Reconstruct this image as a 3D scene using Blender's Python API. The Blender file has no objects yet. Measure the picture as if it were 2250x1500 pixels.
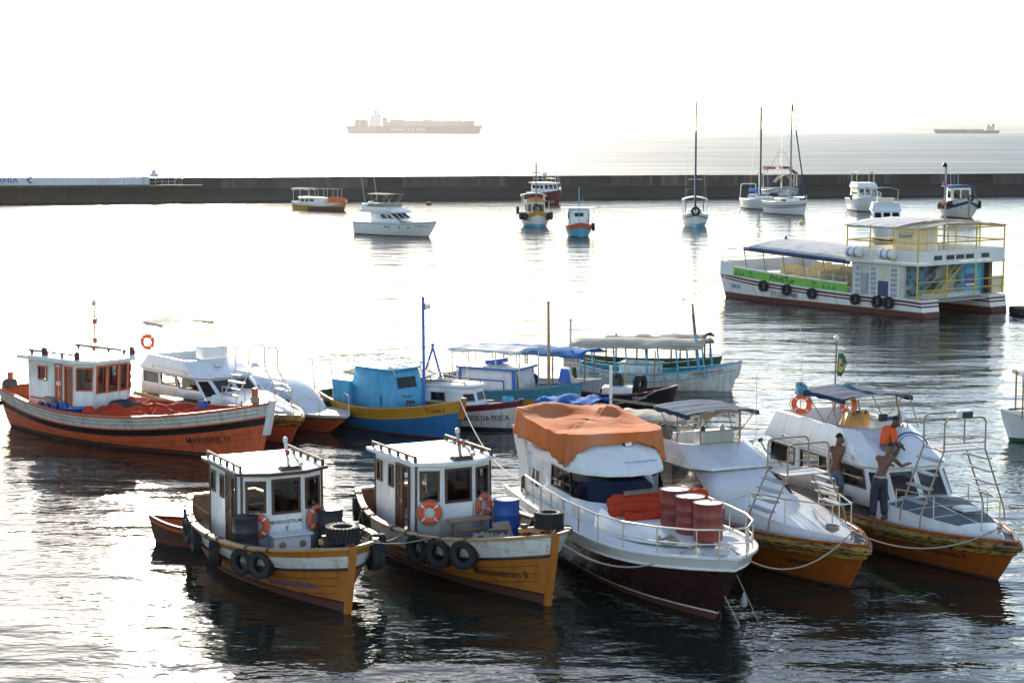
import bpy, bmesh, math, random
from mathutils import Vector, Matrix, noise
R = math.radians
rnd = random.Random(11)
scn = bpy.context.scene
COL = scn.collection

# ------------------------------------------------------------------ camera
CAM_H, FPX, HZ = 10.0, 4000.0, 286.0
PITCH = math.atan((750 - HZ) / FPX)
cam = bpy.data.objects.new('camera', bpy.data.cameras.new('camera'))
COL.objects.link(cam)
cam.location = (0, 0, CAM_H)
cam.rotation_euler = (R(90) - PITCH, 0, 0)
cam.data.sensor_width = 36
cam.data.lens = 36 * FPX / 2250
cam.data.clip_start = .5
cam.data.clip_end = 60000
scn.camera = cam

# ------------------------------------------------------------------ sky, sun, exposure
SUN_AZ, SUN_EL = -11.5, 15.5          # degrees left of the viewing axis, degrees above the horizon
world = bpy.data.worlds.new('World'); scn.world = world; world.use_nodes = True
wn = world.node_tree; wn.nodes.clear()
sky = wn.nodes.new('ShaderNodeTexSky'); sky.sky_type = 'NISHITA'; sky.sun_disc = False
sky.sun_elevation = R(SUN_EL); sky.sun_rotation = R(SUN_AZ)
sky.air_density = 1.0; sky.dust_density = 1.7; sky.altitude = 2300; sky.ozone_density = .4
bg = wn.nodes.new('ShaderNodeBackground'); bg.inputs[1].default_value = .11
wo = wn.nodes.new('ShaderNodeOutputWorld')
wn.links.new(sky.outputs[0], bg.inputs[0]); wn.links.new(bg.outputs[0], wo.inputs[0])
sl = bpy.data.lights.new('sun', 'SUN'); sl.energy = 3.2; sl.angle = R(.6); sl.color = (1, .93, .82)
so = bpy.data.objects.new('sun', sl); COL.objects.link(so)
sdir = Vector((math.sin(R(SUN_AZ)) * math.cos(R(SUN_EL)), math.cos(R(SUN_AZ)) * math.cos(R(SUN_EL)), math.sin(R(SUN_EL))))
so.rotation_euler = (-sdir).to_track_quat('-Z', 'Y').to_euler()
so.location = (0, 0, 60)
scn.view_settings.view_transform = 'Standard'; scn.view_settings.look = 'None'
scn.view_settings.exposure = 1.66; scn.view_settings.gamma = 1
scn.view_settings.use_white_balance = True; scn.view_settings.white_balance_temperature = 7000
scn.view_settings.use_curve_mapping = False
cy = scn.cycles
cy.use_denoising = True
cy.max_bounces = 7; cy.diffuse_bounces = 2; cy.glossy_bounces = 3; cy.transmission_bounces = 4
cy.transparent_max_bounces = 10; cy.volume_bounces = 0
cy.sample_clamp_indirect = 6; cy.caustics_reflective = False; cy.caustics_refractive = False

def at(px, py, z=0.0):
    """ground position of a point of the photograph (2250 x 1500) that stands at height z"""
    x = (px - 1125) / FPX; y = -(py - 750) / FPX
    dy = math.cos(PITCH) + y * math.sin(PITCH); dz = -math.sin(PITCH) + y * math.cos(PITCH)
    t = (z - CAM_H) / dz
    return Vector((x * t, dy * t, z))

# ------------------------------------------------------------------ materials
MATS = {}
def _new(name):
    m = bpy.data.materials.new(name); m.use_nodes = True
    nt = m.node_tree; nt.nodes.clear()
    out = nt.nodes.new('ShaderNodeOutputMaterial')
    MATS[name] = m
    return m, nt, out
def _noise(nt, sc, det=5, vec=None, scale3=None, rough=.55):
    tc = nt.nodes.new('ShaderNodeTexCoord'); n = nt.nodes.new('ShaderNodeTexNoise')
    n.inputs['Scale'].default_value = sc; n.inputs['Detail'].default_value = det; n.inputs['Roughness'].default_value = rough
    src = tc.outputs['Object']
    if scale3:
        mp = nt.nodes.new('ShaderNodeMapping'); mp.inputs['Scale'].default_value = scale3
        nt.links.new(src, mp.inputs[0]); src = mp.outputs[0]
    nt.links.new(src, n.inputs['Vector'])
    return n.outputs['Fac']
def _ramp(nt, fac, a, b):
    r = nt.nodes.new('ShaderNodeMapRange'); r.inputs['From Min'].default_value = a; r.inputs['From Max'].default_value = b
    nt.links.new(fac, r.inputs['Value']); return r.outputs['Result']
def _mix(nt, fac, a, b):
    m = nt.nodes.new('ShaderNodeMix'); m.data_type = 'RGBA'
    for s, v in ((0, fac), (6, a), (7, b)):
        if hasattr(v, 'is_linked'): nt.links.new(v, m.inputs[s])
        elif s == 0: m.inputs[0].default_value = v
        else: m.inputs[s].default_value = (*v[:3], 1)
    return m.outputs[2]
def _mul(nt, a, k, op='MULTIPLY'):
    m = nt.nodes.new('ShaderNodeMath'); m.operation = op
    nt.links.new(a, m.inputs[0])
    if hasattr(k, 'is_linked'): nt.links.new(k, m.inputs[1])
    else: m.inputs[1].default_value = k
    return m.outputs[0]
def paint(name, col, rough=.45, dirt=.3, dc=None, sc=2.5, metal=0., bump=.004, streak=.3, spec=.5, st3=(7, 7, .55), chips=0., cs=(1, 1, 1.6), cc=(.25, .22, .18), seams=0.):
    m, nt, out = _new(name)
    p = nt.nodes.new('ShaderNodeBsdfPrincipled')
    dc = dc or tuple(c * .55 for c in col)
    n1 = _noise(nt, sc, 7)
    c = _mix(nt, _mul(nt, _ramp(nt, n1, .42, .78), dirt), col, dc)
    if streak:
        n2 = _noise(nt, 1.0, 5, scale3=st3)
        c = _mix(nt, _mul(nt, _ramp(nt, n2, .5, .7), streak), c, dc)
    if chips:
        n3 = _noise(nt, sc * 3.2, 8, rough=.7, scale3=cs)
        c = _mix(nt, _ramp(nt, n3, .68 - chips * .12, .70 - chips * .12), c, cc)
    nt.links.new(c, p.inputs['Base Color'])
    r = nt.nodes.new('ShaderNodeMapRange'); r.inputs['To Min'].default_value = rough * .75; r.inputs['To Max'].default_value = min(1, rough * 1.35)
    nt.links.new(n1, r.inputs[0]); nt.links.new(r.outputs[0], p.inputs['Roughness'])
    p.inputs['Metallic'].default_value = metal; p.inputs['Specular IOR Level'].default_value = spec
    if bump:
        b = nt.nodes.new('ShaderNodeBump'); b.inputs['Strength'].default_value = .6; b.inputs['Distance'].default_value = bump
        h = _noise(nt, sc * 2.2, 4)
        if seams:
            tc = nt.nodes.new('ShaderNodeTexCoord'); w = nt.nodes.new('ShaderNodeTexWave'); w.bands_direction = 'Z'
            w.inputs['Scale'].default_value = seams; w.inputs['Distortion'].default_value = .6; w.inputs['Detail Scale'].default_value = .4
            nt.links.new(tc.outputs['Object'], w.inputs[0])
            h = _mul(nt, _mul(nt, _ramp(nt, w.outputs['Fac'], 0, .12), 1.2), h, 'ADD')
        nt.links.new(h, b.inputs['Height']); nt.links.new(b.outputs[0], p.inputs['Normal'])
    nt.links.new(p.outputs[0], out.inputs[0])
    return m
def cloth(name, col, trans=.35, dc=None, dirt=.3, sc=2.):
    m, nt, out = _new(name)
    d = nt.nodes.new('ShaderNodeBsdfPrincipled'); d.inputs['Roughness'].default_value = .85; d.inputs['Specular IOR Level'].default_value = .12
    t = nt.nodes.new('ShaderNodeBsdfTranslucent'); mx = nt.nodes.new('ShaderNodeMixShader'); mx.inputs[0].default_value = trans
    c = _mix(nt, _mul(nt, _ramp(nt, _noise(nt, sc, 6), .4, .75), dirt), col, dc or tuple(x * .5 for x in col))
    nt.links.new(c, d.inputs['Base Color']); nt.links.new(c, t.inputs['Color'])
    b = nt.nodes.new('ShaderNodeBump'); b.inputs['Strength'].default_value = .7; b.inputs['Distance'].default_value = .03
    nt.links.new(_noise(nt, 5, 4, scale3=(1, 1, .4)), b.inputs['Height']); nt.links.new(b.outputs[0], d.inputs['Normal'])
    nt.links.new(d.outputs[0], mx.inputs[1]); nt.links.new(t.outputs[0], mx.inputs[2]); nt.links.new(mx.outputs[0], out.inputs[0])
    return m
def glass(name, tint, refl=1.5, rough=.03):
    m, nt, out = _new(name)
    t = nt.nodes.new('ShaderNodeBsdfTransparent'); t.inputs[0].default_value = (*tint, 1)
    g = nt.nodes.new('ShaderNodeBsdfGlossy'); g.inputs['Roughness'].default_value = rough
    f = nt.nodes.new('ShaderNodeFresnel'); f.inputs[0].default_value = refl
    mx = nt.nodes.new('ShaderNodeMixShader')
    nt.links.new(f.outputs[0], mx.inputs[0]); nt.links.new(t.outputs[0], mx.inputs[1]); nt.links.new(g.outputs[0], mx.inputs[2])
    nt.links.new(mx.outputs[0], out.inputs[0])
    return m

white = paint('white_paint', (.78, .78, .77), .38, .28, (.52, .47, .40), streak=.35)
gel = paint('gelcoat', (.80, .80, .80), .24, .3, (.58, .53, .46), sc=1.6, streak=.4, st3=(5, 5, .35), bump=.001)
oldwhite = paint('worn_white', (.70, .69, .66), .5, .6, (.36, .31, .26), streak=.75, chips=.4, cc=(.16, .13, .1), bump=.006, seams=1.1)
yel = paint('ochre_hull', (.47, .16, .022), .45, .6, (.27, .10, .03), streak=.75, chips=.3, cc=(.3, .2, .1), seams=1.1)
orangehull = paint('orange_hull', (.37, .092, .012), .4, .5, (.20, .055, .015), streak=.6, chips=.15, cc=(.16, .08, .03))
redhull = paint('red_orange_hull', (.72, .13, .045), .42, .5, (.34, .07, .04), streak=.65, chips=.2, cc=(.32, .2, .16), seams=.9)
redtrim = paint('red_trim', (.58, .10, .03), .45, .3)
antif = paint('antifouling', (.13, .035, .03), .7, .6, (.06, .05, .035), streak=.2)
blackp = paint('black_paint', (.015, .013, .014), .35, .4, (.05, .04, .035))
darkhull = paint('maroon_black_hull', (.036, .012, .013), .25, .5, (.05, .03, .025))
brown = paint('brown_frame', (.085, .036, .02), .5, .3)
wood = paint('varnished_rail', (.42, .25, .12), .42, .6, (.17, .09, .04), sc=5, streak=0, chips=.2, cc=(.5, .42, .3))
greywood = paint('grey_wood', (.24, .19, .15), .8, .6, (.10, .07, .05), sc=6, streak=0)
deckw = paint('deck_wood', (.20, .13, .085), .75, .6, (.08, .055, .04), sc=5, streak=0)
bluehull = paint('blue_hull', (.02, .17, .42), .42, .5, (.02, .07, .16), streak=.5, chips=.12, seams=1.0)
bluecab = paint('blue_cabin', (.06, .37, .60), .5, .45, (.03, .18, .33), streak=.5, chips=.1)
blue = paint('blue_trim', (.03, .14, .55), .45, .3)
teal = paint('teal_hull', (.05, .25, .34), .45, .4, streak=.4, seams=1.0)
sky_blue = paint('light_blue_trim', (.06, .40, .58), .45, .35)
ochre = paint('ochre_band', (.55, .27, .03), .45, .4)
yellow = paint('yellow_paint', (.70, .50, .10), .45, .45, (.38, .22, .08), sc=5)
maroon = paint('maroon_paint', (.14, .02, .03), .42, .3)
grey = paint('grey_paint', (.34, .36, .38), .5, .4)
dgrey = paint('dark_grey_deck', (.115, .125, .135), .7, .3, streak=0)
green = paint('dark_green_paint', (.03, .10, .06), .5, .4)
navy = paint('navy_paint', (.02, .035, .12), .45, .3)
fender = paint('scuffed_yellow_fender', (.38, .20, .028), .6, .8, (.10, .06, .02), sc=1.2, streak=.5, st3=(1.5, 1.5, 9), chips=1.3, cs=(1.1, 1.1, 7), cc=(.018, .015, .012), bump=.02)
rubber = paint('rubber', (.018, .017, .018), .75, .5, (.045, .04, .038), sc=6, bump=.006)
steel = paint('stainless', (.62, .58, .53), .28, .4, (.35, .22, .14), metal=.9, bump=0, streak=.3)
rusty = paint('rusty_tube', (.42, .30, .22), .5, .6, (.22, .09, .04), metal=.3, sc=8, bump=.003)
ropem = paint('rope', (.36, .31, .25), .9, .5, streak=0, sc=20)
darkrope = paint('dark_rope', (.10, .085, .075), .9, .4, streak=0, sc=20)
bluedrum = paint('blue_plastic', (.02, .09, .34), .38, .3)
darkdrum = paint('dark_drum', (.028, .025, .035), .45, .4)
reddrum = paint('red_drum', (.26, .035, .025), .38, .6, (.10, .025, .02), streak=.6, chips=.25, cc=(.16, .07, .04), sc=4)
buoyor = paint('lifebuoy_orange', (.85, .12, .03), .5, .25, streak=0)
buoywh = paint('reflective_white', (.8, .8, .8), .4, .1, streak=0)
black = paint('black_plastic', (.02, .02, .022), .45, .2, streak=0)
wplas = paint('white_plastic', (.75, .75, .74), .4, .15, streak=0)
redlamp = paint('red_plastic', (.6, .03, .02), .3, .1, streak=0)
ink = paint('black_lettering', (.02, .018, .02), .5, .2, streak=0, bump=0)
inkblue = paint('blue_lettering', (.05, .09, .30), .5, .2, streak=0, bump=0)
inkbrown = paint('brown_lettering', (.10, .04, .02), .5, .2, streak=0, bump=0)
inkred = paint('red_lettering', (.35, .03, .03), .5, .2, streak=0, bump=0)
inkwhite = paint('white_lettering', (.8, .8, .8), .5, .2, streak=0, bump=0)
inkyel = paint('yellow_lettering', (.55, .33, .06), .5, .3, streak=0, bump=0)
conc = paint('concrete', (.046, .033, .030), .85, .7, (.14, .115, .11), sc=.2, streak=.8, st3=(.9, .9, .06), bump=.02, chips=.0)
seaweed = paint('wet_stone', (.038, .026, .022), .8, .5, (.03, .024, .02), sc=.25, streak=0, bump=.03)
seaweed2 = paint('tidal_weed', (.020, .017, .012), .6, .5, (.035, .03, .018), sc=.5, streak=0, bump=.04)
wallwhite = paint('whitewashed_wall', (.62, .62, .68), .8, .5, (.30, .26, .25), sc=.2, streak=.4)
cardb = paint('cardboard', (.40, .30, .21), .8, .3, streak=0)
cream = paint('cream_panel', (.72, .62, .42), .45, .3)
offw = paint('off_white', (.62, .60, .55), .5, .4)
shipred = paint('ship_red', (.11, .05, .05), .6, .3, sc=.05, streak=0, bump=0)
shipgrey = paint('ship_grey', (.12, .12, .13), .6, .3, sc=.05, streak=0, bump=0)
shipwhite = paint('ship_white', (.42, .42, .44), .6, .3, sc=.05, streak=0, bump=0)
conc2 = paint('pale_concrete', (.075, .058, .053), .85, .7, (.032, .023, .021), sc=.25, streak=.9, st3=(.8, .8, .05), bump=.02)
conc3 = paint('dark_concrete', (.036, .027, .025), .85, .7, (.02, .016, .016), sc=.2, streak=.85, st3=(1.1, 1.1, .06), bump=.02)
hillm = paint('far_hill', (.05, .08, .05), .9, .6, sc=.002, streak=0, bump=0)
banner = paint('green_banner', (.17, .46, .05), .45, .2, (.10, .33, .04))
inkgreen = paint('dark_green_print', (.03, .22, .10), .5, .2, streak=0, bump=0)
tarpor = cloth('orange_tarp', (.70, .17, .045), .25, (.70, .34, .20), .75, sc=1.1)
tarpred = cloth('red_tarp', (.55, .06, .025), .12)
tarpblue = cloth('blue_tarp', (.02, .23, .60), .4, (.03, .12, .38))
canvasb = cloth('beige_canvas', (.70, .64, .54), .35, (.30, .27, .22), .5, sc=3)
canvasd = cloth('dark_green_canvas', (.16, .17, .15), .2)
canvasn = cloth('navy_canvas', (.02, .05, .13), .22, (.03, .14, .20), .6)
canvasw = cloth('white_canvas', (.76, .76, .77), .35, (.25, .30, .42), .5)
foil = paint('crumpled_white_sheet', (.62, .64, .68), .3, .5, (.2, .22, .25), sc=6, bump=.08, streak=0)
gbrown = glass('tinted_glass', (.30, .27, .25))
gclear = glass('clear_glass', (.80, .84, .84))
gdark = glass('dark_glass', (.05, .06, .075))
gblue = glass('sky_reflection_glass', (.24, .29, .40))  # yacht windscreen: the sky's blue-grey reflection is put into the tint
gsmoke = glass('smoked_glass', (.12, .11, .11))
vinyl = glass('clear_vinyl', (.82, .82, .78), 1.35, .15)
skin1 = paint('skin_tan', (.17, .070, .036), .5, .2, streak=0, bump=0)
skin2 = paint('skin_deep', (.10, .042, .024), .5, .2, streak=0, bump=0)
hairm = paint('hair', (.008, .006, .005), .7, .1, streak=0)
jeans = paint('dark_jeans', (.025, .03, .05), .85, .4, (.06, .07, .10), sc=9, streak=0)
shorts_m = paint('grey_blue_shorts', (.13, .16, .21), .85, .3, sc=8, streak=0)
shirt_m = paint('orange_shirt', (.80, .10, .02), .8, .3, sc=6, streak=0)
boots = paint('brown_boots', (.17, .07, .03), .7, .3, streak=0)

# ------------------------------------------------------------------ mesh helpers
class MB:
    def __init__(s): s.v = []; s.f = []; s.m = []
    def add(s, vs, fs, mi=0):
        o = len(s.v); s.v += [tuple(v) for v in vs]
        for f in fs: s.f.append(tuple(i + o for i in f)); s.m.append(mi)
        return s
    def box(s, c, d, rz=0, mi=0, top=1.0, ry=0):
        hx, hy, hz = d[0] / 2, d[1] / 2, d[2] / 2
        M = Matrix.Rotation(rz, 3, 'Z') @ Matrix.Rotation(ry, 3, 'Y'); c = Vector(c); vs = []
        for z in (-1, 1):
            k = top if z > 0 else 1
            for x, y in ((-1, -1), (1, -1), (1, 1), (-1, 1)): vs.append(c + M @ Vector((x * hx * k, y * hy * k, z * hz)))
        return s.add(vs, [(3, 2, 1, 0), (4, 5, 6, 7), (0, 1, 5, 4), (1, 2, 6, 5), (2, 3, 7, 6), (3, 0, 4, 7)], mi)
    def beam(s, a, b, w, h, mi=0):
        a, b = Vector(a), Vector(b); d = (b - a).normalized()
        u = d.cross(Vector((0, 0, 1)))
        u = Vector((1, 0, 0)) if u.length < 1e-3 else u.normalized()
        n = u.cross(d); vs = []
        for p in (a, b):
            for x, y in ((-1, -1), (1, -1), (1, 1), (-1, 1)): vs.append(p + u * x * w / 2 + n * y * h / 2)
        return s.add(vs, [(3, 2, 1, 0), (4, 5, 6, 7), (0, 1, 5, 4), (1, 2, 6, 5), (2, 3, 7, 6), (3, 0, 4, 7)], mi)
    def tube(s, pts, r, n=7, closed=False, mi=0):
        P = [Vector(p) for p in pts]; k = len(P); rings = []; u = None
        for i in range(k):
            a = P[i - 1] if (i or closed) else P[i]; b = P[(i + 1) % k] if (i < k - 1 or closed) else P[i]
            d = (b - a).normalized()
            if u is None: u = d.orthogonal().normalized()
            else:
                u = u - d * u.dot(d); u = u.normalized() if u.length > 1e-5 else d.orthogonal().normalized()
            w = d.cross(u); rr = r[i] if isinstance(r, (list, tuple)) else r
            rings.append([P[i] + (u * math.cos(t * 2 * math.pi / n) + w * math.sin(t * 2 * math.pi / n)) * rr for t in range(n)])
        return s.loft(rings, mi=mi, caps=not closed, loop=closed)
    def loft(s, rings, mi=0, caps=True, loop=False):
        n = len(rings[0]); vs = [p for r in rings for p in r]; fs = []; k = len(rings)
        for i in range(k if loop else k - 1):
            a, b = i * n, ((i + 1) % k) * n
            for j in range(n): fs.append((a + j, a + (j + 1) % n, b + (j + 1) % n, b + j))
        if caps: fs.append(tuple(range(n - 1, -1, -1))); fs.append(tuple(range((k - 1) * n, k * n)))
        return s.add(vs, fs, mi)
    def grid(s, rows, mi=0):
        n = len(rows[0]); vs = [p for r in rows for p in r]
        return s.add(vs, [(i * n + j, i * n + j + 1, (i + 1) * n + j + 1, (i + 1) * n + j) for i in range(len(rows) - 1) for j in range(n - 1)], mi)
    def lathe(s, prof, n=24, c=(0, 0, 0), axis='z', mi=0, caps=True):
        rings = []
        for r, h in prof:
            ring = []
            for i in range(n):
                a = i * 2 * math.pi / n
                p = (r * math.cos(a), r * math.sin(a), h) if axis == 'z' else (h, r * math.cos(a), r * math.sin(a)) if axis == 'x' else (r * math.sin(a), h, r * math.cos(a))
                ring.append(Vector(c) + Vector(p))
            rings.append(ring)
        return s.loft(rings, mi, caps)
    def prism(s, poly, z0, z1, mi=0):
        return s.loft([[Vector((x, y, z0)) for x, y in poly], [Vector((x, y, z1)) for x, y in poly]], mi)
    def build(s, name, mats, par=None, bev=0, solid=0, sub=0, ang=38, flat=False, offset=-1):
        me = bpy.data.meshes.new(name); me.from_pydata(s.v, [], s.f)
        mats = mats if isinstance(mats, (list, tuple)) else [mats]
        for m in mats: me.materials.append(m)
        if len(mats) > 1: me.polygons.foreach_set('material_index', s.m)
        if not flat:
            me.polygons.foreach_set('use_smooth', [True] * len(me.polygons)); me.set_sharp_from_angle(angle=R(ang))
        me.update()
        o = bpy.data.objects.new(name, me); COL.objects.link(o)
        if par is not None: o.parent = par
        if solid:
            md = o.modifiers.new('thickness', 'SOLIDIFY'); md.thickness = solid; md.offset = offset
        if bev:
            md = o.modifiers.new('bevel', 'BEVEL'); md.width = bev; md.segments = 2; md.limit_method = 'ANGLE'; md.angle_limit = R(40)
        if sub:
            md = o.modifiers.new('subdivision', 'SUBSURF'); md.levels = sub; md.render_levels = sub
        return o
def tag(o, label, cat, group=None):
    o['label'] = label; o['category'] = cat
    if group: o['group'] = group
    return o
def thing(name, label, cat, loc=(0, 0, 0), rz=0, group=None, tilt=None):
    o = bpy.data.objects.new(name, None); COL.objects.link(o); o.empty_display_size = .3
    o.location = loc; o.rotation_euler = (tilt[0], tilt[1], rz) if tilt else (0, 0, rz)
    return tag(o, label, cat, group)
def copy_tree(o, par=None):
    c = o.copy(); COL.objects.link(c); c.parent = par
    for ch in list(o.children): copy_tree(ch, c)
    return c
def tube(name, pts, r, m, par, n=7, closed=False): return MB().tube(pts, r, n, closed).build(name, m, par)
def box(name, c, d, m, par, rz=0, bev=.0, top=1.0, ry=0): return MB().box(c, d, rz, 0, top, ry).build(name, m, par, bev=bev)
def arc(p, q, sag, n=14):
    p, q = Vector(p), Vector(q); return [p.lerp(q, i / n) - Vector((0, 0, sag * 4 * (i / n) * (1 - i / n))) for i in range(n + 1)]
def rounded(pts, r=.12, n=5):
    """polyline with rounded corners"""
    P = [Vector(p) for p in pts]; out = [P[0]]
    for i in range(1, len(P) - 1):
        a, b, c = P[i - 1], P[i], P[i + 1]; k = min(r, (a - b).length * .45, (c - b).length * .45)
        s, e = b + (a - b).normalized() * k, b + (c - b).normalized() * k
        for j in range(n + 1):
            t = j / n; out.append((1 - t) ** 2 * s + 2 * t * (1 - t) * b + t * t * e)
    return out + [P[-1]]
_TC = {}
def text_geo(txt, size):
    if txt not in _TC:
        cu = bpy.data.curves.new('lettering', 'FONT'); cu.body = txt; cu.size = 1; cu.align_x = 'LEFT'; cu.resolution_u = 3; cu.offset = .012
        o = bpy.data.objects.new('lettering', cu); COL.objects.link(o)
        me = o.evaluated_get(bpy.context.evaluated_depsgraph_get()).to_mesh()
        _TC[txt] = ([tuple(v.co[:2]) for v in me.vertices], [tuple(p.vertices) for p in me.polygons])
        o.to_mesh_clear(); bpy.data.objects.remove(o); bpy.data.curves.remove(cu)
    v, f = _TC[txt]
    x1 = max(p[0] for p in v); y1 = max(p[1] for p in v)
    return [(p[0] * size, p[1] * size) for p in v], f, x1 * size, y1 * size
def lettering(txt, fn, height, width, m, par, name='lettering'):
    """flat print: fn(u, v) maps metres along and up the surface to a point"""
    v, f, w, h = text_geo(txt, 1.0)
    kx, ky = width / w, height / h
    return MB().add([fn(p[0] * kx, p[1] * ky) for p in v], f).build(name, m, par, flat=True)
def plane_fn(o, ux, uy):
    o, ux, uy = Vector(o), Vector(ux).normalized(), Vector(uy).normalized()
    return lambda u, v: o + ux * u + uy * v

# ------------------------------------------------------------------ hulls and boats
class Boat:
    def __init__(s, name, label, cat, px, py, z, heading, L, B, zs, zm, zb, group=None, stern=False, pos=None, **k):
        p = pos if pos is not None else at(px, py, z)
        s.h = R(heading); s.L, s.B = L, B
        c = Vector((p[0], p[1], 0)) - Vector((math.cos(s.h), math.sin(s.h), 0)) * L / 2
        s.o = thing(name, label, cat, c, s.h, group)
        s.M = Matrix.Translation(c) @ Matrix.Rotation(s.h, 4, 'Z')
        s.zs0, s.zm, s.zb = zs, zm, zb
        d = dict(rake=.6, D=.45, tb=.6, p=2.2, e0=.22, e1=.75, srake=.1, sm=.38, sb=.45, q=1.2, y0=0.)
        d.update(k); s.__dict__.update(d)
    def w(s, p): return s.M @ Vector(p)
    def wl(s, px, py, z): return s.M.inverted() @ at(px, py, z)
    def sheer(s, t):
        return s.zm + ((s.zb - s.zm) * ((t - s.sm) / (1 - s.sm)) ** 2 if t > s.sm else (s.zs0 - s.zm) * ((s.sm - t) / s.sm) ** 2)
    def hb(s, t):
        if t < s.sb: return s.B / 2 * (s.tb + (1 - s.tb) * math.sin(math.pi / 2 * t / s.sb))
        return s.B / 2 * max(0, 1 - ((t - s.sb) / (1 - s.sb)) ** s.p)
    def pt(s, t, z, side, off=0.):
        zs = s.sheer(t); h = min(1.15, max(0, (z + s.D) / (zs + s.D)))
        e = s.e0 + (s.e1 - s.e0) * t ** 3
        xb = s.L / 2 - s.rake * max(0, 1 - h) ** s.q; xs = -s.L / 2 + s.srake * (1 - h)
        return Vector((xs + (xb - xs) * t, s.y0 + side * (max(.035, s.hb(t) * h ** e) + off), z))
    def find(s, x, z):
        a, b = 0., 1.
        for _ in range(22):
            m = (a + b) / 2
            if s.pt(m, z, 1).x < x: a = m
            else: b = m
        return (a + b) / 2
    def stations(s, n=36): return [1 - (1 - i / n) ** 1.35 for i in range(n + 1)]
    def hull(s, bands, n=36, name='hull'):
        """bands: (material, top) bottom to top; top is a height, or a negative offset below the sheer"""
        mats = []; mb = MB(); S = s.stations(n)
        cols = {1: [], -1: []}; mis = []
        for m, tp in bands:
            if m not in mats: mats.append(m)
            mis += [mats.index(m)] * 3
        for t in S:
            zs = s.sheer(t); lev = [-s.D]; prev = -s.D
            for m, tp in bands:
                z1 = tp if (tp is not None and tp > 0) else zs + (tp or 0)
                z1 = min(max(z1, prev + .004), zs)
                lev += [prev + (z1 - prev) * k / 3 for k in (1, 2, 3)]; prev = z1
            for sd in (1, -1): cols[sd].append([s.pt(t, z, sd) for z in lev])
        nr = len(cols[1][0])
        for sd in (1, -1):
            vs = [p for c in cols[sd] for p in c]; base = len(mb.v); mb.add(vs, [])
            for i in range(len(S) - 1):
                for r in range(nr - 1):
                    q = (base + i * nr + r, base + (i + 1) * nr + r, base + (i + 1) * nr + r + 1, base + i * nr + r + 1)
                    mb.f.append(q if sd < 0 else q[::-1]); mb.m.append(mis[r])
        o = len(S) * nr
        for i, fl in ((0, 1), (len(S) - 1, 0)):
            for r in range(nr - 1):
                a = i * nr + r; q = (a, a + 1, o + a + 1, o + a)
                mb.f.append(q if fl else q[::-1]); mb.m.append(mis[r])
        s.hullo = mb.build(name, mats, s.o, ang=32)
        return s.hullo
    def deck(s, zf, m, name='deck', s0=0., s1=.985, t=.05, camber=.02, n=24):
        f = zf if callable(zf) else (lambda q: zf)
        rows = []
        for i in range(n + 1):
            q = s0 + (s1 - s0) * i / n; z = f(q); a = s.pt(q, z, 1, -t); b = s.pt(q, z, -1, -t)
            if a.y < b.y: a.y = b.y = (a.y + b.y) / 2
            rows.append([a.lerp(b, k / 6) + Vector((0, 0, camber * (1 - (k / 3 - 1) ** 2))) for k in range(7)])
        return MB().grid(rows).build(name, m, s.o)
    def bulwark(s, zf, m, t=.05, s1=.985, n=28, name='bulwark'):
        f = zf if callable(zf) else (lambda q: zf); mb = MB()
        for sd in (1, -1):
            rows = []
            for i in range(n + 1):
                q = s1 * i / n; z0, z1 = f(q) - .03, s.sheer(q)
                rows.append([s.pt(q, z0 + (z1 - z0) * k / 2, sd, -t) for k in range(3)])
            mb.grid(rows)
        z0, z1 = f(0) - .03, s.sheer(0); a = [s.pt(0, z, 1, -t) for z in (z0, z1)]; b = [s.pt(0, z, -1, -t) for z in (z0, z1)]
        for p in a + b: p.x += t
        mb.add(a + b, [(0, 1, 3, 2)])
        return mb.build(name, m, s.o)
    def cap(s, w, h, m, out=.03, zo=0., name='gunwale', n=34, s0=0., transom=True, s1=1.):
        mb = MB()
        for sd in (1, -1):
            rings = []
            for t in s.stations(n):
                t = s0 + (s1 - s0) * t
                z = s.sheer(t) + zo; a = s.pt(t, s.sheer(t), sd, out); b = s.pt(t, s.sheer(t), sd, out - w)
                if (b.y - s.y0) * sd < .0: b.y = s.y0
                rings.append([Vector((a.x, a.y, z - .012)), Vector((a.x, a.y, z + h)), Vector((b.x, b.y, z + h)), Vector((b.x, b.y, z - .012))])
            mb.loft(rings)
        if transom and s0 == 0:
            a = s.pt(0, s.sheer(0), 1, out); mb.box((a.x + w / 2, s.y0, s.sheer(0) + zo + h / 2 - .004), (w, 2 * (a.y - s.y0) - .01, h + .004))
        return mb.build(name, m, s.o, bev=min(w, h) * .2)
    def strake(s, off, r, m, name='rubbing_strake', s0=0., s1=1., out=.01, n=40, transom=False):
        pts = []
        for i in range(n + 1):
            t = s0 + (s1 - s0) * (1 - (1 - i / n) ** 1.4); pts.append(s.pt(t, s.sheer(t) + off, 1, out))
        for i in range(n + 1):
            t = s0 + (s1 - s0) * (1 - (1 - (n - i) / n) ** 1.4); pts.append(s.pt(t, s.sheer(t) + off, -1, out))
        return tube(name, pts, r, m, s.o, 8, closed=transom)
    def stem(s, w, d, m, up=.2, name='stem_post', lo=-.2):
        rings = []
        for i in range(9):
            z = lo + (s.zb + up - lo) * i / 8; x = s.pt(1, min(z, s.zb), 1).x + max(0, z - s.zb) * .2
            rings.append([Vector((x - d / 2, -w / 2, z)), Vector((x + d / 2, -w / 2, z)), Vector((x + d / 2, w / 2, z)), Vector((x - d / 2, w / 2, z))])
        return MB().loft(rings).build(name, m, s.o, bev=.01)
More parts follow.
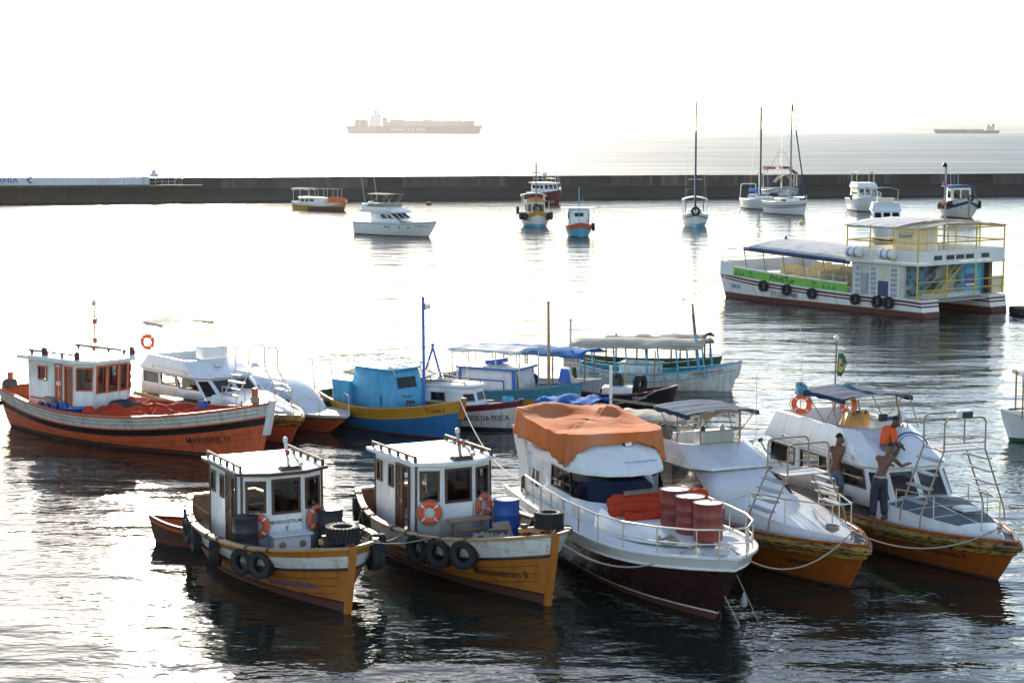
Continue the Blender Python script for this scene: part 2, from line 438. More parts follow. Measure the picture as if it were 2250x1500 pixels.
    def hull_text(s, txt, x0, z0, height, width, m, side=-1, slope=0., name='name_lettering'):
        """starboard (side -1) reads towards the bow, port reads towards the stern"""
        def fn(u, v):
            x = x0 + (u if side < 0 else -u); z = z0 + v + slope * u; t = s.find(x, z); p = s.pt(t, z, side, .008); p.x = x; return p
        return lettering(txt, fn, height, width, m, s.hullo, name)
    def tube(s, name, pts, r, m, par=None, n=7): return tube(name, pts, r, m, par or s.o, n)
    def box(s, name, c, d, m, par=None, **k): return box(name, c, d, m, par or s.o, **k)

def face_fn(A, B, C, D):
    A, B, C, D = map(Vector, (A, B, C, D))
    return lambda u, v: (A * (1 - u) + B * u) * (1 - v) + (D * (1 - u) + C * u) * v
def normal(P, u=.5, v=.5):
    return (P(u + .01, v) - P(u - .01, v)).cross(P(u, v + .01) - P(u, v - .01)).normalized()
def cabin(bot, top, holes, m, par, name='wall', th=.04):
    """ring of wall faces with real openings; returns the surface function of each face"""
    n = len(bot); Ps = []; mb = MB()
    for i in range(n):
        P = face_fn(bot[i], bot[(i + 1) % n], top[(i + 1) % n], top[i]); Ps.append(P)
        hs = holes.get(i, [])
        us = sorted({0., 1.} | {h[0] for h in hs} | {h[1] for h in hs}); vs = sorted({0., 1.} | {h[2] for h in hs} | {h[3] for h in hs})
        for a in range(len(us) - 1):
            for b in range(len(vs) - 1):
                um, vm = (us[a] + us[a + 1]) / 2, (vs[b] + vs[b + 1]) / 2
                if any(h[0] < um < h[1] and h[2] < vm < h[3] for h in hs): continue
                mb.add([P(us[a], vs[b]), P(us[a + 1], vs[b]), P(us[a + 1], vs[b + 1]), P(us[a], vs[b + 1])], [(0, 1, 2, 3)])
    me_o = mb.build(name, m, par, solid=th, ang=25)
    bm = bmesh.new(); bm.from_mesh(me_o.data); bmesh.ops.remove_doubles(bm, verts=bm.verts, dist=.002); bm.to_mesh(me_o.data); bm.free()
    me_o.data.set_sharp_from_angle(angle=R(25))
    return Ps
def window(P, h, par, fm, gm, fw=.05, dep=.03, name='window', pane=True, bars=0):
    u0, u1, v0, v1 = h[:4]; n = normal(P, (u0 + u1) / 2, (v0 + v1) / 2)
    W = (P(u1, v0) - P(u0, v0)).length; Hh = (P(u0, v1) - P(u0, v0)).length
    du, dv = fw / max(W, .05) * (u1 - u0), fw / max(Hh, .05) * (v1 - v0); e = .02
    out = [(u0 - e * du, v0 - e * dv), (u1 + e * du, v0 - e * dv), (u1 + e * du, v1 + e * dv), (u0 - e * du, v1 + e * dv)]
    inn = [(u0 + du, v0 + dv), (u1 - du, v0 + dv), (u1 - du, v1 - dv), (u0 + du, v1 - dv)]
    mb = MB(); vs = [P(*q) + n * d for q in out + inn for d in (dep, -.05)]
    fs = []
    for k in range(4):
        l = (k + 1) % 4; o0, o1, i0, i1 = 2 * k, 2 * l, 8 + 2 * k, 8 + 2 * l
        fs += [(o0, o1, i1, i0), (i0, i1, i1 + 1, i0 + 1), (o0, o0 + 1, o1 + 1, o1), (o0 + 1, i0 + 1, i1 + 1, o1 + 1)]
    f = mb.add(vs, fs).build(name, fm, par, flat=True)
    if pane: MB().add([P(*q) for q in inn], [(0, 1, 2, 3)]).build('pane', gm, f, flat=True)
    for k in range(bars):
        t = (k + 1) / (bars + 1); u = inn[0][0] + (inn[1][0] - inn[0][0]) * t
        MB().beam(P(u, inn[0][1]) + n * .01, P(u, inn[2][1]) + n * .01, .03, .03).build('mullion', fm, f)
    return f
def pane(P, h, gm, par, name='pane', off=.0):
    u0, u1, v0, v1 = h[:4]; n = normal(P)
    return MB().add([P(u0, v0) + n * off, P(u1, v0) + n * off, P(u1, v1) + n * off, P(u0, v1) + n * off], [(0, 1, 2, 3)]).build(name, gm, par, flat=True)
def patch(P, h, m, par, name, th=.02, off=.0):
    """a raised flat piece on a wall face"""
    u0, u1, v0, v1 = h[:4]; n = normal(P, (u0 + u1) / 2, (v0 + v1) / 2)
    q = [P(u0, v0), P(u1, v0), P(u1, v1), P(u0, v1)]
    return MB().loft([[p + n * off for p in q], [p + n * (off + th) for p in q]]).build(name, m, par, flat=True)
def door(P, h, par, m, pm, rows=4, cols=2, handle=True):
    d = patch(P, h, m, par, 'door', .03, -.02); u0, u1, v0, v1 = h[:4]
    for i in range(cols):
        for j in range(rows):
            a = u0 + (u1 - u0) * (i + .16) / cols; b = u0 + (u1 - u0) * (i + .84) / cols; c = v0 + (v1 - v0) * (j + .1) / rows; e = v0 + (v1 - v0) * (j + .88) / rows
            patch(P, (a, b, c, e), pm, d, 'door_panel', .012, .011)
    if handle:
        q = P(u1 - (u1 - u0) * .1, (v0 + v1) / 2) + normal(P) * .04; MB().box(q, (.03, .03, .1)).build('handle', steel, d)
    return d
def roof(outline, z, m, par, th=.06, camber=.05, name='roof', edge=None, ztilt=0.):
    """outline: list of (x, y); slab with a slightly domed top"""
    cx = sum(p[0] for p in outline) / len(outline); cy_ = sum(p[1] for p in outline) / len(outline); mb = MB()
    zz = lambda x: z + ztilt * (x - cx)
    r0 = [Vector((x, y, zz(x))) for x, y in outline]; r1 = [p + Vector((0, 0, th)) for p in r0]
    ins = lambda k, up: [Vector((cx + (x - cx) * k, cy_ + (y - cy_) * k, zz(cx + (x - cx) * k) + th + up)) for x, y in outline]
    mb.loft([r0, r1], 1 if edge else 0, caps=False)
    mb.add(r0, [tuple(range(len(r0) - 1, -1, -1))], 1 if edge else 0)
    R2 = [r1, ins(.97, .012), ins(.6, camber * .75), ins(.2, camber)]
    mb.loft(R2, 0, caps=False); mb.add(R2[-1], [tuple(range(len(r0)))])
    return mb.build(name, [m, edge] if edge else m, par, ang=25)
def canopy(b, x0, x1, w, z, m, par=None, camber=.12, sag=.05, drop=.12, name='canopy', seed=0, y0=0., zt=0., nx=14, ny=10, ragged=0.):
    rows = []
    for i in range(nx + 1):
        u = i / nx; row = []
        for j in range(ny + 1):
            v = j / ny * 2 - 1; x = x0 + (x1 - x0) * u; y = y0 + w / 2 * v
            nz = noise.noise(Vector((x * 1.7 + seed, y * 1.7, seed))) * sag
            zz = z + zt * u + camber * (1 - v * v) - sag * .8 * math.sin(math.pi * (u * 3 % 1)) + nz
            if ragged: x += noise.noise(Vector((y * 2, seed, i))) * ragged * (1 if i in (0, nx) else 0); y += noise.noise(Vector((x * 2, seed, j))) * ragged * (1 if j in (0, ny) else 0)
            row.append(Vector((x, y, zz)))
        if drop:
            a, c = row[0].copy(), row[-1].copy(); dd = drop * (1 + noise.noise(Vector((i * .7, seed, 0))) * .5)
            a.z -= dd; c.z -= dd; a.y -= .015; c.y += .015; row = [a] + row + [c]
        rows.append(row)
    return MB().grid(rows).build(name, m, par or b.o, solid=.012, ang=60)
def railing(b, base, height, r=.018, m=None, mid=0, name='guard_rail', post='stanchion', par=None, lean=0.):
    """base: list of local points along the deck edge"""
    m = m or steel; par = par or b.o
    top = [Vector(p) + Vector((0, 0, height)) for p in base]
    g = tube(name, top, r, m, par)
    for k in range(mid):
        tube('rail_wire', [Vector(p) + Vector((0, 0, height * (k + 1) / (mid + 1))) for p in base], r * .6, m, g)
    for p in base: tube(post, [Vector(p) - Vector((0, 0, .02)), Vector(p) + Vector((0, 0, height))], r * .85, m, g)
    return g
def planks(b, z, m, w=.16, t=.06, s0=.02, s1=.93, th=.025):
    """single deck planks, clipped to the hull's outline"""
    y = -b.B / 2; pl = []
    while y < b.B / 2:
        y0, y1 = y + .006, y + w - .006; ym = max(abs(y0), abs(y1)); xs = [q for q in [s0 + (s1 - s0) * i / 60 for i in range(61)] if b.pt(q, z, 1, -t).y > ym]
        if xs:
            xa, xb = b.pt(xs[0], z, 1).x, b.pt(xs[-1], z, 1).x
            if xb - xa > .3: box('plank', ((xa + xb) / 2, (y0 + y1) / 2, z - th / 2), (xb - xa, y1 - y0, th), m, b.o)
        y += w
def heap(name, m, cx, cy_, z, sx, sy, h, seed, par=None, n=22, lab=None, cat='tarp', b=None, steep=.35, clamp=None):
    """a heap of cloth or rope lying on a deck, as a closed mound with folds"""
    rows = []
    for i in range(n + 1):
        row = []
        for j in range(n + 1):
            u, v = i / n * 2 - 1, j / n * 2 - 1
            k = noise.noise(Vector((u * 1.3 + seed, v * 1.3, seed))) * .25 + 1
            e = max(0, 1 - max(abs(u), abs(v)) ** 4); rr = min(1, e * 1.4) ** steep
            f = abs(noise.noise(Vector((u * 3 + seed, v * 5, seed * 2)))) * .55 + noise.noise(Vector((u * 7, v * 9 + seed, 3))) * .14
            row.append(Vector((cx + sx / 2 * u * k, cy_ + sy / 2 * v * k, z + (h * rr * (.62 + f) if e > 0 else 0))))
        if clamp is not None:
            for q in row:
                yl = max(.05, b.pt(b.find(q.x, z), z, 1, -clamp).y); q.y = max(-yl, min(yl, q.y))
        rows.append(row)
    o = MB().grid(rows).build(name, m, par, ang=70)
    if b is not None: o.matrix_world = b.M
    if lab: tag(o, lab, cat)
    return o

# ================================================================== the setting
def make_sea():
    m, nt, out = _new('harbour_water')
    p = nt.nodes.new('ShaderNodeBsdfPrincipled')
    p.inputs['Base Color'].default_value = (.012, .019, .015, 1); p.inputs['Roughness'].default_value = .045; p.inputs['IOR'].default_value = 1.333
    prev = None
    tc = nt.nodes.new('ShaderNodeTexCoord'); sx = nt.nodes.new('ShaderNodeSeparateXYZ'); nt.links.new(tc.outputs['Object'], sx.inputs[0])
    far = nt.nodes.new('ShaderNodeMapRange')          # the open sea outside the breakwater is rougher than the harbour
    for k_, v_ in (('From Min', 230), ('From Max', 330), ('To Min', 0.), ('To Max', 1.)): far.inputs[k_].default_value = v_
    nt.links.new(sx.outputs['Y'], far.inputs['Value'])
    for sc, s3, det, dist, open_ in ((1.0, (.14, .28, 1), 2, .30, 1.0), (1.0, (.7, 1.35, 1), 3, .066, .6), (1.0, (2.7, 4.6, 1), 2, .012, .0)):
        b = nt.nodes.new('ShaderNodeBump'); b.inputs['Strength'].default_value = 1
        dd = nt.nodes.new('ShaderNodeMath'); dd.operation = 'MULTIPLY_ADD'; dd.inputs[1].default_value = dist * open_; dd.inputs[2].default_value = dist
        nt.links.new(far.outputs[0], dd.inputs[0]); nt.links.new(dd.outputs[0], b.inputs['Distance'])
        nt.links.new(_noise(nt, sc, det, scale3=s3), b.inputs['Height'])
        if prev: nt.links.new(prev, b.inputs['Normal'])
        prev = b.outputs[0]
    cv = nt.nodes.new('ShaderNodeFloatCurve'); nn = nt.nodes.new('ShaderNodeMapRange'); nn.inputs['From Max'].default_value = 600
    nt.links.new(sx.outputs['Y'], nn.inputs['Value'])
    c_ = cv.mapping.curves[0]; c_.points[0].location = (0, .045); c_.points[1].location = (1, .42)       # unresolved ripples of distant water
    for q in ((.08, .05), (.38, .11), (.45, .13), (.6, .37)): c_.points.new(*q)
    for q in c_.points: q.handle_type = 'VECTOR'
    cv.mapping.update(); nt.links.new(nn.outputs[0], cv.inputs['Value']); wp = _noise(nt, 1, 4, scale3=(.006, .03, 1)); wr = nt.nodes.new('ShaderNodeMapRange'); wr.inputs['From Min'].default_value = .3; wr.inputs['From Max'].default_value = .7; wr.inputs['To Min'].default_value = .78; wr.inputs['To Max'].default_value = 1.25
    nt.links.new(wp, wr.inputs['Value']); nt.links.new(_mul(nt, cv.outputs[0], wr.outputs[0]), p.inputs['Roughness'])
    nt.links.new(prev, p.inputs['Normal']); nt.links.new(p.outputs[0], out.inputs[0])
    xs = [-15000, -6000, -2000, -600, -200, -60, 0, 60, 200, 600, 2000, 6000, 15000]; ys = [-400, -100, 0, 30, 60, 100, 200, 400, 1000, 3000, 8000, 15500]
    o = MB().grid([[Vector((x, y, 0)) for x in xs] for y in ys]).build('sea', m, flat=True); o['kind'] = 'structure'
make_sea()

def breakwater():
    A, B = at(-260, 446.5), at(2420, 426.5); d = (B - A).normalized(); L = (B - A).length; n = Vector((d.y, -d.x, 0))   # n points to the camera
    t = thing('breakwater', 'long dark stone harbour breakwater with a concrete parapet behind the moored boats', 'breakwater', A, math.atan2(d.y, d.x))
    # local: x along the wall, -y towards the camera
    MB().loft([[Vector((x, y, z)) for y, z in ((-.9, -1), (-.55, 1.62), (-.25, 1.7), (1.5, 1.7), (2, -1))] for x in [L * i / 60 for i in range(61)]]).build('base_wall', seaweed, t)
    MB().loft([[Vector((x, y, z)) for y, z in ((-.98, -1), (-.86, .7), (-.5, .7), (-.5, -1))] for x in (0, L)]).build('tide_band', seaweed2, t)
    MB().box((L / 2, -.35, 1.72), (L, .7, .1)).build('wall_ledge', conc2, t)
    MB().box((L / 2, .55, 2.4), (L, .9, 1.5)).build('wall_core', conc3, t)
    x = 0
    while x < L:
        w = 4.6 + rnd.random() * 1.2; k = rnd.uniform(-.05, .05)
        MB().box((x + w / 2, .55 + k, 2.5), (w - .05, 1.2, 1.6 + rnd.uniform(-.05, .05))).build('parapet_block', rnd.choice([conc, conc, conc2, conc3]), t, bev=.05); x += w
    # quay ledge and whitewashed wall at the left end
    xa = 0; xw = (at(330, 446) - A).dot(d); xe = (at(447, 445) - A).dot(d)
    q = thing('jetty', 'low quay ledge on posts below the whitewashed wall at the far left', 'jetty', A, math.atan2(d.y, d.x))
    MB().box((xe / 2, -3.1, 2.26), (xe, 1.9, .26)).build('quay_slab', conc, q, bev=.03)
    MB().box((xe / 2, -1.9, 1.0), (xe, .8, 2.2)).build('quay_wall', seaweed, q)
    for i in range(8):
        MB().lathe([(.22, -1.2), (.22, 2.12)], 10, (xe * (i + .5) / 8, -3.7, 0)).build('pile', seaweed, q)
    w = thing('harbour_wall', 'whitewashed wall with dark blue letters and an arrow above the quay', 'wall', A, math.atan2(d.y, d.x))
    MB().box((xw / 2, -.9, 2.92), (xw, 1.1, 1.1)).build('painted_face', wallwhite, w)
    fx = lambda px: (at(px, 446) - A).dot(d) 
    lettering('BAHIA', plane_fn((fx(-18), -1.46, 2.72), (1, 0, 0), (0, 0, 1)), .8, fx(40) - fx(-18), inkblue, w)
    x0 = fx(57); h = .95
    MB().add([Vector((x0 + a, -1.462, 2.62 + b)) for a, b in ((0, h / 2), (.5, 0), (.9, 0), (.4, h / 2), (.9, h), (.5, h))], [(0, 1, 2, 3), (0, 3, 4, 5)]).build('arrow', inkblue, w, flat=True)
    hx = fx(340); hut = thing('quay_lantern', 'small lantern hut with railings on the quay wall', 'lantern', A + d * hx + n * .9, math.atan2(d.y, d.x))
    MB().box((0, .5, 3.65), (1.3, 1.0, .6)).build('lantern_house', wallwhite, hut); MB().lathe([(.35, 3.95), (.38, 4.25), (.2, 4.45), (.02, 4.55)], 12, (0, .5, 0)).build('lantern', wallwhite, hut)
    for k in range(6):
        tube('post', [(-1.6 + k * .9, -.6, 2.1), (-1.6 + k * .9, -.6, 3.5)], .04, grey, hut, 5)
    for z in (2.8, 3.5): tube('hand_rail', [(-1.6, -.6, z), (2.9, -.6, z)], .035, grey, hut, 5)
breakwater()

def hills():
    rows = [[], [], []]
    for i in range(161):
        x = 1000 + i * 75; px = 1125 + x / 13000 * 4000
        h = 60 * math.exp(-((px - 1960) / 130) ** 2) + 42 * math.exp(-((px - 2130) / 110) ** 2) + 55 / (1 + math.exp(-(px - 2100) / 60)) + 25 * math.exp(-((px - 1650) / 160) ** 2)
        h = .75 * max(0, h + noise.noise(Vector((i * .21, 0, 0))) * 9 + noise.noise(Vector((i * .9, 4, 0))) * 4) * min(1, i / 12)
        rows[0].append(Vector((x, 12700, -3))); rows[1].append(Vector((x, 13000, h))); rows[2].append(Vector((x, 14200, -3)))
    o = MB().grid(rows).build('hills', hillm); o['kind'] = 'structure'
hills()

def ships():
    d = 4600.
    X = lambda px: (px - 1125) * d / FPX
    b = Boat('container_ship', 'large red container ship on the hazy horizon', 'ship', 0, 0, 0, 1.5, 346, 44, 21, 20, 23, pos=(X(1064), d), rake=16, D=6, tb=.75, e0=.08, e1=.5, srake=9, p=3.2, sb=.6, q=.9)
    b.hull([(shipred, 4.0), (shipred, None)]); b.deck(20, shipgrey)
    f = lambda px: (px - 913.5) * d / FPX
    for x0, x1, h in ((781, 812, 16), (843, 853, 22), (859, 892, 17.5), (893, 929, 14), (930, 956, 17.5), (957, 971, 14), (973, 1016, 18), (1020, 1044, 14.5)):
        k = max(1, round((x1 - x0) / 5.5)); w = (f(x1) - f(x0)) / k
        for i in range(k): MB().box((f(x0) + w * (i + .5), 0, 20 + h / 2), (w - .8, 40, h + rnd.uniform(-.5, .2))).build('container_stack', rnd.choice([shipred, shipgrey, shipred]), b.o)
    s = MB().loft([[Vector((x, y, z)) for x, y in ((f(814 + a), -19), (f(840 - c), -19), (f(840 - c), 19), (f(814 + a), 19))] for z, a, c in ((20, 0, 0), (38, 2, 2), (47, 4, 2), (47.5, 4, -5), (50, 4, -5), (50.5, 5, 3))]).build('bridge_tower', shipwhite, b.o)
    MB().box((f(829), 0, 54), (8, 12, 9)).build('funnel', shipred, s); MB().box((f(826), 0, 60), (3, 3, 8)).build('mast', shipwhite, s)
    tube('foremast', [(f(1050), 0, 22), (f(1050), 0, 40)], .6, shipwhite, b.o)
    b.hull_text('HAMBURG SÜD', f(861), 8.5, 6.5, f(936) - f(861), grey)
    MB().box(((f(846) + f(1044)) / 2, 0, 26), (f(1044) - f(846), 41, 13)).build('lower_container_tier', shipgrey, b.o)
    d = 5300.
    b = Boat('tanker_ship', 'small grey tanker on the horizon in front of the far hills', 'ship', 0, 0, 0, 179, 188, 30, 9, 9, 13, pos=(X(2045), d), rake=8, D=4, tb=.8, e0=.1, e1=.5, srake=3, p=3, sb=.6)
    b.hull([(shipgrey, None)]); b.deck(8.8, shipgrey)
    s = MB().box((-66, 0, 14), (22, 24, 14)).build('superstructure', shipwhite, b.o); MB().box((-77, 0, 20), (6, 8, 16)).build('funnel', shipgrey, s)
    MB().box((-62, 0, 23), (8, 26, 4)).build('bridge', shipwhite, s); tube('mast', [(-64, 0, 25), (-64, 0, 32)], .5, shipgrey, s)
    for x in (-30, 5, 40): tube('deck_crane', [(x, 0, 8), (x, 0, 15), (x + 9, 0, 14)], .6, shipgrey, b.o)
    MB().box((5, 0, 10.5), (110, 8, 2)).build('pipe_rack', shipgrey, b.o)
ships()

def haze():
    m, nt, out = _new('haze_air')
    v = nt.nodes.new('ShaderNodeVolumePrincipled')
    v.inputs['Color'].default_value = (.96, .97, 1, 1); v.inputs['Density'].default_value = .000017; v.inputs['Anisotropy'].default_value = .75
    nt.links.new(v.outputs[0], out.inputs['Volume'])
    o = MB().box((0, 7000, 59), (34000, 19000, 122)).build('haze', m, flat=True); o['kind'] = 'stuff'
haze()

# ================================================================== things that lie about on the boats
def make_tyre_mesh():
    prof = [(.155, -.07), (.19, -.10), (.25, -.105), (.285, -.085), (.295, 0), (.285, .085), (.25, .105), (.19, .10), (.155, .07), (.15, .05), (.23, .07), (.255, 0), (.23, -.07), (.15, -.05)]
    n = 28; mb = MB()
    rings = [[Vector((h, r * math.cos(2 * math.pi * i / n), r * math.sin(2 * math.pi * i / n))) for r, h in prof] for i in range(n)]
    mb.loft(rings, caps=False, loop=True)
    for i in range(26):
        a = 2 * math.pi * i / 26
        for sx, da in ((-.055, 0), (.055, .12)):
            c = Vector((sx, .297 * math.cos(a + da), .297 * math.sin(a + da))); M = Matrix.Rotation(a + da, 3, 'X')
            vs = [c + M @ Vector((x * .05, r * .016, q * .022)) for r in (-1, 1) for x, q in ((-1, -1), (1, -1), (1, 1), (-1, 1))]
            mb.add(vs, [(3, 2, 1, 0), (4, 5, 6, 7), (0, 1, 5, 4), (1, 2, 6, 5), (2, 3, 7, 6), (3, 0, 4, 7)])
    o = mb.build('tyre_source', rubber, ang=30); me = o.data; bpy.data.objects.remove(o); return me
TYRE = make_tyre_mesh()
def tyre(loc, ang, label, group=None, k=1.0, wd=1.0, lean=0., flat=False, hang=None):
    """hang: height of the rail it is tied to"""
    o = thing('tyre_fender', label, 'tyre', loc, ang, group)
    o.rotation_euler = (0, R(90) if flat else lean, ang)
    c = bpy.data.objects.new('tyre', TYRE); COL.objects.link(c); c.parent = o; q_ = rnd.uniform(.95, 1.06); c.scale = (k * wd, k * q_, k * q_ * rnd.uniform(.95, 1)); c.rotation_euler = (rnd.uniform(0, 6.28), 0, 0)
    if hang:
        h = hang - loc[2]
        MB().tube([(-.05, .02, k * .2), (-.13, 0, h), (-.02, -.02, h + .03), (.10 * wd * k, 0, k * .3), (.03, -.02, k * .16)], .012, 5).build('lashing', darkrope, o)
    return o
def hull_tyre(b, x, z, side, label, group=None, k=1.0, wd=1.0, turn=0., lean=0., out=0.):
    t = b.find(x, z); p = b.pt(t, z, side); q = b.pt(min(1, t + .02), z, side) - b.pt(max(0, t - .02), z, side)
    n = Vector((q.y, -q.x, 0)).normalized() * (1 if side < 0 else -1)
    a = math.atan2(n.y, n.x)
    tyre(b.w(p + n * (.12 * k * wd + out)), b.h + a + turn, label, group, k, wd, lean, hang=b.sheer(t) + .05)

def drum(loc, label, bodym, lidm, k=1.0, h=.9, group=None, open_rim=True):
    o = thing('oil_drum' if bodym is reddrum else 'plastic_barrel', label, 'drum', loc, rnd.random() * 6, group)
    r = .29 * k
    prof = [(r * .97, 0), (r, .02), (r * .985, .04)]
    for z in (.33, .63): prof += [(r * .985, h * z - .03), (r * 1.025, h * z), (r * .985, h * z + .03)]
    prof += [(r * .985, h - .05), (r * 1.02, h - .02), (r * 1.02, h), (r * .96, h), (r * .95, h - .03)]
    bd = MB().lathe(prof, 28).build('body', bodym, o, ang=50)
    MB().lathe([(r * .95, h - .045), (r * .95, h - .012)], 28).build('lid', lidm, o)
    MB().lathe([(.035, h - .025), (.03, h - .003)], 10, (r * .6, 0, 0)).build('bung', bodym, o)
    MB().lathe([(r * 1.03, h - .022), (r * 1.035, h - .012), (r * 1.03, h - .002)], 28, caps=False).build('rim_band', bodym, o)
    return o

def lifebuoy(loc, nrm, label, group=None, k=1.0, txt=None):
    """nrm: direction the ring faces"""
    o = thing('lifebuoy', label, 'lifebuoy', loc, 0, group); o.rotation_euler = Vector(nrm).to_track_quat('X', 'Z').to_euler()
    n = 32; rings = []; mb = MB(); R0, r0 = .205 * k, .075 * k
    vs = []; fs = []
    for i in range(n):
        a = 2 * math.pi * i / n
        rings.append([Vector((r0 * .72 * math.sin(2 * math.pi * j / 10), (R0 + r0 * math.cos(2 * math.pi * j / 10)) * math.cos(a), (R0 + r0 * math.cos(2 * math.pi * j / 10)) * math.sin(a))) for j in range(10)])
    mb.loft(rings, caps=False, loop=True); mb.build('ring', buoyor, o)
    for q in range(4):
        a0 = R(45 + 90 * q); mb = MB(); rr = r0 * 1.05
        mb.loft([[Vector((rr * .74 * math.sin(2 * math.pi * j / 10), (R0 + rr * math.cos(2 * math.pi * j / 10)) * math.cos(a), (R0 + rr * math.cos(2 * math.pi * j / 10)) * math.sin(a))) for j in range(10)] for a in (a0 - .08, a0 - .03, a0 + .03, a0 + .08)], caps=False)
        mb.build('reflective_band', buoywh, o)
    MB().tube([Vector((.02 + .02 * math.sin(i * 1.57), (R0 + r0 * (1.12 + .25 * abs(math.sin(2 * i * math.pi / 16)))) * math.cos(i * math.pi / 16 + R(45)), (R0 + r0 * (1.12 + .25 * abs(math.sin(2 * i * math.pi / 16)))) * math.sin(i * math.pi / 16 + R(45)))) for i in range(32)], .009 * k, 5, True).build('grab_line', ropem, o)
    return o
def jerrycan(loc, rz, m, label, group=None, s=(.24, .18, .32)):
    o = thing('jerry_can', label, 'jerry can', loc, rz, group)
    MB().box((0, 0, s[2] / 2), s, top=.92).build('body', m, o, bev=.03)
    tube('handle', rounded([(-.07, 0, s[2] - .01), (-.07, 0, s[2] + .06), (.06, 0, s[2] + .06), (.06, 0, s[2] - .01)], .03, 3), .014, m, o, 6)
    MB().lathe([(.03, s[2] - .01), (.03, s[2] + .04)], 10, (.1, 0, 0)).build('cap', black, o)
    return o
def rope_line(name_label, pts, r=.016, m=None, sag=None):
    o = MB().tube(pts, r, 6).build('mooring_rope', m or ropem); tag(o, name_label, 'rope'); return o

# ================================================================== the two ochre wooden launches with white wheelhouses
def wheelhouse_boat(b, xf, xb, second):
    b.hull([(antif, .2), (blackp, .24), (yel, -.46), (blackp, -.40), (oldwhite, None)] if second else [(antif, .2), (blackp, .24), (yel, -.46), (blackp, -.41), (oldwhite, -.14), (yel, None)])
    dz = .58
    b.deck(dz - .05, deckw, 'deck_beams'); planks(b, dz, deckw)
    b.bulwark(dz, brown if second else deckw, name='bulwark'); b.cap(.16, .06, wood, .05)
    for q_ in (-.62, -.80, -.98): b.strake(q_, .008, brown, 'plank_seam', out=.001, s1=.97)
    b.strake(-.42, .03, blackp); b.stem(.13, .15, yel, .06)
    for i in range(11):
        for sd in (1, -1):
            t = .06 + i * .083; q_ = b.pt(t, b.sheer(t), sd, -.03); f_ = (b.pt(t + .01, b.sheer(t), sd) - b.pt(t - .01, b.sheer(t), sd)).normalized(); g_ = Vector((-f_.y, f_.x, 0))
            if (i * 7 + sd) % 3: MB().tube([q_ + f_ * (.012 * k_ / 4 - .03) + g_ * .105 * math.cos(k_ * .785) + Vector((0, 0, .02 + .065 * math.sin(k_ * .785))) for k_ in range(25)], .013, 5).build('rail_lashing', darkrope, b.o)
    for i in range(9):                                  # timber frames inside the bulwark
        for sd in (1, -1):
            t = .1 + i * .09; p = b.pt(t, dz, sd, -.09); q = b.pt(t, b.sheer(t), sd, -.09)
            MB().beam(p, q, .06, .06).build('frame_rib', brown, b.o)
    w = .98; z0, z1 = dz - .02, 2.34
    pl = [(xb, -w), (xf - .16, -w), (xf + .10, -w * .42), (xf + .10, w * .42), (xf - .16, w), (xb, w)]
    bot = [Vector((x, y, z0)) for x, y in pl]; top = [Vector((x, y * .985, z1)) for x, y in pl]
    h = {0: [(.06, .19, .62, .9), (.36, .47, .60, .9), (.55, .86, .02, .95)], 1: [(.16, .9, .53, .93)], 2: [(.08, .92, .50, .95)], 3: [(.1, .84, .53, .93)], 4: [(.1, .3, .55, .9), (.5, .75, .55, .9)], 5: [(.3, .7, .03, .9)]}
    P = cabin(bot, top, h, white, b.o)
    for i, k in ((0, 0), (0, 1), (1, 0), (2, 0), (3, 0), (4, 0), (4, 1)): window(P[i], h[i][k], b.o, brown, gsmoke if i == 2 else gbrown, .055)
    u0, u1, v0, v1 = h[0][2]
    door(P[0], (u0, u0 + (u1 - u0) * (.55 if second else .62), v0, v1 - .02), b.o, brown, brown, 4, 2)
    window(P[0], (u0 - .004, u1 + .004, v0 - .01, v1 + .005), b.o, brown, gbrown, .045, .035, 'door_frame', pane=False)
    patch(P[0], (.0, .02, 0, 1), brown, b.o, 'corner_post', .02); patch(P[1], (-.02, .06, 0, 1), brown, b.o, 'corner_post', .02); patch(P[3], (.94, 1.02, 0, 1), brown, b.o, 'corner_post', .02)
    o = .13; ol = [(xb - .18, -w - o), (xf - .14, -w - o), (xf + .10 + o, -w * .45), (xf + .10 + o, w * .45), (xf - .14, w + o), (xb - .18, w + o)]
    r = roof(ol, z1, white, b.o, .07, .05, edge=white if second else brown)
    for sd in (-1, 1):
        tube('roof_rail', [(xb - .1, sd * (w - .0), z1 + .2), (xf - .12, sd * (w - .0), z1 + .2)], .035, brown, b.o)
        for k in range(6):
            x = xb - .08 + (xf - .06 - xb) * k / 5; MB().box((x, sd * w, z1 + .12), (.1, .05, .14)).build('rail_block', brown, b.o)
    s = MB().box((xf + .02, .12, z1 + .14), (.34, .5, .09), top=.7).build('lamp_plinth', brown, b.o, bev=.02)
    tube('signal_mast', [(xf - .02, .12, z1 + .15), (xf - .06, .06, z1 + .72)], .04, grey if second else white, b.o)
    MB().lathe([(.05, 0), (.055, .04), (.05, .1), (.02, .12)], 12, (xf - .06, .06, z1 + .7)).build('masthead_lamp', wplas, b.o)
    MB().lathe([(.045, 0), (.05, .05), (.045, .11)], 12, (xf - .01, .09, z1 + .42)).build('red_lamp', redlamp, b.o)
    tube('cross_arm', [(xf - .04, -.16, z1 + .5), (xf - .04, .34, z1 + .52)], .018, grey, b.o)
    MB().lathe([(.015, 0), (.02, .12), (.05, .2), (.055, .22)], 12, (xf + .08, .3, z1 + .24), 'x').build('horn', steel, b.o)
    f = MB().grid([[Vector((xf - .02 + .1 * i, .16 + .09 * j * (1 - i * .1), z1 + .5 - .11 * j - .06 * i + .02 * math.sin(i + j))) for i in range(3)] for j in range(4)]).build('flag', green, b.o)
    # wheel and dashboard seen through the windscreen
    MB().box((xf - .35, 0, dz + .55), (.25, 1.5, 1.0)).build('dashboard', brown, b.o, bev=.02)
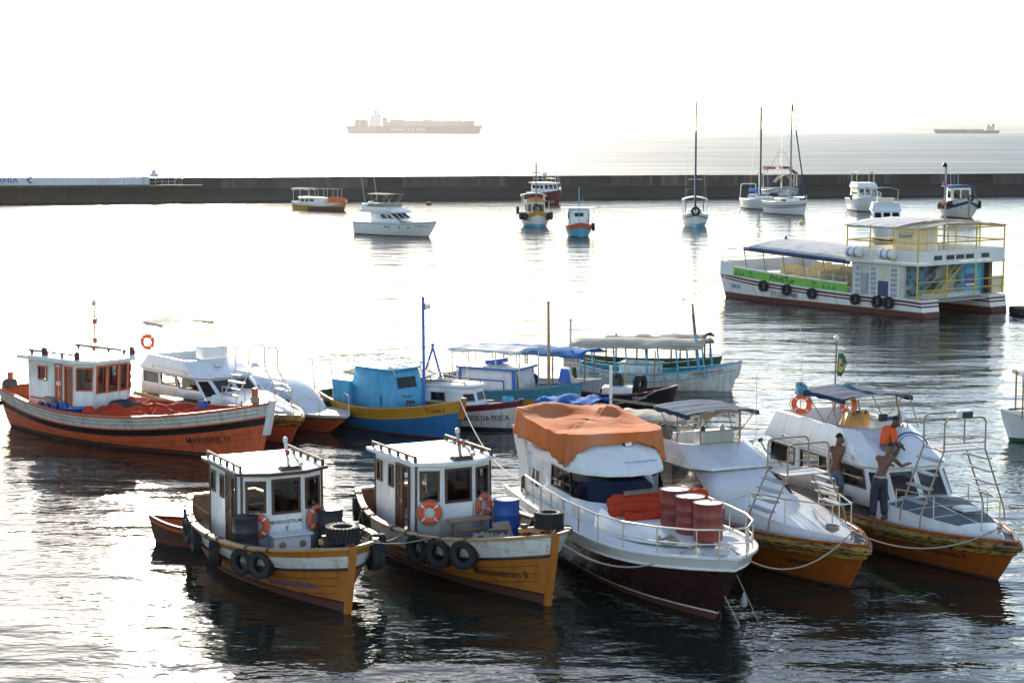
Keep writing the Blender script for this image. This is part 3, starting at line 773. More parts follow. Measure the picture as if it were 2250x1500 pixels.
    MB().lathe([(.2, -.02), (.23, 0), (.2, .02), (.18, 0)], 20, (xf - .55, 0, dz + 1.05), 'x').build('steering_wheel', wood, b.o)
    # bow bitts
    for sd in (-1, 1): MB().box((b.L / 2 - .85, sd * .28, b.sheer(.93) + .0), (.12, .12, .5)).build('bollard', brown, b.o, bev=.01)
    MB().box((b.L / 2 - .85, 0, b.sheer(.93) + .12), (.12, .8, .1)).build('cross_bollard', wood, b.o, bev=.01)
    b.deck(lambda t: b.sheer(t) - .12, wood if second else oldwhite, 'foredeck', .88, .985)
    return P, dz, z1

m1 = Boat('wheelhouse_boat', 'ochre wooden launch with white wheelhouse and two dark barrels in front, nearest at left', 'boat', 775, 1207, 1.42, -62.5, 8.4, 3.3, 1.12, .98, 1.42, group='ochre wooden launches', tb=.5, p=3.5, rake=.45, e0=.3, e1=1.05, sb=.42)
P1, dz1, zt1 = wheelhouse_boat(m1, .22, -2.15, False)
lettering('MARENOSTRUM', plane_fn(P1[2](.02, .375) + normal(P1[2]) * .006, P1[2](1, 0) - P1[2](0, 0), (0, 0, 1)), .085, .76, inkbrown, m1.o)
lettering('I', plane_fn(P1[2](.47, .285) + normal(P1[2]) * .006, P1[2](1, 0) - P1[2](0, 0), (0, 0, 1)), .10, .045, inkbrown, m1.o)
m1.box('seat_locker', (.52, 0, .80), (.36, .86, .42), white, bev=.01); m1.box('locker_lid', (.54, 0, 1.03), (.46, .96, .04), white, bev=.01)
for y in (-.24, .24): MB().lathe([(.075, 0), (.08, .02), (.055, .025)], 16, (.7, y, .82), 'x').build('round_vent', wood, m1.o)
m1.hull_text('MARENOSTRUM I', 1.85, .30, .13, 1.45, inkblue, slope=.09)
m1.hull_text('MARE I', 3.55, .62, .10, .5, inkblue, 1)
lifebuoy(m1.w(P1[1](.58, .37)) + m1.M.to_3x3() @ normal(P1[1]) * .08, m1.M.to_3x3() @ normal(P1[1]), 'orange lifebuoy on the left of the wheelhouse with the name painted under its windscreen', 'lifebuoys on the wheelhouses')
lifebuoy(m1.w(P1[3](.55, .40)) + m1.M.to_3x3() @ normal(P1[3]) * .08, m1.M.to_3x3() @ normal(P1[3]), 'orange lifebuoy on the right of the wheelhouse with the name painted under its windscreen', 'lifebuoys on the wheelhouses')
drum(m1.w((.42, -1.0, dz1)), 'dark barrel left of the name on the nearest left boat', darkdrum, darkdrum, 1.0, .92, 'dark barrels before the wheelhouse')
drum(m1.w((.46, 1.0, dz1)), 'dark barrel right of the name on the nearest left boat', darkdrum, darkdrum, 1.0, .92, 'dark barrels before the wheelhouse')
G1 = 'tyre fenders on the nearest left boat'
for x, k, w, tn, lab in ((.15, 1.0, 1.1, -.5, 'tyre fender on the left boat nearest its starboard side door'), (1.55, .98, 1.0, .25, 'tyre fender under the left barrel of the nearest left boat'), (2.2, .98, 1.0, .2, 'tyre fender above the blue painted name on the ochre hull')):
    hull_tyre(m1, x, m1.sheer(m1.find(x, .9)) - .32, -1, lab, G1, k, w, tn)
for x, lab in ((-3.3, 'upright tyre fender at the stern corner of the nearest left boat'), (-2.1, 'tyre fender along the rear side of the nearest left boat'), (-1.2, 'tyre fender just aft of midships on the nearest left boat')):
    hull_tyre(m1, x, .72, -1, lab, G1, .9, 1.0, rnd.uniform(-.2, .2))
tyre(m1.w((3.72, -.02, 1.67)), m1.h + .9, 'big tractor tyre lying flat on the bow of the nearest left boat', None, 1.12, 1.35, flat=True)
for x, tn, lab in ((3.2, .5, 'tyre hanging off the left boat bow on its right side, front one'), (2.55, .2, 'tyre jammed between the two ochre boats')):
    hull_tyre(m1, x, 1.0, 1, lab, G1, 1.05, 1.1, tn)
o = thing('mooring_float', 'small white float lying on the side deck of the nearest left boat', 'float', m1.w((-1.25, -1.22, dz1 + .13))); MB().lathe([(.02, -.13), (.07, -.12), (.085, -.02), (.07, .08), (.03, .13)], 14).build('float_body', wplas, o); MB().lathe([(.02, .12), (.02, .16)], 8).build('eye', black, o)

m2 = Boat('wheelhouse_boat', 'ochre wooden launch with white wheelhouse and a blue barrel in front', 'boat', 1220, 1178, 1.55, -62, 8.6, 3.35, 1.12, .98, 1.55, group='ochre wooden launches', tb=.5, p=3.5, rake=.45, e0=.3, e1=1.05, sb=.42)
P2, dz2, zt2 = wheelhouse_boat(m2, -.38, -2.85, True)
m2.hull_text('Marenostrum II', 2.35, .44, .17, 1.3, ink, slope=.07); m2.hull_text('Mare II', 3.75, .62, .12, .5, ink, 1)
lifebuoy(m2.w(P2[1](.52, .39)) + m2.M.to_3x3() @ normal(P2[1]) * .08, m2.M.to_3x3() @ normal(P2[1]), 'orange lifebuoy on the left of the plain white wheelhouse', 'lifebuoys on the wheelhouses')
lifebuoy(m2.w(P2[3](.45, .42)) + m2.M.to_3x3() @ normal(P2[3]) * .08, m2.M.to_3x3() @ normal(P2[3]), 'orange lifebuoy half hidden behind the blue barrel', 'lifebuoys on the wheelhouses')
drum(m2.w((.22, 1.0, dz2)), 'blue plastic barrel on the foredeck of the second ochre boat', bluedrum, bluedrum, 1.05, .95)
bn = thing('wooden_bench', 'rough wooden bench against the front of the plain white wheelhouse', 'bench', m2.w((.05, .1, dz2)), m2.h)
MB().box((0, 0, .52), (.28, 1.05, .07)).build('seat', wood, bn, bev=.015)
for y in (-.4, .4):
    for x in (-.08, .08): MB().beam((x, y * .9, .5), (x * 1.7, y, .0), .05, .05).build('leg', greywood, bn)
MB().beam((0, -.36, .28), (0, .36, .28), .04, .06).build('stretcher', wood, bn)
cb = thing('cardboard_heap', 'flattened cardboard and rope heaped beside the blue barrel', 'cardboard', m2.w((.6, .35, dz2)), m2.h)
for k, (x, y, z, rz, ry) in enumerate(((0, -.2, .18, .2, -.5), (.1, .15, .22, -.3, -.8), (.2, -.05, .12, .6, -.25), (.05, .35, .25, .1, 1.0))): MB().box((x, y, z), (.55, .45, .03), rz, 0, 1, ry).build('cardboard_sheet', cardb, cb)
heap('crumpled_sack', canvasb, .05, 0, 0, .6, .7, .35, 3.3, cb)
bin_ = thing('waste_bin', 'small white plastic bin with rounded lid at the stern of the second ochre boat', 'bin', m2.w((-3.15, -.55, dz2)), m2.h); MB().lathe([(.12, 0), (.16, .36), (.17, .37)], 18).build('bin_body', wplas, bin_); MB().lathe([(.17, .37), (.165, .42), (.12, .5), (.03, .54)], 18).build('bin_lid', wplas, bin_)
G2 = 'tyre fenders on the second ochre boat'
for x, lab in ((.95, 'tyre fender on the second ochre boat, left of the hanging three'), (1.75, 'tyre fender on the second ochre boat, middle of the hanging three'), (2.5, 'tyre fender on the second ochre boat, above its painted name')):
    hull_tyre(m2, x, m2.sheer(m2.find(x, .9)) - .30, -1, lab, G2, 1.08, 1.0, .15)
for x, lab in ((-3.7, 'upright tyre fender at the stern corner of the second ochre boat'), (-2.2, 'tyre fender on the rear side of the second ochre boat')):
    hull_tyre(m2, x, .75, -1, lab, G2, .9, 1.0, 0)
tyre(m2.w((4.02, .0, 1.86)), m2.h + 1.2, 'worn tyre lashed flat on top of the stem of the second ochre boat', None, 1.0, 1.6, flat=True)

# ================================================================== long red-orange fishing boat at the left
v = Boat('fishing_boat', 'long red-orange wooden fishing boat with white bulwark and white wheelhouse at left', 'boat', 597, 887, 1.82, -39, 12.1, 3.7, 1.35, 1.0, 1.82, tb=.62, p=2.1, sb=.4, rake=.7, e0=.32, e1=.85, D=.5)
v.hull([(antif, .08), (blackp, .12), (redhull, -.62), (blackp, -.40), (redtrim, -.36), (oldwhite, None)])
v.deck(.52, redtrim); v.bulwark(.52, redtrim); v.cap(.15, .06, redtrim, .04); [v.strake(q_, .008, brown, 'plank_seam', out=.001, s1=.97) for q_ in (-.12, -.24, -.82, -1.02)]; v.strake(-.38, .03, redtrim); v.stem(.16, .2, white, .12, lo=.85)
v.box('forward_bollard', (5.45, -.12, 1.95), (.15, .15, .62), redtrim, bev=.02); v.box('stern_bollard', (-5.85, -.8, 1.6), (.14, .14, .55), redtrim, bev=.02); v.box('stern_bollard', (-5.85, .9, 1.6), (.14, .14, .55), redtrim, bev=.02)
tube('rope_turns', [(5.45 + .12 * math.cos(i * .8), -.12 + .12 * math.sin(i * .8), 1.8 + i * .006) for i in range(32)], .03, ropem, v.o, 6)
xf, xb, w, z0, z1 = -1.6, -4.45, 1.08, .5, 2.5
pl = [(xb, -w), (xf - .5, -w), (xf, -w * .62), (xf, w * .62), (xf - .3, w), (xb, w)]
bot = [Vector((x, y, z0)) for x, y in pl]; top = [Vector((x + (.16 if i in (2, 3) else .08 if i in (1, 4) else 0), y, z1)) for i, (x, y) in enumerate(pl)]
hv = {0: [(.22, .42, .66, .9), (.60, .74, .02, .96), (.80, .97, .04, .94)], 1: [(.1, .9, .55, .93)], 2: [(.04, .34, .5, .95), (.38, .70, .5, .95), (.74, .98, .5, .95)], 3: [(.1, .9, .5, .93)], 4: [(.1, .4, .5, .9), (.55, .9, .5, .9)], 5: [(.3, .7, .02, .9)]}
PV = cabin(bot, top, hv, white, v.o)
for i, k in ((0, 0), (1, 0), (2, 0), (2, 1), (2, 2), (3, 0), (4, 0), (4, 1)): window(PV[i], hv[i][k], v.o, redtrim, gbrown, .045, bars=1 if (i, k) == (0, 0) else 0)
window(PV[0], hv[0][1], v.o, redtrim, gbrown, .04, name='door_frame', pane=False); window(PV[0], hv[0][2], v.o, redtrim, gbrown, .05, name='doorway_frame', pane=False)
d_ = door(PV[0], (.61, .73, .03, .95), v.o, white, redtrim, 3, 2)
tube('hand_rail', [PV[0](.06, .36) + Vector((0, -.06, 0)), PV[0](.5, .36) + Vector((0, -.06, 0))], .025, greywood, v.o)
roof([(xb - .35, -w - .2), (xf - .4, -w - .2), (xf + .42, -w * .7), (xf + .42, w * .7), (xf - .2, w + .2), (xb - .35, w + .2)], z1, white, v.o, .1, .05)
for y in (-.95, .95):
    tube('roof_rail', [(xb - .1, y, z1 + .24), (xf - .3, y, z1 + .24)], .035, brown, v.o)
    for k in range(4): v.box('rail_block', (xb + .05 + k * .8, y, z1 + .17), (.08, .06, .12), brown)
for k, (x, y) in enumerate(((-3.8, -.9), (-1.95, -1.0), (-1.7, 1.05))): MB().lathe([(.09, 0), (.1, .06), (.1, .16), (.08, .26), (.03, .28)], 14, (x, y, z1 + .1)).build('roof_lamp', brown, v.o)
mst = tube('lattice_mast', [(-2.35, .05, z1 + .1), (-2.35, .05, z1 + 2.2)], .02, rusty, v.o)
for a, q in ((-.18, -.16), (.18, -.16), (0, .2)): tube('mast_leg', [(-2.35 + a, .05 + q, z1 + .1), (-2.35 + a * .25, .05 + q * .25, z1 + 1.9)], .014, rusty, mst)
for k in range(5): tube('mast_ring', [(-2.35 + .16 * (1 - k * .16) * math.cos(j * 2.09), .05 + .16 * (1 - k * .16) * math.sin(j * 2.09), z1 + .35 + .36 * k) for j in range(3)], .009, rusty, mst, 5, True)
for k in range(3): MB().lathe([(.05, 0), (.07, .03), (.065, .15), (.04, .18)], 12, (-2.35, .05, z1 + .55 + .62 * k)).build('signal_lamp', redlamp if k < 2 else wplas, mst)
for y in (-.5, .75): MB().lathe([(.075, 0), (.08, .02), (.05, .03)], 16, (xf + .005, y, .98), 'x').build('vent', black, v.o)
v.box('wall_ledge', (xf + .12, 0, .68), (.3, 1.9, .05), white, bev=.01)
v.hull_text('MARVERIK IV', 3.1, .40, .19, 1.55, ink, slope=.10)
o = heap('red_tarpaulin', tarpred, 1.5, -.05, .52, 6.0, 2.9, .85, 1.7, b=v, clamp=.12, lab='red tarpaulin heaped over the foredeck of the long red boat', n=40)
heap('dark_net', paint('dark_net', (.03, .03, .05), .9, .5, streak=0), -.3, -.4, 1.2, 1.1, .5, .2, 8.1, b=v, lab='dark fishing net lying on the red tarpaulin', cat='net')
hb = thing('hatch_board', 'grey weathered wooden hatch leaning on the white wheelhouse front', 'hatch', v.w((-1.2, .35, 1.0)), v.h); MB().box((0, 0, 0), (.5, 1.3, .12), 0, 0, 1, -.25).build('board', greywood, hb, bev=.01); MB().box((.03, 0, .1), (.06, 1.2, .06), 0, 0, 1, -.25).build('batten', greywood, hb)
for k, (x, y, m, lab) in enumerate(((-3.6, -1.24, black, 'black jerry can, first by the cabin side of the red boat'), (-3.25, -1.25, bluedrum, 'small dark blue jerry can among the cans on the red boat'), (-2.8, -1.26, bluedrum, 'big blue jerry can beside the red boat cabin door'), (-2.35, -1.26, bluedrum, 'big blue jerry can nearest the red boat doorway'), (2.6, .3, bluedrum, 'blue jerry can lying on the red tarpaulin near the bow'))):
    jerrycan(v.w((x, y, .80 if k < 4 else 1.15)), v.h + rnd.uniform(-.15, .15), m, lab, 'jerry cans on the red boat', (.34, .2, .40) if k > 1 else (.28, .18, .3))
v.box('side_bench', (-2.75, -1.24, .77), (2.5, .38, .05), deckw); hc = thing('wooden_crate', 'brown crate behind the jerry cans on the red boat', 'crate', v.w((-3.1, -1.24, 1.2)), v.h); MB().box((0, 0, .06), (.5, .24, .12)).build('crate_box', rusty, hc, bev=.01); MB().box((0, 0, .13), (.52, .05, .02)).build('slat', greywood, hc)
bw = thing('blue_basin', 'blue plastic basin at the wheelhouse doorway of the red boat', 'basin', v.w((-1.8, -1.2, .80)), 0); MB().lathe([(.2, .0), (.3, .28), (.32, .29), (.29, .27), (.19, .03)], 20).build('basin_body', bluedrum, bw); MB().lathe([(.325, .27), (.335, .285), (.325, .3)], 20).build('basin_rim', bluedrum, bw)
tyre(v.w((-6.15, -1.05, 1.0)), v.h + 2.4, 'black round fender hanging from the red boat stern', None, .8, 1.2)
heap('rope_coil', darkrope, -5.85, -.82, 1.38, .35, .35, .3, 5.5, b=v, lab='coiled dark rope over the stern post of the red boat', cat='rope')
v.box('stern_locker', (-5.0, .1, .75), (.5, .6, .5), white, bev=.02)

# ================================================================== white motor yacht with orange tarpaulins
y = Boat('motor_yacht', 'white motor yacht with black hull, orange tarpaulin on top and red drums on its bow', 'yacht', 1622, 1230, 1.5, -72.5, 11.0, 3.4, 1.02, 1.08, 1.5, tb=.86, p=4.0, rake=1.4, e0=.16, e1=.62, D=.4, sb=.42, srake=-.1, q=1.0)
y.hull([(antif, .16), (white, .20), (darkhull, -.25), (gel, None)])
y.deck(lambda t: y.sheer(t) - .015, gel, t=.03, camber=.05); y.cap(.07, .05, gel, .035); y.strake(-.26, .028, gel)
for x in (-.6, .4, 2.0):
    t = y.find(x, .78); p = y.pt(t, .80 if x < 1 else .92, -1); MB().box(p, (.4, .03, .07), 0, 0, .8).build('hull_portlight', gdark, y.o, bev=.01)
out = [(-4.7, -1.28), (-1.0, -1.22), (-.2, -1.0), (.3, -.55), (.48, 0), (.3, .55), (-.2, 1.0), (-1.0, 1.22), (-4.7, 1.28)]
upp = [(-4.7, -1.12), (-1.5, -1.10), (-1.0, -.92), (-.62, -.52), (-.5, 0), (-.62, .52), (-1.0, .92), (-1.5, 1.10), (-4.7, 1.12)]
bot = [Vector((a, c, 1.05)) for a, c in out]; top = [Vector((a, c, 2.14)) for a, c in upp]
hy = {i: [(0.0, 1.0, .46, .97)] for i in range(1, 7)}; hy[0] = [(.10, .36, .24, .66), (.60, 1.0, .48, .93)]; hy[7] = [(0, .4, .48, .93)]; hy[8] = [(.3, .7, .05, .9)]
PY = cabin(bot, top, hy, gel, y.o, 'deckhouse')
for i in range(1, 7): pane(PY[i], hy[i][0], gblue, y.o, 'windscreen_pane')
window(PY[0], hy[0][0], y.o, gel, gclear, .03, .012, bars=2); window(PY[0], hy[0][1], y.o, black, gsmoke, .03, .012, bars=2); pane(PY[7], hy[7][0], gdark, y.o, 'side_pane')
MB().box((-2.2, 0, 1.5), (1.2, 1.8, .6)).build('saloon_seat', bluedrum, y.o, bev=.05)
ring = lambda pts, z: [Vector((a, c, z)) for a, c in pts]
mid = [(-4.95, -1.2), (-2.1, -1.15), (-1.75, -.95), (-1.5, -.5), (-1.42, 0), (-1.5, .5), (-1.75, .95), (-2.1, 1.15), (-4.95, 1.2)]
ovr = [(a * 1.0 + (.16 if -1.6 < a else -.08 if a < -4 else 0), c * 1.06) for a, c in upp]
tp = [(a - .1, c * .97) for a, c in mid]
MB().loft([ring(ovr, 2.12), ring(ovr, 2.19), ring([(p[0] * .55 + q[0] * .45, p[1] * .55 + q[1] * .45) for p, q in zip(ovr, mid)], 2.52), ring(mid, 2.72), ring(tp, 2.82)]).build('flybridge', gel, y.o, ang=30)
for sd in (-1, 1):
    MB().loft([[Vector((a, sd * c, z)) for c in (1.14, 1.26)] + [Vector((a - dx, sd * c, z)) for c in (1.26, 1.14)] for a, dx, z in ((-4.0, .9, 1.1), (-4.2, .75, 1.8), (-4.5, .85, 2.35), (-4.7, .75, 2.6))]).build('wing_pillar', gel, y.o)
    tube('roof_hand_rail', [(-4.4, sd * 1.27, 2.42), (-4.35, sd * 1.31, 2.48), (-1.9, sd * 1.22, 2.42), (-1.85, sd * 1.15, 2.36)], .016, steel, y.o)
# raised trunk on the foredeck
rows = []
for i in range(13):
    u = i / 12; x = .1 + 3.6 * u; w_ = 1.05 * (1 - u ** 3 * .75); h_ = .42 * (1 - u) ** .8 + .02; z_ = y.sheer(.62 + .3 * u) + .0
    rows.append([Vector((x, w_ * a, z_ + h_ * k)) for a, k in ((-1.06, -.15), (-1, .45), (-.86, .9), (-.5, 1.08), (0, 1.12), (.5, 1.08), (.86, .9), (1, .45), (1.06, -.15))])
MB().grid(rows).build('coach_roof', gel, y.o)
# flybridge tarpaulin
def tri(x): return abs((x % 1) - .5) * 2 - .5
def flytarp():
    n = 180; cx = -3.38; hx, hy_ = 2.02, 1.33
    def ridge(x, yy, f, sd): return abs(noise.noise(Vector((x * f + sd, yy * f * .6, sd)))) ** .7
    def top(X, Y_):
        z = 2.98 - .07 * math.exp(-((X + 2.6) / .55) ** 2) * max(0, 1 - (Y_ / 1.3) ** 4) + .17 * math.exp(-((X + 4.75) / .45) ** 2 - ((Y_ + .55) / .6) ** 2) + .20 * math.exp(-((X + 4.2) / .28) ** 2 - ((Y_ - .85) / .30) ** 2) + .10 * math.exp(-((X + 4.9) / .5) ** 2)
        return z - .06 * ridge(X, Y_, 1.3, 3) + .022 * ridge(X, Y_, 4.5, 9) + .012 * noise.noise(Vector((X * 6, Y_ * 6, 2)))
    rings = []
    for k in range(7):                       # skirt, hem to lip
        u = k / 6; r_ = []
        for i in range(n):
            a = 2 * math.pi * i / n; s_ = 5.5
            ex = math.copysign(abs(math.cos(a)) ** (2 / s_), math.cos(a)); ey = math.copysign(abs(math.sin(a)) ** (2 / s_), math.sin(a))
            front = max(0, math.cos(a)); corner = abs(math.sin(2 * a)) * (1 if math.cos(a) > 0 else .25)
            t_ = i / n * 26 + .8 * noise.noise(Vector((i * .11, 0, 5)))
            pl = (.030 * tri(t_) + .018 * tri(t_ * 2.37 + .3) + .02 * noise.noise(Vector((i * .35, u * 1.5, 2)))) * (1.15 - u)
            hem = 2.46 + .27 * front ** 10 - .24 * corner ** 4 + .03 * tri(t_ * .5) + .02 * math.sin(i * .9)
            o = 1.045 - .02 * u + pl; X, Y_ = cx + hx * ex * o, hy_ * ey * o
            zt_ = top(cx + hx * ex * .99, hy_ * ey * .99)
            r_.append(Vector((X + .05 * (1 - u) * ex, Y_ + .04 * (1 - u) * ey, hem + (zt_ - hem) * u)))
        rings.append(r_)
    for sc in (.96, .9, .82, .73, .63, .53, .43, .33, .22, .12, .02):
        r_ = []
        for i in range(n):
            p_ = rings[6][i]; X = cx + (p_.x - cx) * sc; Y_ = p_.y * sc; r_.append(Vector((X, Y_, top(X, Y_))))
        rings.append(r_)
    o = MB().loft(rings, caps=False).build('tarpaulin', tarpor, None, ang=22, solid=.008); o.matrix_world = y.M
    tag(o, 'faded orange tarpaulin draped over the flybridge of the white yacht', 'tarp')
flytarp()
for x, yy in ((-4.4, -1.3), (-3.7, -1.3), (-2.9, -1.3), (-2.0, -1.28)): tube('tie_cord', [(x, yy, 2.66), (x + .05, yy - .04, 2.45)], .008, darkrope, y.o, 5)
l_ = y.box('spotlight', (-1.28, .25, 2.72), (.1, .2, .14), black, bev=.015); MB().box((-1.225, .25, 2.72), (.02, .16, .1)).build('lens', wplas, l_); MB().lathe([(.05, 2.55), (.04, 2.66)], 10, (-1.28, .25, 0)).build('lamp_foot', wplas, l_)
fnb = face_fn((-.35, -.62, 2.22), (-.35, .62, 2.22), (-1.25, .55, 2.6), (-1.25, -.55, 2.6))
lettering('SOLUÇÕES MARÍTIMAS', lambda u, v_: Vector((-.52 - v_ * .9 - .1 * ((u - .2) / .6) ** 2, -.1 + u, 2.40 + v_ * .42)), .085, .86, inkblue, y.o)
lettering('INTERMAR 400', lambda u, v_: Vector((-3.9 + u, -1.262 + .0 * u, 2.3 + v_ - u * .02)), .09, .8, ink, y.o, 'model_lettering')
# bow rail
def edge(b, xs, side, inset, dz=0.):
    r_ = []
    for x in xs:
        t = b.find(x, b.zm); zz = b.sheer(t); p = b.pt(t, zz, side, -inset); r_.append(Vector((p.x, p.y, zz + dz)))
    return r_
base = edge(y, [-3.6, -2.9, -2.2, -1.4, -.5, .5, 1.6, 2.7, 3.7, 4.5], -1, .10)
tipx = y.L / 2 - .25
basep = edge(y, [4.5, 3.7, 2.7, 1.6, .5, -.5, -1.4], 1, .10)
railing(y, base + [Vector((tipx, -.3, y.zb)), Vector((tipx, .3, y.zb))] + basep, .58, .02, mid=0)
tube('lower_rail', [p + Vector((0, 0, .28)) for p in base[5:]] + [Vector((tipx, -.3, y.zb + .28)), Vector((tipx, .3, y.zb + .28))] + [p + Vector((0, 0, .28)) for p in basep[:3]], .011, steel, y.o)
for x, yy in ((4.3, -.35), (4.3, .35), (-4.2, -1.35)): MB().lathe([(.05, 0), (.03, .05), (.03, .12), (.06, .14)], 10, (x, yy, y.sheer(y.find(x, 1)))).build('cleat', steel, y.o)
MB().box((4.9, -.12, 1.58), (.4, .16, .12), 0, 0, .7).build('anchor_roller', steel, y.o, bev=.02)
for k, (x, yy) in enumerate(((2.0, .05), (2.68, .12), (3.4, .22))):
    drum(y.w((x + .1, yy, 1.47 if k else 1.5)), ('red steel drum on the yacht bow, leftmost of three', 'red steel drum on the yacht bow, middle of three', 'red steel drum on the yacht bow, nearest the stem')[k], reddrum, wplas, 1.08, .8, 'red drums on the yacht bow')
def roll(x0, y0, x1, y1, z, r, seed, lab):
    """a loosely rolled tarpaulin: wavering axis, uneven girth and long sharp folds"""
    n, k_ = 40, 30; rings = []
    for i in range(n + 1):
        u = i / n; c_ = Vector((x0 + (x1 - x0) * u + .06 * noise.noise(Vector((u * 3, seed, 1))), y0 + (y1 - y0) * u, z + .05 * noise.noise(Vector((u * 4, seed, 2)))))
        g_ = r * (.85 + .35 * noise.noise(Vector((u * 5, seed, 3)))) * (1 if 0 < i < n else .55); ring_ = []
        for j in range(k_):
            t_ = 2 * math.pi * j / k_; f_ = 1 + .22 * tri(t_ * 1.1 + 1.5 * noise.noise(Vector((u * 2.5, seed, 4))) + seed) + .16 * abs(noise.noise(Vector((u * 9, math.cos(t_) * 2, math.sin(t_) * 2 + seed)))) + .1 * noise.noise(Vector((u * 22, t_, seed)))
            ring_.append(c_ + Vector((math.cos(t_) * g_ * f_ * 1.15, 0, max(-r * .75, math.sin(t_) * g_ * f_ * .9))))
        rings.append(ring_)
    o = MB().loft(rings).build('tarpaulin_roll', tarpred, None, ang=24); o.matrix_world = y.M; tag(o, lab, 'tarp', 'red tarpaulin rolls')
roll(1.45, -.85, 1.5, .35, 1.60, .13, 1.3, 'rolled red tarpaulin on the yacht foredeck, lowest roll nearest the rail')
roll(1.12, -1.1, 1.2, 1.1, 1.68, .16, 4.1, 'rolled red tarpaulin on the yacht foredeck, second roll up')
roll(.78, -1.0, .85, 1.3, 1.74, .17, 7.7, 'rolled red tarpaulin on the yacht foredeck, third roll up')
roll(.48, -.8, .5, 1.5, 1.80, .16, 9.2, 'rolled red tarpaulin on the yacht foredeck, top roll below the windscreen')
lad = thing('wooden_ladder', 'short grey ladder lying on the rolled red tarpaulins', 'ladder', y.w((.8, -.1, 1.95)), y.h + 1.25)
for s_ in (-.12, .12): MB().beam((-.5, s_, 0), (.6, s_, .12), .035, .045).build('rail', greywood, lad)
for k in range(4): MB().beam((-.4 + k * .28, -.12, .01 + k * .03), (-.4 + k * .28, .12, .01 + k * .03), .03, .03).build('rung', greywood, lad)
for k, (x, yy, m_, lab) in enumerate(((-4.75, -1.1, black, 'black jerry can at the stern of the white yacht, left one'), (-4.45, -1.15, darkdrum, 'black jerry can at the stern of the white yacht, right one'), (-5.05, -1.0, ochre, 'yellow can at the stern of the white yacht'))):
    jerrycan(y.w((x, yy, 1.05)), y.h + k, m_, lab, None, (.36, .26, .42))
coil = []
for i in range(120): a = i * .33; coil.append((3.6 + (.26 + .03 * math.sin(i * 2.1)) * math.cos(a), -.72 + (.2 + .03 * math.cos(i * 1.7)) * math.sin(a), 1.5 + .0006 * i * (1 + math.sin(i))))
o = MB().tube([y.w(p) for p in coil], .018, 6).build('rope_coil', ropem); tag(o, 'grey rope coiled on the bow deck in front of the red drums', 'rope')

# ================================================================== crew launches with boarding stairs
def tube_frame(par, name, pts, r=.022, m=rusty, rr=.1): return tube(name, rounded(pts, rr), r, m, par)
def bow_stairs(b, xp, zp, zd, hw=.4, half=.5, spread=1.15, top=.75, m=rusty, steps=4):
    st = MB().box((xp, 0, zp), (2 * hw, 2 * half, .03)).build('stair_platform', grey, b.o)
    for x in (xp - hw, xp + hw):
        tube_frame(st, 'hoop_rail', [(x, -half, zp - .02), (x, -half, zp + top), (x, half, zp + top), (x, half, zp - .02)], .022, m, .16)
        tube('mid_rail', [(x, -half, zp + .16), (x, half, zp + .16)], .014, m, st)
        for sd in (-1, 1): tube_frame(st, 'stair_rail', [(x, sd * half, zp), (x, sd * spread, zd + .3), (x, sd * (spread + .02), zd)], .022, m, .12)
    for sd in (-1, 1): tube('platform_edge', [(xp - hw, sd * half, zp), (xp + hw, sd * half, zp)], .022, m, st)
    for sd in (-1, 1):
        for k in range(steps):
            u = (k + .75) / (steps + .6); MB().box((xp, sd * (half + (spread - half) * u * 1.05), zp + (zd + .3 - zp) * u), (2 * hw + .02, .2, .035)).build('step', grey, st, bev=.006)
    return st
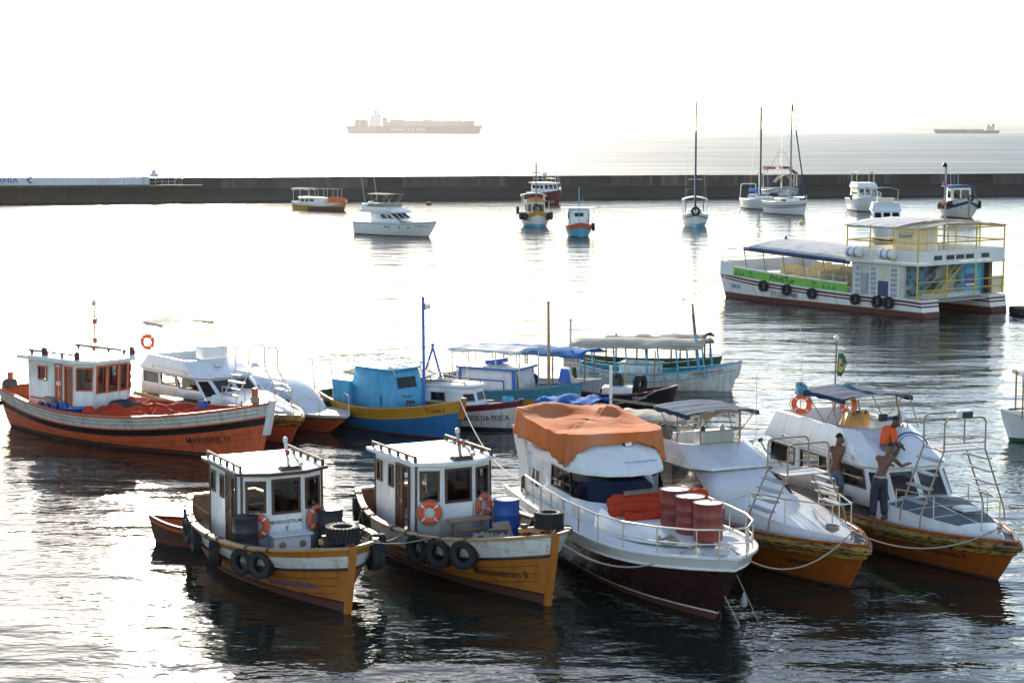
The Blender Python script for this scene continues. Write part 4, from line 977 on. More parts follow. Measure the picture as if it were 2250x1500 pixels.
def launch(b, hullm, xw, ws_top, zh, zc, xa, half, front='glass', deckm=gel, fly_front=None, letter=None):
    b.hull([(antif, .06), (hullm, None)])
    b.deck(lambda t: b.sheer(t) - .02, dgrey, camber=.01)
    b.strake(-.12, .10, fender, 'fender_rail', out=.045, transom=True); b.strake(-.27, .07, fender, 'lower_fender_rail', out=.03, transom=True, s1=.995)
    b.cap(.1, .04, orangehull if hullm is orangehull else yellow, .0)
    t0 = b.find(xw, b.zm); zd = b.sheer(t0)
    rows = []                                         # raised foredeck
    for i in range(17):
        u = i / 16; x = xw - .25 + (b.L / 2 - .55 - xw + .25) * u; t = b.find(x, b.zm); zz = b.sheer(t); wd = max(.02, b.pt(t, zz, 1, -.34).y - b.y0); h_ = (.36 * (1 - u) ** 1.0 + .09)
        rows.append([Vector((x, wd * a, zz + h_ * k)) for a, k in ((-1.0, -.12), (-.985, .5), (-.93, .92), (-.6, 1.04), (0, 1.1), (.6, 1.04), (.93, .92), (.985, .5), (1.0, -.12))])
    e_ = rows[-1]; rows.append([Vector((p.x + .03, p.y * .9, min(p.z, e_[0].z + .01))) for p in e_])
    fd = MB().grid(rows).build('foredeck_trunk', gel, b.o, ang=35)
    zb = zd + .30
    out = [(xa, -half), (xw - .45, -half), (xw, -half * .70), (xw, half * .70), (xw - .45, half), (xa, half)]
    upp = [(xa, -half * .94), (ws_top - .4, -half * .93), (ws_top, -half * .66), (ws_top, half * .66), (ws_top - .4, half * .93), (xa, half * .94)]
    bot = [Vector((a, c, zd - .02 if k in (0, 5) else zb - (.1 if k in (1, 4) else 0))) for k, (a, c) in enumerate(out)]; top = [Vector((a, c, zh)) for a, c in upp]
    Lh = xw - .45 - xa
    if front == 'glass':
        h = {0: [(.05, .30, .48, .9), (.36, .62, .46, .92), (.65, .98, .42, .92)], 1: [(.08, .94, .12, .9)], 2: [(.03, .48, .1, .92), (.52, .97, .1, .92)], 3: [(.06, .92, .12, .9)], 4: [(.3, .95, .45, .9)], 5: [(.3, .7, .05, .9)]}
    else:
        h = {0: [(.24, .985, .22, .93)], 3: [(.06, .94, .1, .9)], 4: [(.3, .95, .4, .88)], 5: [(.3, .7, .05, .9)]}
    P = cabin(bot, top, h, gel, b.o, 'deckhouse')
    for i in h:
        for q in h[i]:
            if i != 5: window(P[i], q, b.o, gel if i in (1, 2, 3) and front == 'glass' else black, gsmoke if (front != 'glass' and i == 0) else (gdark if (i == 1) else gbrown if i == 0 else gclear), .035, .015)
    if front == 'glass':
        MB().box((xw - 1.3, -.2, zd + .35), (1.0, 1.5, .6)).build('dashboard', maroon, b.o, bev=.08)
    # flybridge coaming
    ff = fly_front if fly_front is not None else ws_top - 1.3
    ov = [(a + (.12 if k in (2, 3) else 0), c * 1.09) for k, (a, c) in enumerate(upp)]
    tp = [(xa + .3, -half * .86), (ff - .35, -half * .86), (ff, -half * .60), (ff, half * .60), (ff - .35, half * .86), (xa + .3, half * .86)]
    ti = [(a + (.12 if a < xa + 1 else -.12), c * .9) for a, c in tp]
    fl = MB().loft([[Vector((a, c, zh)) for a, c in ov], [Vector((a, c, zh + .06)) for a, c in ov], [Vector((a, c, zc)) for a, c in tp], [Vector((a, c, zc)) for a, c in ti], [Vector((a, c, zh + .1)) for a, c in ti]]).build('flybridge', gel, b.o, bev=.025, ang=25)
    for sd in (-1, 1): tube('roof_grab_rail', rounded([(xa + 1.0, sd * half * 1.0, zh + .08), (xa + 1.0, sd * half * 1.03, zh + .18), (ws_top - .8, sd * half * 1.03, zh + .18), (ws_top - .8, sd * half * 1.0, zh + .08)], .05), .014, steel, b.o)
    tube('grab_rail', rounded([(ws_top - .15, -half * .5, zh + .06), (ws_top - .12, -half * .5, zh + .13), (ws_top - .12, -half * .1, zh + .13), (ws_top - .15, -half * .1, zh + .06)], .03), .014, steel, b.o)
    return P, zd, fl
def bimini(b, x0, x1, w, z, m, feet, camber=.08, fr=steel, seed=0, zt=0.):
    c = canopy(b, x0, x1, w, z, m, camber=camber, sag=.025, drop=.1, seed=seed, zt=zt, name='bimini_top')
    for sd in (-1, 1):
        for xt, xf_, zf in feet: tube('bimini_strut', [(xf_, sd * w * .45, zf), (xt, sd * w * .49, z + (zt * (xt - x0) / (x1 - x0)) - .02)], .014, fr, b.o)
    for xt in (x0 + .03, (x0 + x1) / 2, x1 - .03): tube('bimini_bow', [(xt, w * .49 * v_, z + zt * (xt - x0) / (x1 - x0) + camber * (1 - v_ * v_) - .03) for v_ in [k / 4 - 1 for k in range(9)]], .014, fr, b.o)
    return c
def pulpit(b, x0, x1, h, n=3, inset=.42, m=steel):
    st = edge(b, [x0 + (x1 - x0) * k / n for k in range(n + 1)], -1, inset); po = edge(b, [x1 - (x1 - x0) * k / n for k in range(n + 1)], 1, inset)
    return railing(b, [p + Vector((0, 0, .06)) for p in st + po], h, .018, m)

s = Boat('crew_launch', 'white crew launch with amber hull and whited-out windscreen between yacht and painted launch', 'boat', 1905, 1200, 1.08, -66, 9.0, 2.85, .9, .95, 1.08, group='crew launches with bow stairs', tb=.85, p=2.9, rake=1.0, e0=.2, e1=.7, D=.4)
PS, zds, fls = launch(s, orangehull, .55, -.85, 1.88, 2.35, -4.0, 1.12, front='white', fly_front=-1.75)
bow_stairs(s, 1.75, 2.25, .98, .42, .55, 1.02, .72, rusty)
pulpit(s, 1.2, 3.5, .72, 2)
for k in range(12): MB().beam((.75 + k * .11, -.52, 1.365 - k * .011), (.75 + k * .11, .52, 1.365 - k * .011), .03, .02).build('anti_slip_ridge', gel, s.o)
bimini(s, -3.35, -1.55, 1.95, 3.12, canvasn, ((-3.1, -2.5, 2.3), (-1.7, -2.5, 2.3)), fr=rusty, seed=2)
for a, c in (((-1.75, -.55), (-1.75, .55)), ((-1.75, .55), (-2.3, .9)), ((-1.75, -.55), (-2.3, -.9))):
    q = [Vector((a[0], a[1], 2.34)), Vector((c[0], c[1], 2.34)), Vector((c[0], c[1], 3.1)), Vector((a[0], a[1], 3.1))]
    w_ = MB().add(q, [(0, 1, 2, 3)]).build('vinyl_screen', vinyl, s.o, flat=True); tube('screen_frame', q, .022, rusty, w_, 6, True)
s.box('helm_console', (-2.05, 0, 2.45), (.4, .95, .4), gel, bev=.05)
for yy in (-.35, .2): MB().lathe([(.07, 0), (.07, .1), (.03, .14)], 12, (-2.0, yy, 2.62)).build('instrument', black if yy < 0 else wplas, s.o)
for x, yy in ((-3.2, -.75), (-3.85, -.95)): MB().lathe([(.05, -.03), (.21, -.03), (.23, 0), (.21, .03), (.05, .03)], 20, (x, yy, 2.42), 'x').build('loudspeaker', black, s.o)
tube('wiper', [(-.95, .95, 2.32), (-.6, 1.05, 1.9)], .012, black, s.o); MB().lathe([(.06, -.02), (.06, .02)], 12, (-1.25, .85, 2.45), 'x').build('lamp', black, s.o); tube('lamp_cable', [(-1.25, .85, 2.45), (-1.05, .85, 2.25), (-.85, 1.0, 2.05)], .02, teal, s.o)
tube('whip_antenna', [(-1.7, 1.0, 2.3), (-1.75, 1.02, 4.0)], .008, wplas, s.o); 
s.hull_text('SONY MAR', 2.55, .40, .11, .62, ink)
MB().lathe([(.06, 0), (.04, .05), (.04, .16), (.07, .2)], 10, (3.95, 0, 1.12)).build('mooring_bitt', rusty, s.o)
for x in (.3, .8): MB().box(s.pt(s.find(x, .55), .55, -1), (.2, .04, .12)).build('exhaust_port', black, s.o, bev=.02)

p = Boat('crew_launch', 'white crew launch with amber hull, clear windscreens and dark green deck, three men aboard', 'boat', 2237, 1195, .98, -70, 10.6, 3.1, .8, .82, 1.0, group='crew launches with bow stairs', tb=.85, p=2.8, rake=1.1, e0=.2, e1=.7, D=.4)
PP, zdp, flp = launch(p, orangehull, 1.55, 1.02, 1.96, 2.68, -4.3, 1.16, front='glass', fly_front=-.3)
# grey non-slip panels on the foredeck, each with its own edges
for i, (xa_, xb_) in enumerate(((1.62, 2.28), (2.34, 3.0), (3.06, 3.75))):
    for sd in (-1, 1):
        def zt(x, yy):
            u = (x - 1.3) / (p.L / 2 - .55 - 1.3); t = p.find(x, .9); wd = p.pt(t, p.sheer(t), 1, -.34).y; return p.sheer(t) + (.36 * (1 - u) + .09) * (1.10 - .06 * min(1, abs(yy) / (.6 * wd)) - .12 * max(0, (abs(yy) / wd - .6) / .33)) + .008
        q = []
        for x in (xa_, (xa_ + xb_) / 2, xb_):
            t = p.find(x, .9); wd = p.pt(t, p.sheer(t), 1, -.34).y * .92
            q.append([Vector((x, sd * (.03 + (wd - .03) * k / 4), zt(x, .03 + (wd - .03) * k / 4))) for k in range(5)])
        MB().grid(q).build('non_slip_panel', dgrey, p.o)
hh = MB().box((2.95, .25, 1.30), (.5, .5, .06), 0, 0, .9).build('deck_hatch', gel, p.o, bev=.02); MB().box((2.95, .25, 1.335), (.36, .36, .012)).build('hatch_lens', wplas, hh)
bow_stairs(p, 2.75, 2.72, .98, .42, .55, 1.12, .74, rusty)
l2 = p.box('searchlight', (3.17, -.02, 3.55), (.2, .34, .2), wplas, bev=.03); MB().box((3.28, -.02, 3.55), (.03, .26, .14)).build('lens', black, l2)
pulpit(p, 1.9, 4.2, .72, 2)
bimini(p, -2.75, -.55, 1.9, 3.36, canvasn, ((-2.6, -1.7, 2.65), (-.9, -1.7, 2.65), (-.65, -.1, 2.7)), fr=rusty, seed=5, zt=.06)
for a, c, tl in (((-.32, -.55), (-.32, .55), -.35), ((-.32, .55), (-1.0, .92), -.3), ((-.32, -.55), (-1.0, -.92), -.3)):
    q = [Vector((a[0], a[1], 2.68)), Vector((c[0], c[1], 2.68)), Vector((c[0] + tl, c[1], 3.36)), Vector((a[0] + tl, a[1], 3.36))]
    w_ = MB().add(q, [(0, 1, 2, 3)]).build('vinyl_screen', vinyl, p.o, flat=True); tube('screen_frame', q, .014, rusty, w_, 6, True)
p.box('helm_console', (-.75, .3, 2.72), (.3, .8, .3), gel, bev=.05); MB().box((-.6, .15, 2.9), (.1, .22, .18)).build('chart_screen', black, p.o, bev=.02); MB().box((-.65, .42, 2.86), (.12, .3, .1)).build('blue_cloth', bluedrum, p.o, bev=.03); MB().lathe([(.09, 0), (.1, .1), (.07, .2), (.02, .22)], 14, (-.7, .72, 2.8)).build('compass', wplas, p.o)
heap('raincoat', ochre, -1.35, -.15, 2.62, .5, .7, .42, 2.2, b=p, n=9, lab='yellow raincoat draped over the flybridge seat of the painted launch', cat='raincoat', steep=.7)
tube('flag_mast', [(-2.9, .1, 2.6), (-2.85, .1, 4.6)], .025, rusty, p.o); MB().lathe([(.03, 0), (.07, .04), (.07, .1), (.03, .14)], 12, (-2.85, .1, 4.58)).build('mast_lamp', wplas, p.o)
fl_ = thing('brazil_flag', 'small furled green and yellow flag on the flybridge mast', 'flag', p.w((-2.86, .1, 3.65)), 0)
MB().grid([[Vector((.04 + .13 * i * (1 - abs(j - 3) * .2), .05 * math.sin(i * 2 + j), .12 * j)) for i in range(3)] for j in range(6)]).build('flag_cloth', green, fl_); MB().grid([[Vector((.06 + .1 * i * (1 - abs(j - 2) * .3), .05 * math.sin(i * 2 + j + 1) - .03, .12 + .09 * j)) for i in range(3)] for j in range(5)]).build('yellow_diamond', yellow, fl_); MB().lathe([(.01, -.02), (.05, 0), (.01, .02)], 10, (.15, -.06, .3), 'y').build('blue_disc', bluedrum, fl_)
for k, (x, yy) in enumerate(((-3.0, -.75), (-3.1, .95))): tube('whip_antenna', [(x, yy, 2.6), (x - .25, yy, 4.9 - k * .9)], .007, wplas, p.o)
for k, (x, yy, lab) in enumerate(((-2.75, -.95, 'orange lifebuoy hung on the flybridge rail, outermost at the left of the painted launch'), (-2.2, .1, 'narrow orange lifebuoy seen edge-on beside the yellow raincoat'))):
    lifebuoy(p.w((x, yy, 3.0)), p.M.to_3x3() @ Vector((.75 if k == 0 else .35, -.66 if k == 0 else -.94, 0)), lab, 'lifebuoys on the launch flybridge', .98)
    tube('buoy_post', [(x - .05, yy, 2.5), (x - .05, yy, 3.45)], .016, steel, p.o)
    heap('blue_rope_bundle', teal, x, yy - .03, 3.25, .25, .25, .35, 3 + k, b=p, lab='blue-green rope bundle above the %s lifebuoy of the painted launch' % ('left' if k == 0 else 'right'), cat='rope')
lg = MB()
for a0, rr, wd_ in ((0, .42, .03), (0, .33, .012)):
    lg.loft([[(lambda ang, r_: Vector((0, 0, 0)) + Vector((.32 - math.sin(ang) * r_ * .86 * .6, .42 + math.cos(ang) * r_, 2.34 + math.sin(ang) * r_ * .62)))(2 * math.pi * i / 40, r2) + Vector((.012, 0, .02)) for i in range(40)] for r2 in (rr - wd_, rr + wd_)], caps=False)
lg.build('round_emblem', inkblue, p.o, flat=True)
p.hull_text('Paraguassu II', 2.9, .40, .13, 1.15, ink)
MB().lathe([(.06, 0), (.04, .05), (.04, .18), (.08, .22)], 10, (4.6, 0, 1.0)).build('mooring_bitt', rusty, p.o)
tube('wiper', [(-.45, .75, 2.75), (-.1, .65, 2.45)], .014, black, p.o); MB().lathe([(.07, -.02), (.07, .02)], 12, (-.1, .65, 2.45), 'x').build('wiper_motor', black, p.o)
bk = thing('green_bucket', 'dark green bucket on the side deck beside the shirtless man at the rear', 'bucket', p.w((.15, -1.36, .84))); MB().lathe([(.12, 0), (.17, .3), (.18, .31), (.16, .3), (.11, .02)], 18).build('bucket_body', green, bk); tube('bail', [(.17 * math.cos(a), 0, .3 + .1 * math.sin(a)) for a in [k * math.pi / 8 for k in range(9)]], .008, steel, bk, 5)

a = Boat('crew_launch', 'white launch with red-orange hull and bow stairs behind the long red boat', 'boat', 660, 915, .98, -52, 9.2, 2.9, .85, .88, 1.0, group='crew launches with bow stairs', tb=.85, p=2.9, rake=1.0, e0=.2, e1=.7, D=.4)
PA, zda, fla = launch(a, redhull, .95, .0, 1.75, 2.25, -4.2, 1.15, front='glass', fly_front=-1.0)
for q in PA[1:4]: pass
bow_stairs(a, 1.9, 2.2, .98, .42, .55, 1.05, .75, steel)
pulpit(a, 1.3, 3.5, .7, 2); bimini(a, -4.3, -2.7, 1.9, 3.35, canvasb, ((-4.1, -3.6, 2.2), (-2.9, -3.3, 2.2)), seed=9)
a.box('helm_console', (-1.5, .2, 2.45), (.5, 1.0, .42), gel, bev=.05); lamp_ = a.box('searchlight', (-.55, -.1, 2.12), (.12, .24, .12), steel, bev=.02)
for k in range(9): MB().beam((1.2 + k * .12, -.5, 1.29 - k * .012), (1.2 + k * .12, .5, 1.29 - k * .012), .03, .02).build('anti_slip_ridge', gel, a.o)
for x in (-2.2, -1.7): MB().box(a.pt(a.find(x, .6), .62, -1, .02), (.22, .03, .14)).build('hull_window', gdark, a.o, bev=.02)
lifebuoy(a.w((-3.9, -1.0, 2.65)), a.M.to_3x3() @ Vector((.6, -.8, 0)), 'orange lifebuoy at the stern of the white launch behind the red boat')
tube('whip_antenna', [(-2.6, -.5, 2.25), (-2.65, -.5, 4.2)], .008, wplas, a.o)

# streamlined white passenger boat behind it
k_ = Boat('passenger_boat', 'white streamlined passenger boat with rounded cabin roof and pointed flat bow', 'boat', 765, 917, .62, -50, 8.6, 2.6, .75, .62, .66, tb=.9, p=3.2, rake=1.8, e0=.3, e1=.7, D=.35)
k_.hull([(redhull, -.14), (blackp, -.09), (gel, None)]); k_.deck(lambda t: k_.sheer(t) - .01, gel); k_.cap(.05, .03, gel, .03)
def streamlined(u, a_, off=0.):
    x = -3.9 + 6.6 * u; hgt = 1.12 * (1 - max(0, (u - .35) / .65) ** 2.2) * (1 - .25 * max(0, .35 - u)); w_ = 1.12 * (1 - max(0, (u - .5) / .5) ** 2.5 * .75)
    c, s_ = math.cos(a_), math.sin(a_); e = .55
    return Vector((x, -(w_ + off) * math.copysign(abs(c) ** e, c), .6 + (hgt + off) * abs(s_) ** .8))
MB().grid([[streamlined(i / 24, math.pi * j / 20) for j in range(21)] for i in range(25)]).build('cabin_shell', gel, k_.o, ang=60)
for u0, u1 in ((.30, .5), (.52, .68), (.71, .86)):
    for lo, hi in ((.12, .34), (.66, .88)):
        w_ = MB().grid([[streamlined(u0 + (u1 - u0) * i / 5, math.pi * (lo + (hi - lo) * j / 4), .012) for j in range(5)] for i in range(6)]).build('cabin_window', gdark, k_.o)
tube('roof_rail', [streamlined(.35 + .5 * i / 10, math.pi * .68, .12) for i in range(11)], .014, steel, k_.o)
for i in (0, 5, 10): tube('rail_foot', [streamlined(.35 + .05 * i, math.pi * .68, .0), streamlined(.35 + .05 * i, math.pi * .68, .12)], .012, steel, k_.o)
MB().lathe([(.16, 0), (.18, .05), (.12, .12), (.05, .2)], 14, (-1.4, 0, 1.7)).build('radar', wplas, k_.o)
for sd in (-1, 1): tube('bow_rail', rounded([(2.7, sd * .95, .62), (2.7, sd * .95, 1.2), (3.5, sd * .6, 1.2), (3.5, sd * .6, .62)], .12), .02, steel, k_.o)
SONY, PARA, YACHT, VERIK = s, p, y, v

# ================================================================== wooden fishing boats of the middle row
def simple_hull(b, bands, dz, capm, inner, capw=.11):
    b.hull(bands); b.deck(dz, deckw); b.bulwark(dz, inner); b.cap(capw, .05, capm, .03)
def posts(b, pts, z1, r, m, name='canopy_post', lean=0.):
    for k, (x, yy, z0) in enumerate(pts): tube(name, [(x, yy, z0), (x + lean, yy, z1)], r, m, b.o)

# blue boat with the tall blue mast
t = Boat('blue_fishing_boat', 'bright blue wooden fishing boat with tall blue mast and boxy blue cabin', 'boat', 1018, 882, 1.3, -45, 6.9, 2.3, 1.0, .8, 1.3, tb=.45, p=2.1, rake=.45, e0=.32, e1=.8)
simple_hull(t, [(antif, .05), (bluehull, -.34), (ochre, None)], .45, ochre, green); t.stem(.14, .16, yel, .12, lo=.7); t.strake(-.33, .022, ochre)
xb, xf, w_ = -1.65, .95, .72
pl = [(xb, -w_), (xf, -w_), (xf, w_), (xb, w_)]
bot = [Vector((a_, c, .42)) for a_, c in pl]; top = [Vector((a_ - (.42 if i in (1, 2) else -.55), c * .95, 2.08)) for i, (a_, c) in enumerate(pl)]
ht = {0: [], 1: [(.22, .86, .62, .86)], 3: [(.3, .7, .05, .8)]}
PT = cabin(bot, top, ht, bluecab, t.o)
for i in (1,): window(PT[i], ht[i][0], t.o, bluecab, gdark, .02, .012)
patch(PT[0], (.45, .72, .05, .96), bluecab, t.o, 'cabin_door', .02); patch(PT[0], (.74, .76, .3, .5), black, t.o, 'door_latch', .02)
roof([(xb + .4, -w_), (xf - .3, -w_), (xf - .3, w_), (xb + .4, w_)], 2.08, bluecab, t.o, .04, .05)
tb_ = MB().box((-1.7, -.1, 1.02), (.9, 1.5, 1.15)).build('aft_box', bluecab, t.o, bev=.02)
tube('mast', [(1.35, .2, .4), (1.32, .2, 4.55)], .05, blue, t.o); l_ = t.box('mast_lamp', (1.42, .3, 4.22), (.16, .18, .16), wplas, bev=.03); MB().box((1.35, .22, 4.22), (.08, .06, .22)).build('lamp_bracket', brown, l_)
fr = [(-3.3, -1.0), (-3.3, 1.0)]
for yy in (-1.0, -.45, .1, .6, 1.0): tube('awning_pipe', [(-3.35, yy, 2.14 + .06 * (1 - yy * yy)), (-1.2, yy, 2.34 + .1 * (1 - yy * yy)), (1.1, yy * .85, 2.22 + .06 * (1 - yy * yy))], .016, offw, t.o, 5)
for x, z in ((-3.3, 2.16), (-2.2, 2.26), (-1.2, 2.34), (-.2, 2.3), (.8, 2.24)): tube('awning_bow', [(x, yy, z + .08 * (1 - yy * yy)) for yy in (-1, -.5, 0, .5, 1)], .016, offw, t.o, 5)
for x, yy in ((-3.1, -.95), (-3.1, .95), (-2.1, -.95), (.9, -.8), (.9, .8), (-1.0, -.7)): tube('awning_post', [(x + .1, yy * .95, .8 if x < -1 else 2.0), (x, yy, 2.2)], .018, offw, t.o, 5)
t.hull_text('Troia I', 2.25, .86, .14, .62, inkbrown, slope=.09); lettering('Troia I', plane_fn(PT[1](.32, .44) + normal(PT[1]) * .01, PT[1](1, 0) - PT[1](0, 0), (0, 0, 1)), .11, .5, inkbrown, t.o)
st = thing('wooden_stool', 'tall wooden stool standing before the blue cabin', 'stool', t.w((1.28, -.35, .46)), t.h)
MB().lathe([(.15, .62), (.16, .65), (.15, .67)], 16).build('seat', brown, st)
for i in range(4): c, s_ = math.cos(i * 1.57 + .8), math.sin(i * 1.57 + .8); tube('leg', [(c * .1, s_ * .1, .63), (c * .2, s_ * .2, 0)], .02, brown, st)
tube('foot_ring', [(.16 * math.cos(i * .785), .16 * math.sin(i * .785), .24) for i in range(8)], .012, brown, st, 5, True)
hull_tyre(t, -2.4, .55, -1, 'dark old tyre hanging from the ochre rail of the blue boat', None, .8)
tube('prop_leg', [(-.05 - 1.0, 1.1, .7), (-1.1, 1.8, 2.9)], .035, blue, t.o) if False else None

# white boat with low cabin, lettering on the bow
g = Boat('white_fishing_boat', 'small white fishing boat with maroon rail, low cabin and black lettering along the bow', 'boat', 1146, 882, 1.02, -30, 6.8, 2.1, .8, .68, 1.02, tb=.5, p=2.1, rake=.5, e0=.3, e1=.8)
simple_hull(g, [(blackp, .1), (oldwhite, -.17), (maroon, None)], .4, maroon, white, .08); g.stem(.09, .12, maroon, .1, lo=.5)
pl = [(-.6, -.78), (1.6, -.72), (1.95, -.3), (1.95, .3), (1.6, .72), (-.6, .78)]
bot = [Vector((a_, c, .62)) for a_, c in pl]; top = [Vector((a_ * .93 - (.12 if a_ > 0 else 0), c * .86, 1.42)) for a_, c in pl]
hg = {0: [(.42, .68, .4, .75)], 1: [(.1, .9, .4, .75)], 2: [(.1, .9, .42, .78)], 3: [(.2, .8, .4, .75)], 5: [(.25, .75, 0.02, .9)]}
PG = cabin(bot, top, hg, white, g.o)
window(PG[0], hg[0][0], g.o, brown, gdark, .03, bars=1)
for i in (1, 2, 3): window(PG[i], hg[i][0], g.o, grey, gdark, .03, .012)
roof([(-.65, -.72), (1.5, -.68), (1.8, -.3), (1.8, .3), (1.5, .68), (-.65, .72)], 1.42, white, g.o, .04, .08)
for sd in (-1, 1): tube('roof_rail', rounded([(-.2, sd * .55, 1.46), (-.2, sd * .55, 1.58), (1.5, sd * .5, 1.58), (1.5, sd * .5, 1.46)], .05), .018, maroon, g.o)
c_ = canopy(g, -3.3, .3, 1.7, 1.72, canvasb, camber=.05, sag=.06, drop=.05, seed=21, ragged=.12, name='rear_awning')
posts(g, [(-3.2, -.75, .5), (-3.2, .75, .5), (-1.6, -.8, .5), (-1.6, .8, .5), (.2, -.6, 1.3), (.2, .6, 1.3)], 1.72, .02, greywood)
tube('boom_hoop', rounded([(-2.6, .4, .5), (-2.6, .4, 2.35), (-1.0, .9, 2.5), (.6, 1.1, 2.3), (.6, 1.1, .8)], .1), .016, offw, g.o)
for sx in (-1, 1): tube('prop_leg', [(-.7 + sx * .65, .9, .6), (-.7 - sx * .04, .95, 2.62)], .04, blue, g.o)
posts(g, [(-1.0, .6, .5), (0.3, .95, .6)], 1.95, .03, offw, 'post')
g.hull_text('AMIGOS DA PESCA', 1.3, .30, .17, 1.7, ink, slope=.05)
heap('blue_net_bundle', sky_blue, 2.9, -.05, .98, .35, .3, .22, 9, b=g, lab='small light blue rope bundle on the bow of the white fishing boat', cat='rope')

# teal, ochre and white boat with blue-edged cabin
e = Boat('painted_fishing_boat', 'teal, ochre and white wooden boat with brown mast and blue-edged white cabin', 'boat', 1280, 842, 1.15, -28, 7.2, 2.3, .9, .75, 1.15, tb=.5, p=2.2, rake=.45, e0=.3, e1=.8)
simple_hull(e, [(white, -.62), (ochre, -.36), (teal, None)], .4, teal, grey, .09); e.box('bow_fin', (3.05, -.3, 1.42), (.5, .08, .5), blue, bev=.01, top=.6); e.box('bow_bitt', (2.75, .2, 1.3), (.14, .14, .5), ochre)
pl = [(-.95, -.8), (1.35, -.8), (1.35, .8), (-.95, .8)]
bot = [Vector((a_, c, .42)) for a_, c in pl]; top = [Vector((a_ - (.1 if a_ > 0 else 0), c * .95, 1.52)) for a_, c in pl]
he = {0: [(.2, .82, .25, .68)], 1: [(.12, .88, .08, .9)], 3: [(.2, .8, .1, .9)]}
PE = cabin(bot, top, he, white, e.o)
window(PE[0], he[0][0], e.o, blue, white, .05, .02, 'side_panel'); 
mb = MB(); mb.grid([[PE[1](.12 + .76 * i / 10, .06 + .86 * j / 10) + Vector((.10 + .09 * noise.noise(Vector((i * .6, j * .6, 2))) - .05 * (j > 8), 0, 0)) for i in range(11)] for j in range(11)]); mb.build('cabin_cover', foil, e.o, ang=40)
for q, u in ((0, 0.01), (0, .985), (1, .02), (1, .97)): patch(PE[q], (u - .02, u + .025, 0, 1), blue, e.o, 'corner_trim', .02)
roof([(-1.05, -.86), (1.38, -.86), (1.38, .86), (-1.05, .86)], 1.52, white, e.o, .07, .05, edge=blue); e.box('roof_hatch', (.1, .1, 1.72), (.7, .5, .16), blue, bev=.02, ry=-.15)
canopy(e, -1.3, 1.6, 1.8, 2.22, canvasw, camber=.06, sag=.06, drop=.06, seed=4, ragged=.2, name='torn_awning')
posts(e, [(-1.2, -.85, .5), (-1.2, .85, .5), (-.6, -.7, 1.5), (-.4, .7, 1.5), (.5, -.7, 1.5), (.6, .7, 1.5), (1.5, -.8, .5), (1.45, .8, .6)], 2.22, .022, offw)
for k in (-1, 1): tube('awning_pipe', [(-1.3, k * .88, 2.21), (1.6, k * .88, 2.21)], .018, offw, e.o)
tube('mast', [(2.15, .25, .4), (2.12, .25, 3.9)], [.065, .05], wood, e.o); tube('mast_cap', [(2.12, .25, 3.88), (2.12, .25, 3.96)], .065, grey, e.o)
e.hull_text('EDIGARZINHO', 1.55, .86, .12, 1.05, inkyel, slope=.07); hull_tyre(e, 1.0, .95, 1, 'tyre lying by the brown mast of the teal boat', None, .8)

# grey boat with blue awning and a for-sale board
r = Boat('grey_fishing_boat', 'grey wooden boat with blue tarpaulin awning and a hand-painted for-sale board', 'boat', 1322, 834, .95, -28, 6.4, 2.0, .8, .65, .95, tb=.5, p=2.1, rake=.4, e0=.3, e1=.8)
simple_hull(r, [(grey, None)], .35, grey, grey, .08)
canopy(r, -.5, 2.9, 1.9, 1.92, tarpblue, camber=.14, sag=.05, drop=.08, seed=14, ragged=.12, name='blue_awning')
posts(r, [(-.4, -.85, .5), (-.4, .85, .5), (.6, -.9, .5), (.6, .9, .5), (1.6, -.8, .5), (1.6, .8, .5), (2.7, -.4, .8), (2.7, .4, .8)], 1.92, .03, greywood)
for k in (-1, 1): tube('awning_pipe', [(-.5, k * .93, 1.9), (3.3, k * .93, 1.88)], .022, greywood, r.o)
tube('mast', [(2.1, -.35, .5), (2.1, -.35, 3.12)], .045, offw, r.o); tube('mast_cap', [(2.1, -.35, 3.1), (2.1, -.35, 3.17)], .05, yellow, r.o)
bd = thing('for_sale_board', 'white hand-lettered for-sale board hanging under the blue awning', 'sign', r.w((2.35, -.75, 1.62)), -.06)
MB().box((0, 0, 0), (.62, .02, .34)).build('board', oldwhite, bd); lettering('VENDE-SE', plane_fn((-.28, -.013, .02), (1, 0, 0), (0, 0, 1)), .11, .56, inkbrown, bd); lettering('99260-3915', plane_fn((-.28, -.013, -.13), (1, 0, 0), (0, 0, 1)), .09, .56, inkred, bd)
for x in (-.25, .25): tube('cord', [(x, 0, .17), (x, 0, .3)], .006, darkrope, bd, 4)

# small dark boat between them
u_ = Boat('dark_small_boat', 'small black boat with red rail and white hatch, a tyre standing on its deck', 'boat', 1490, 848, .72, -10, 3.9, 1.5, .55, .42, .72, tb=.6, p=2.0, rake=.4, e0=.3, e1=.8)
simple_hull(u_, [(blackp, None)], .2, maroon, blackp, .1); u_.box('hatch', (-.25, 0, .48), (1.1, .8, .36), white, bev=.03); u_.box('hatch_opening', (.31, .0, .5), (.03, .5, .22), black)
tyre(u_.w((.55, .1, .75)), u_.h - .5, 'black tyre standing upright on the small dark boat', None, 1.1)
heap('black_canvas_bundle', black, -.35, .35, .62, .5, .45, .5, 12, b=u_, lab='black canvas bundle on the small dark boat', cat='bundle', steep=.6)
tube('pole', [(1.05, .1, .3), (1.1, .05, 2.0)], .025, greywood, u_.o); tube('pole', [(-.1, .5, .4), (-.05, .45, 1.5)], .02, yellow, u_.o); u_.hull_text('URANIA', .35, .3, .09, .5, inkwhite)
lp = [(-1.9, -.5, .62), (-1.4, -.9, .2), (-.4, -.95, .12), (.6, -.85, .3), (1.2, -.5, .6)]; tube('slack_rope', lp, .02, ropem, u_.o)

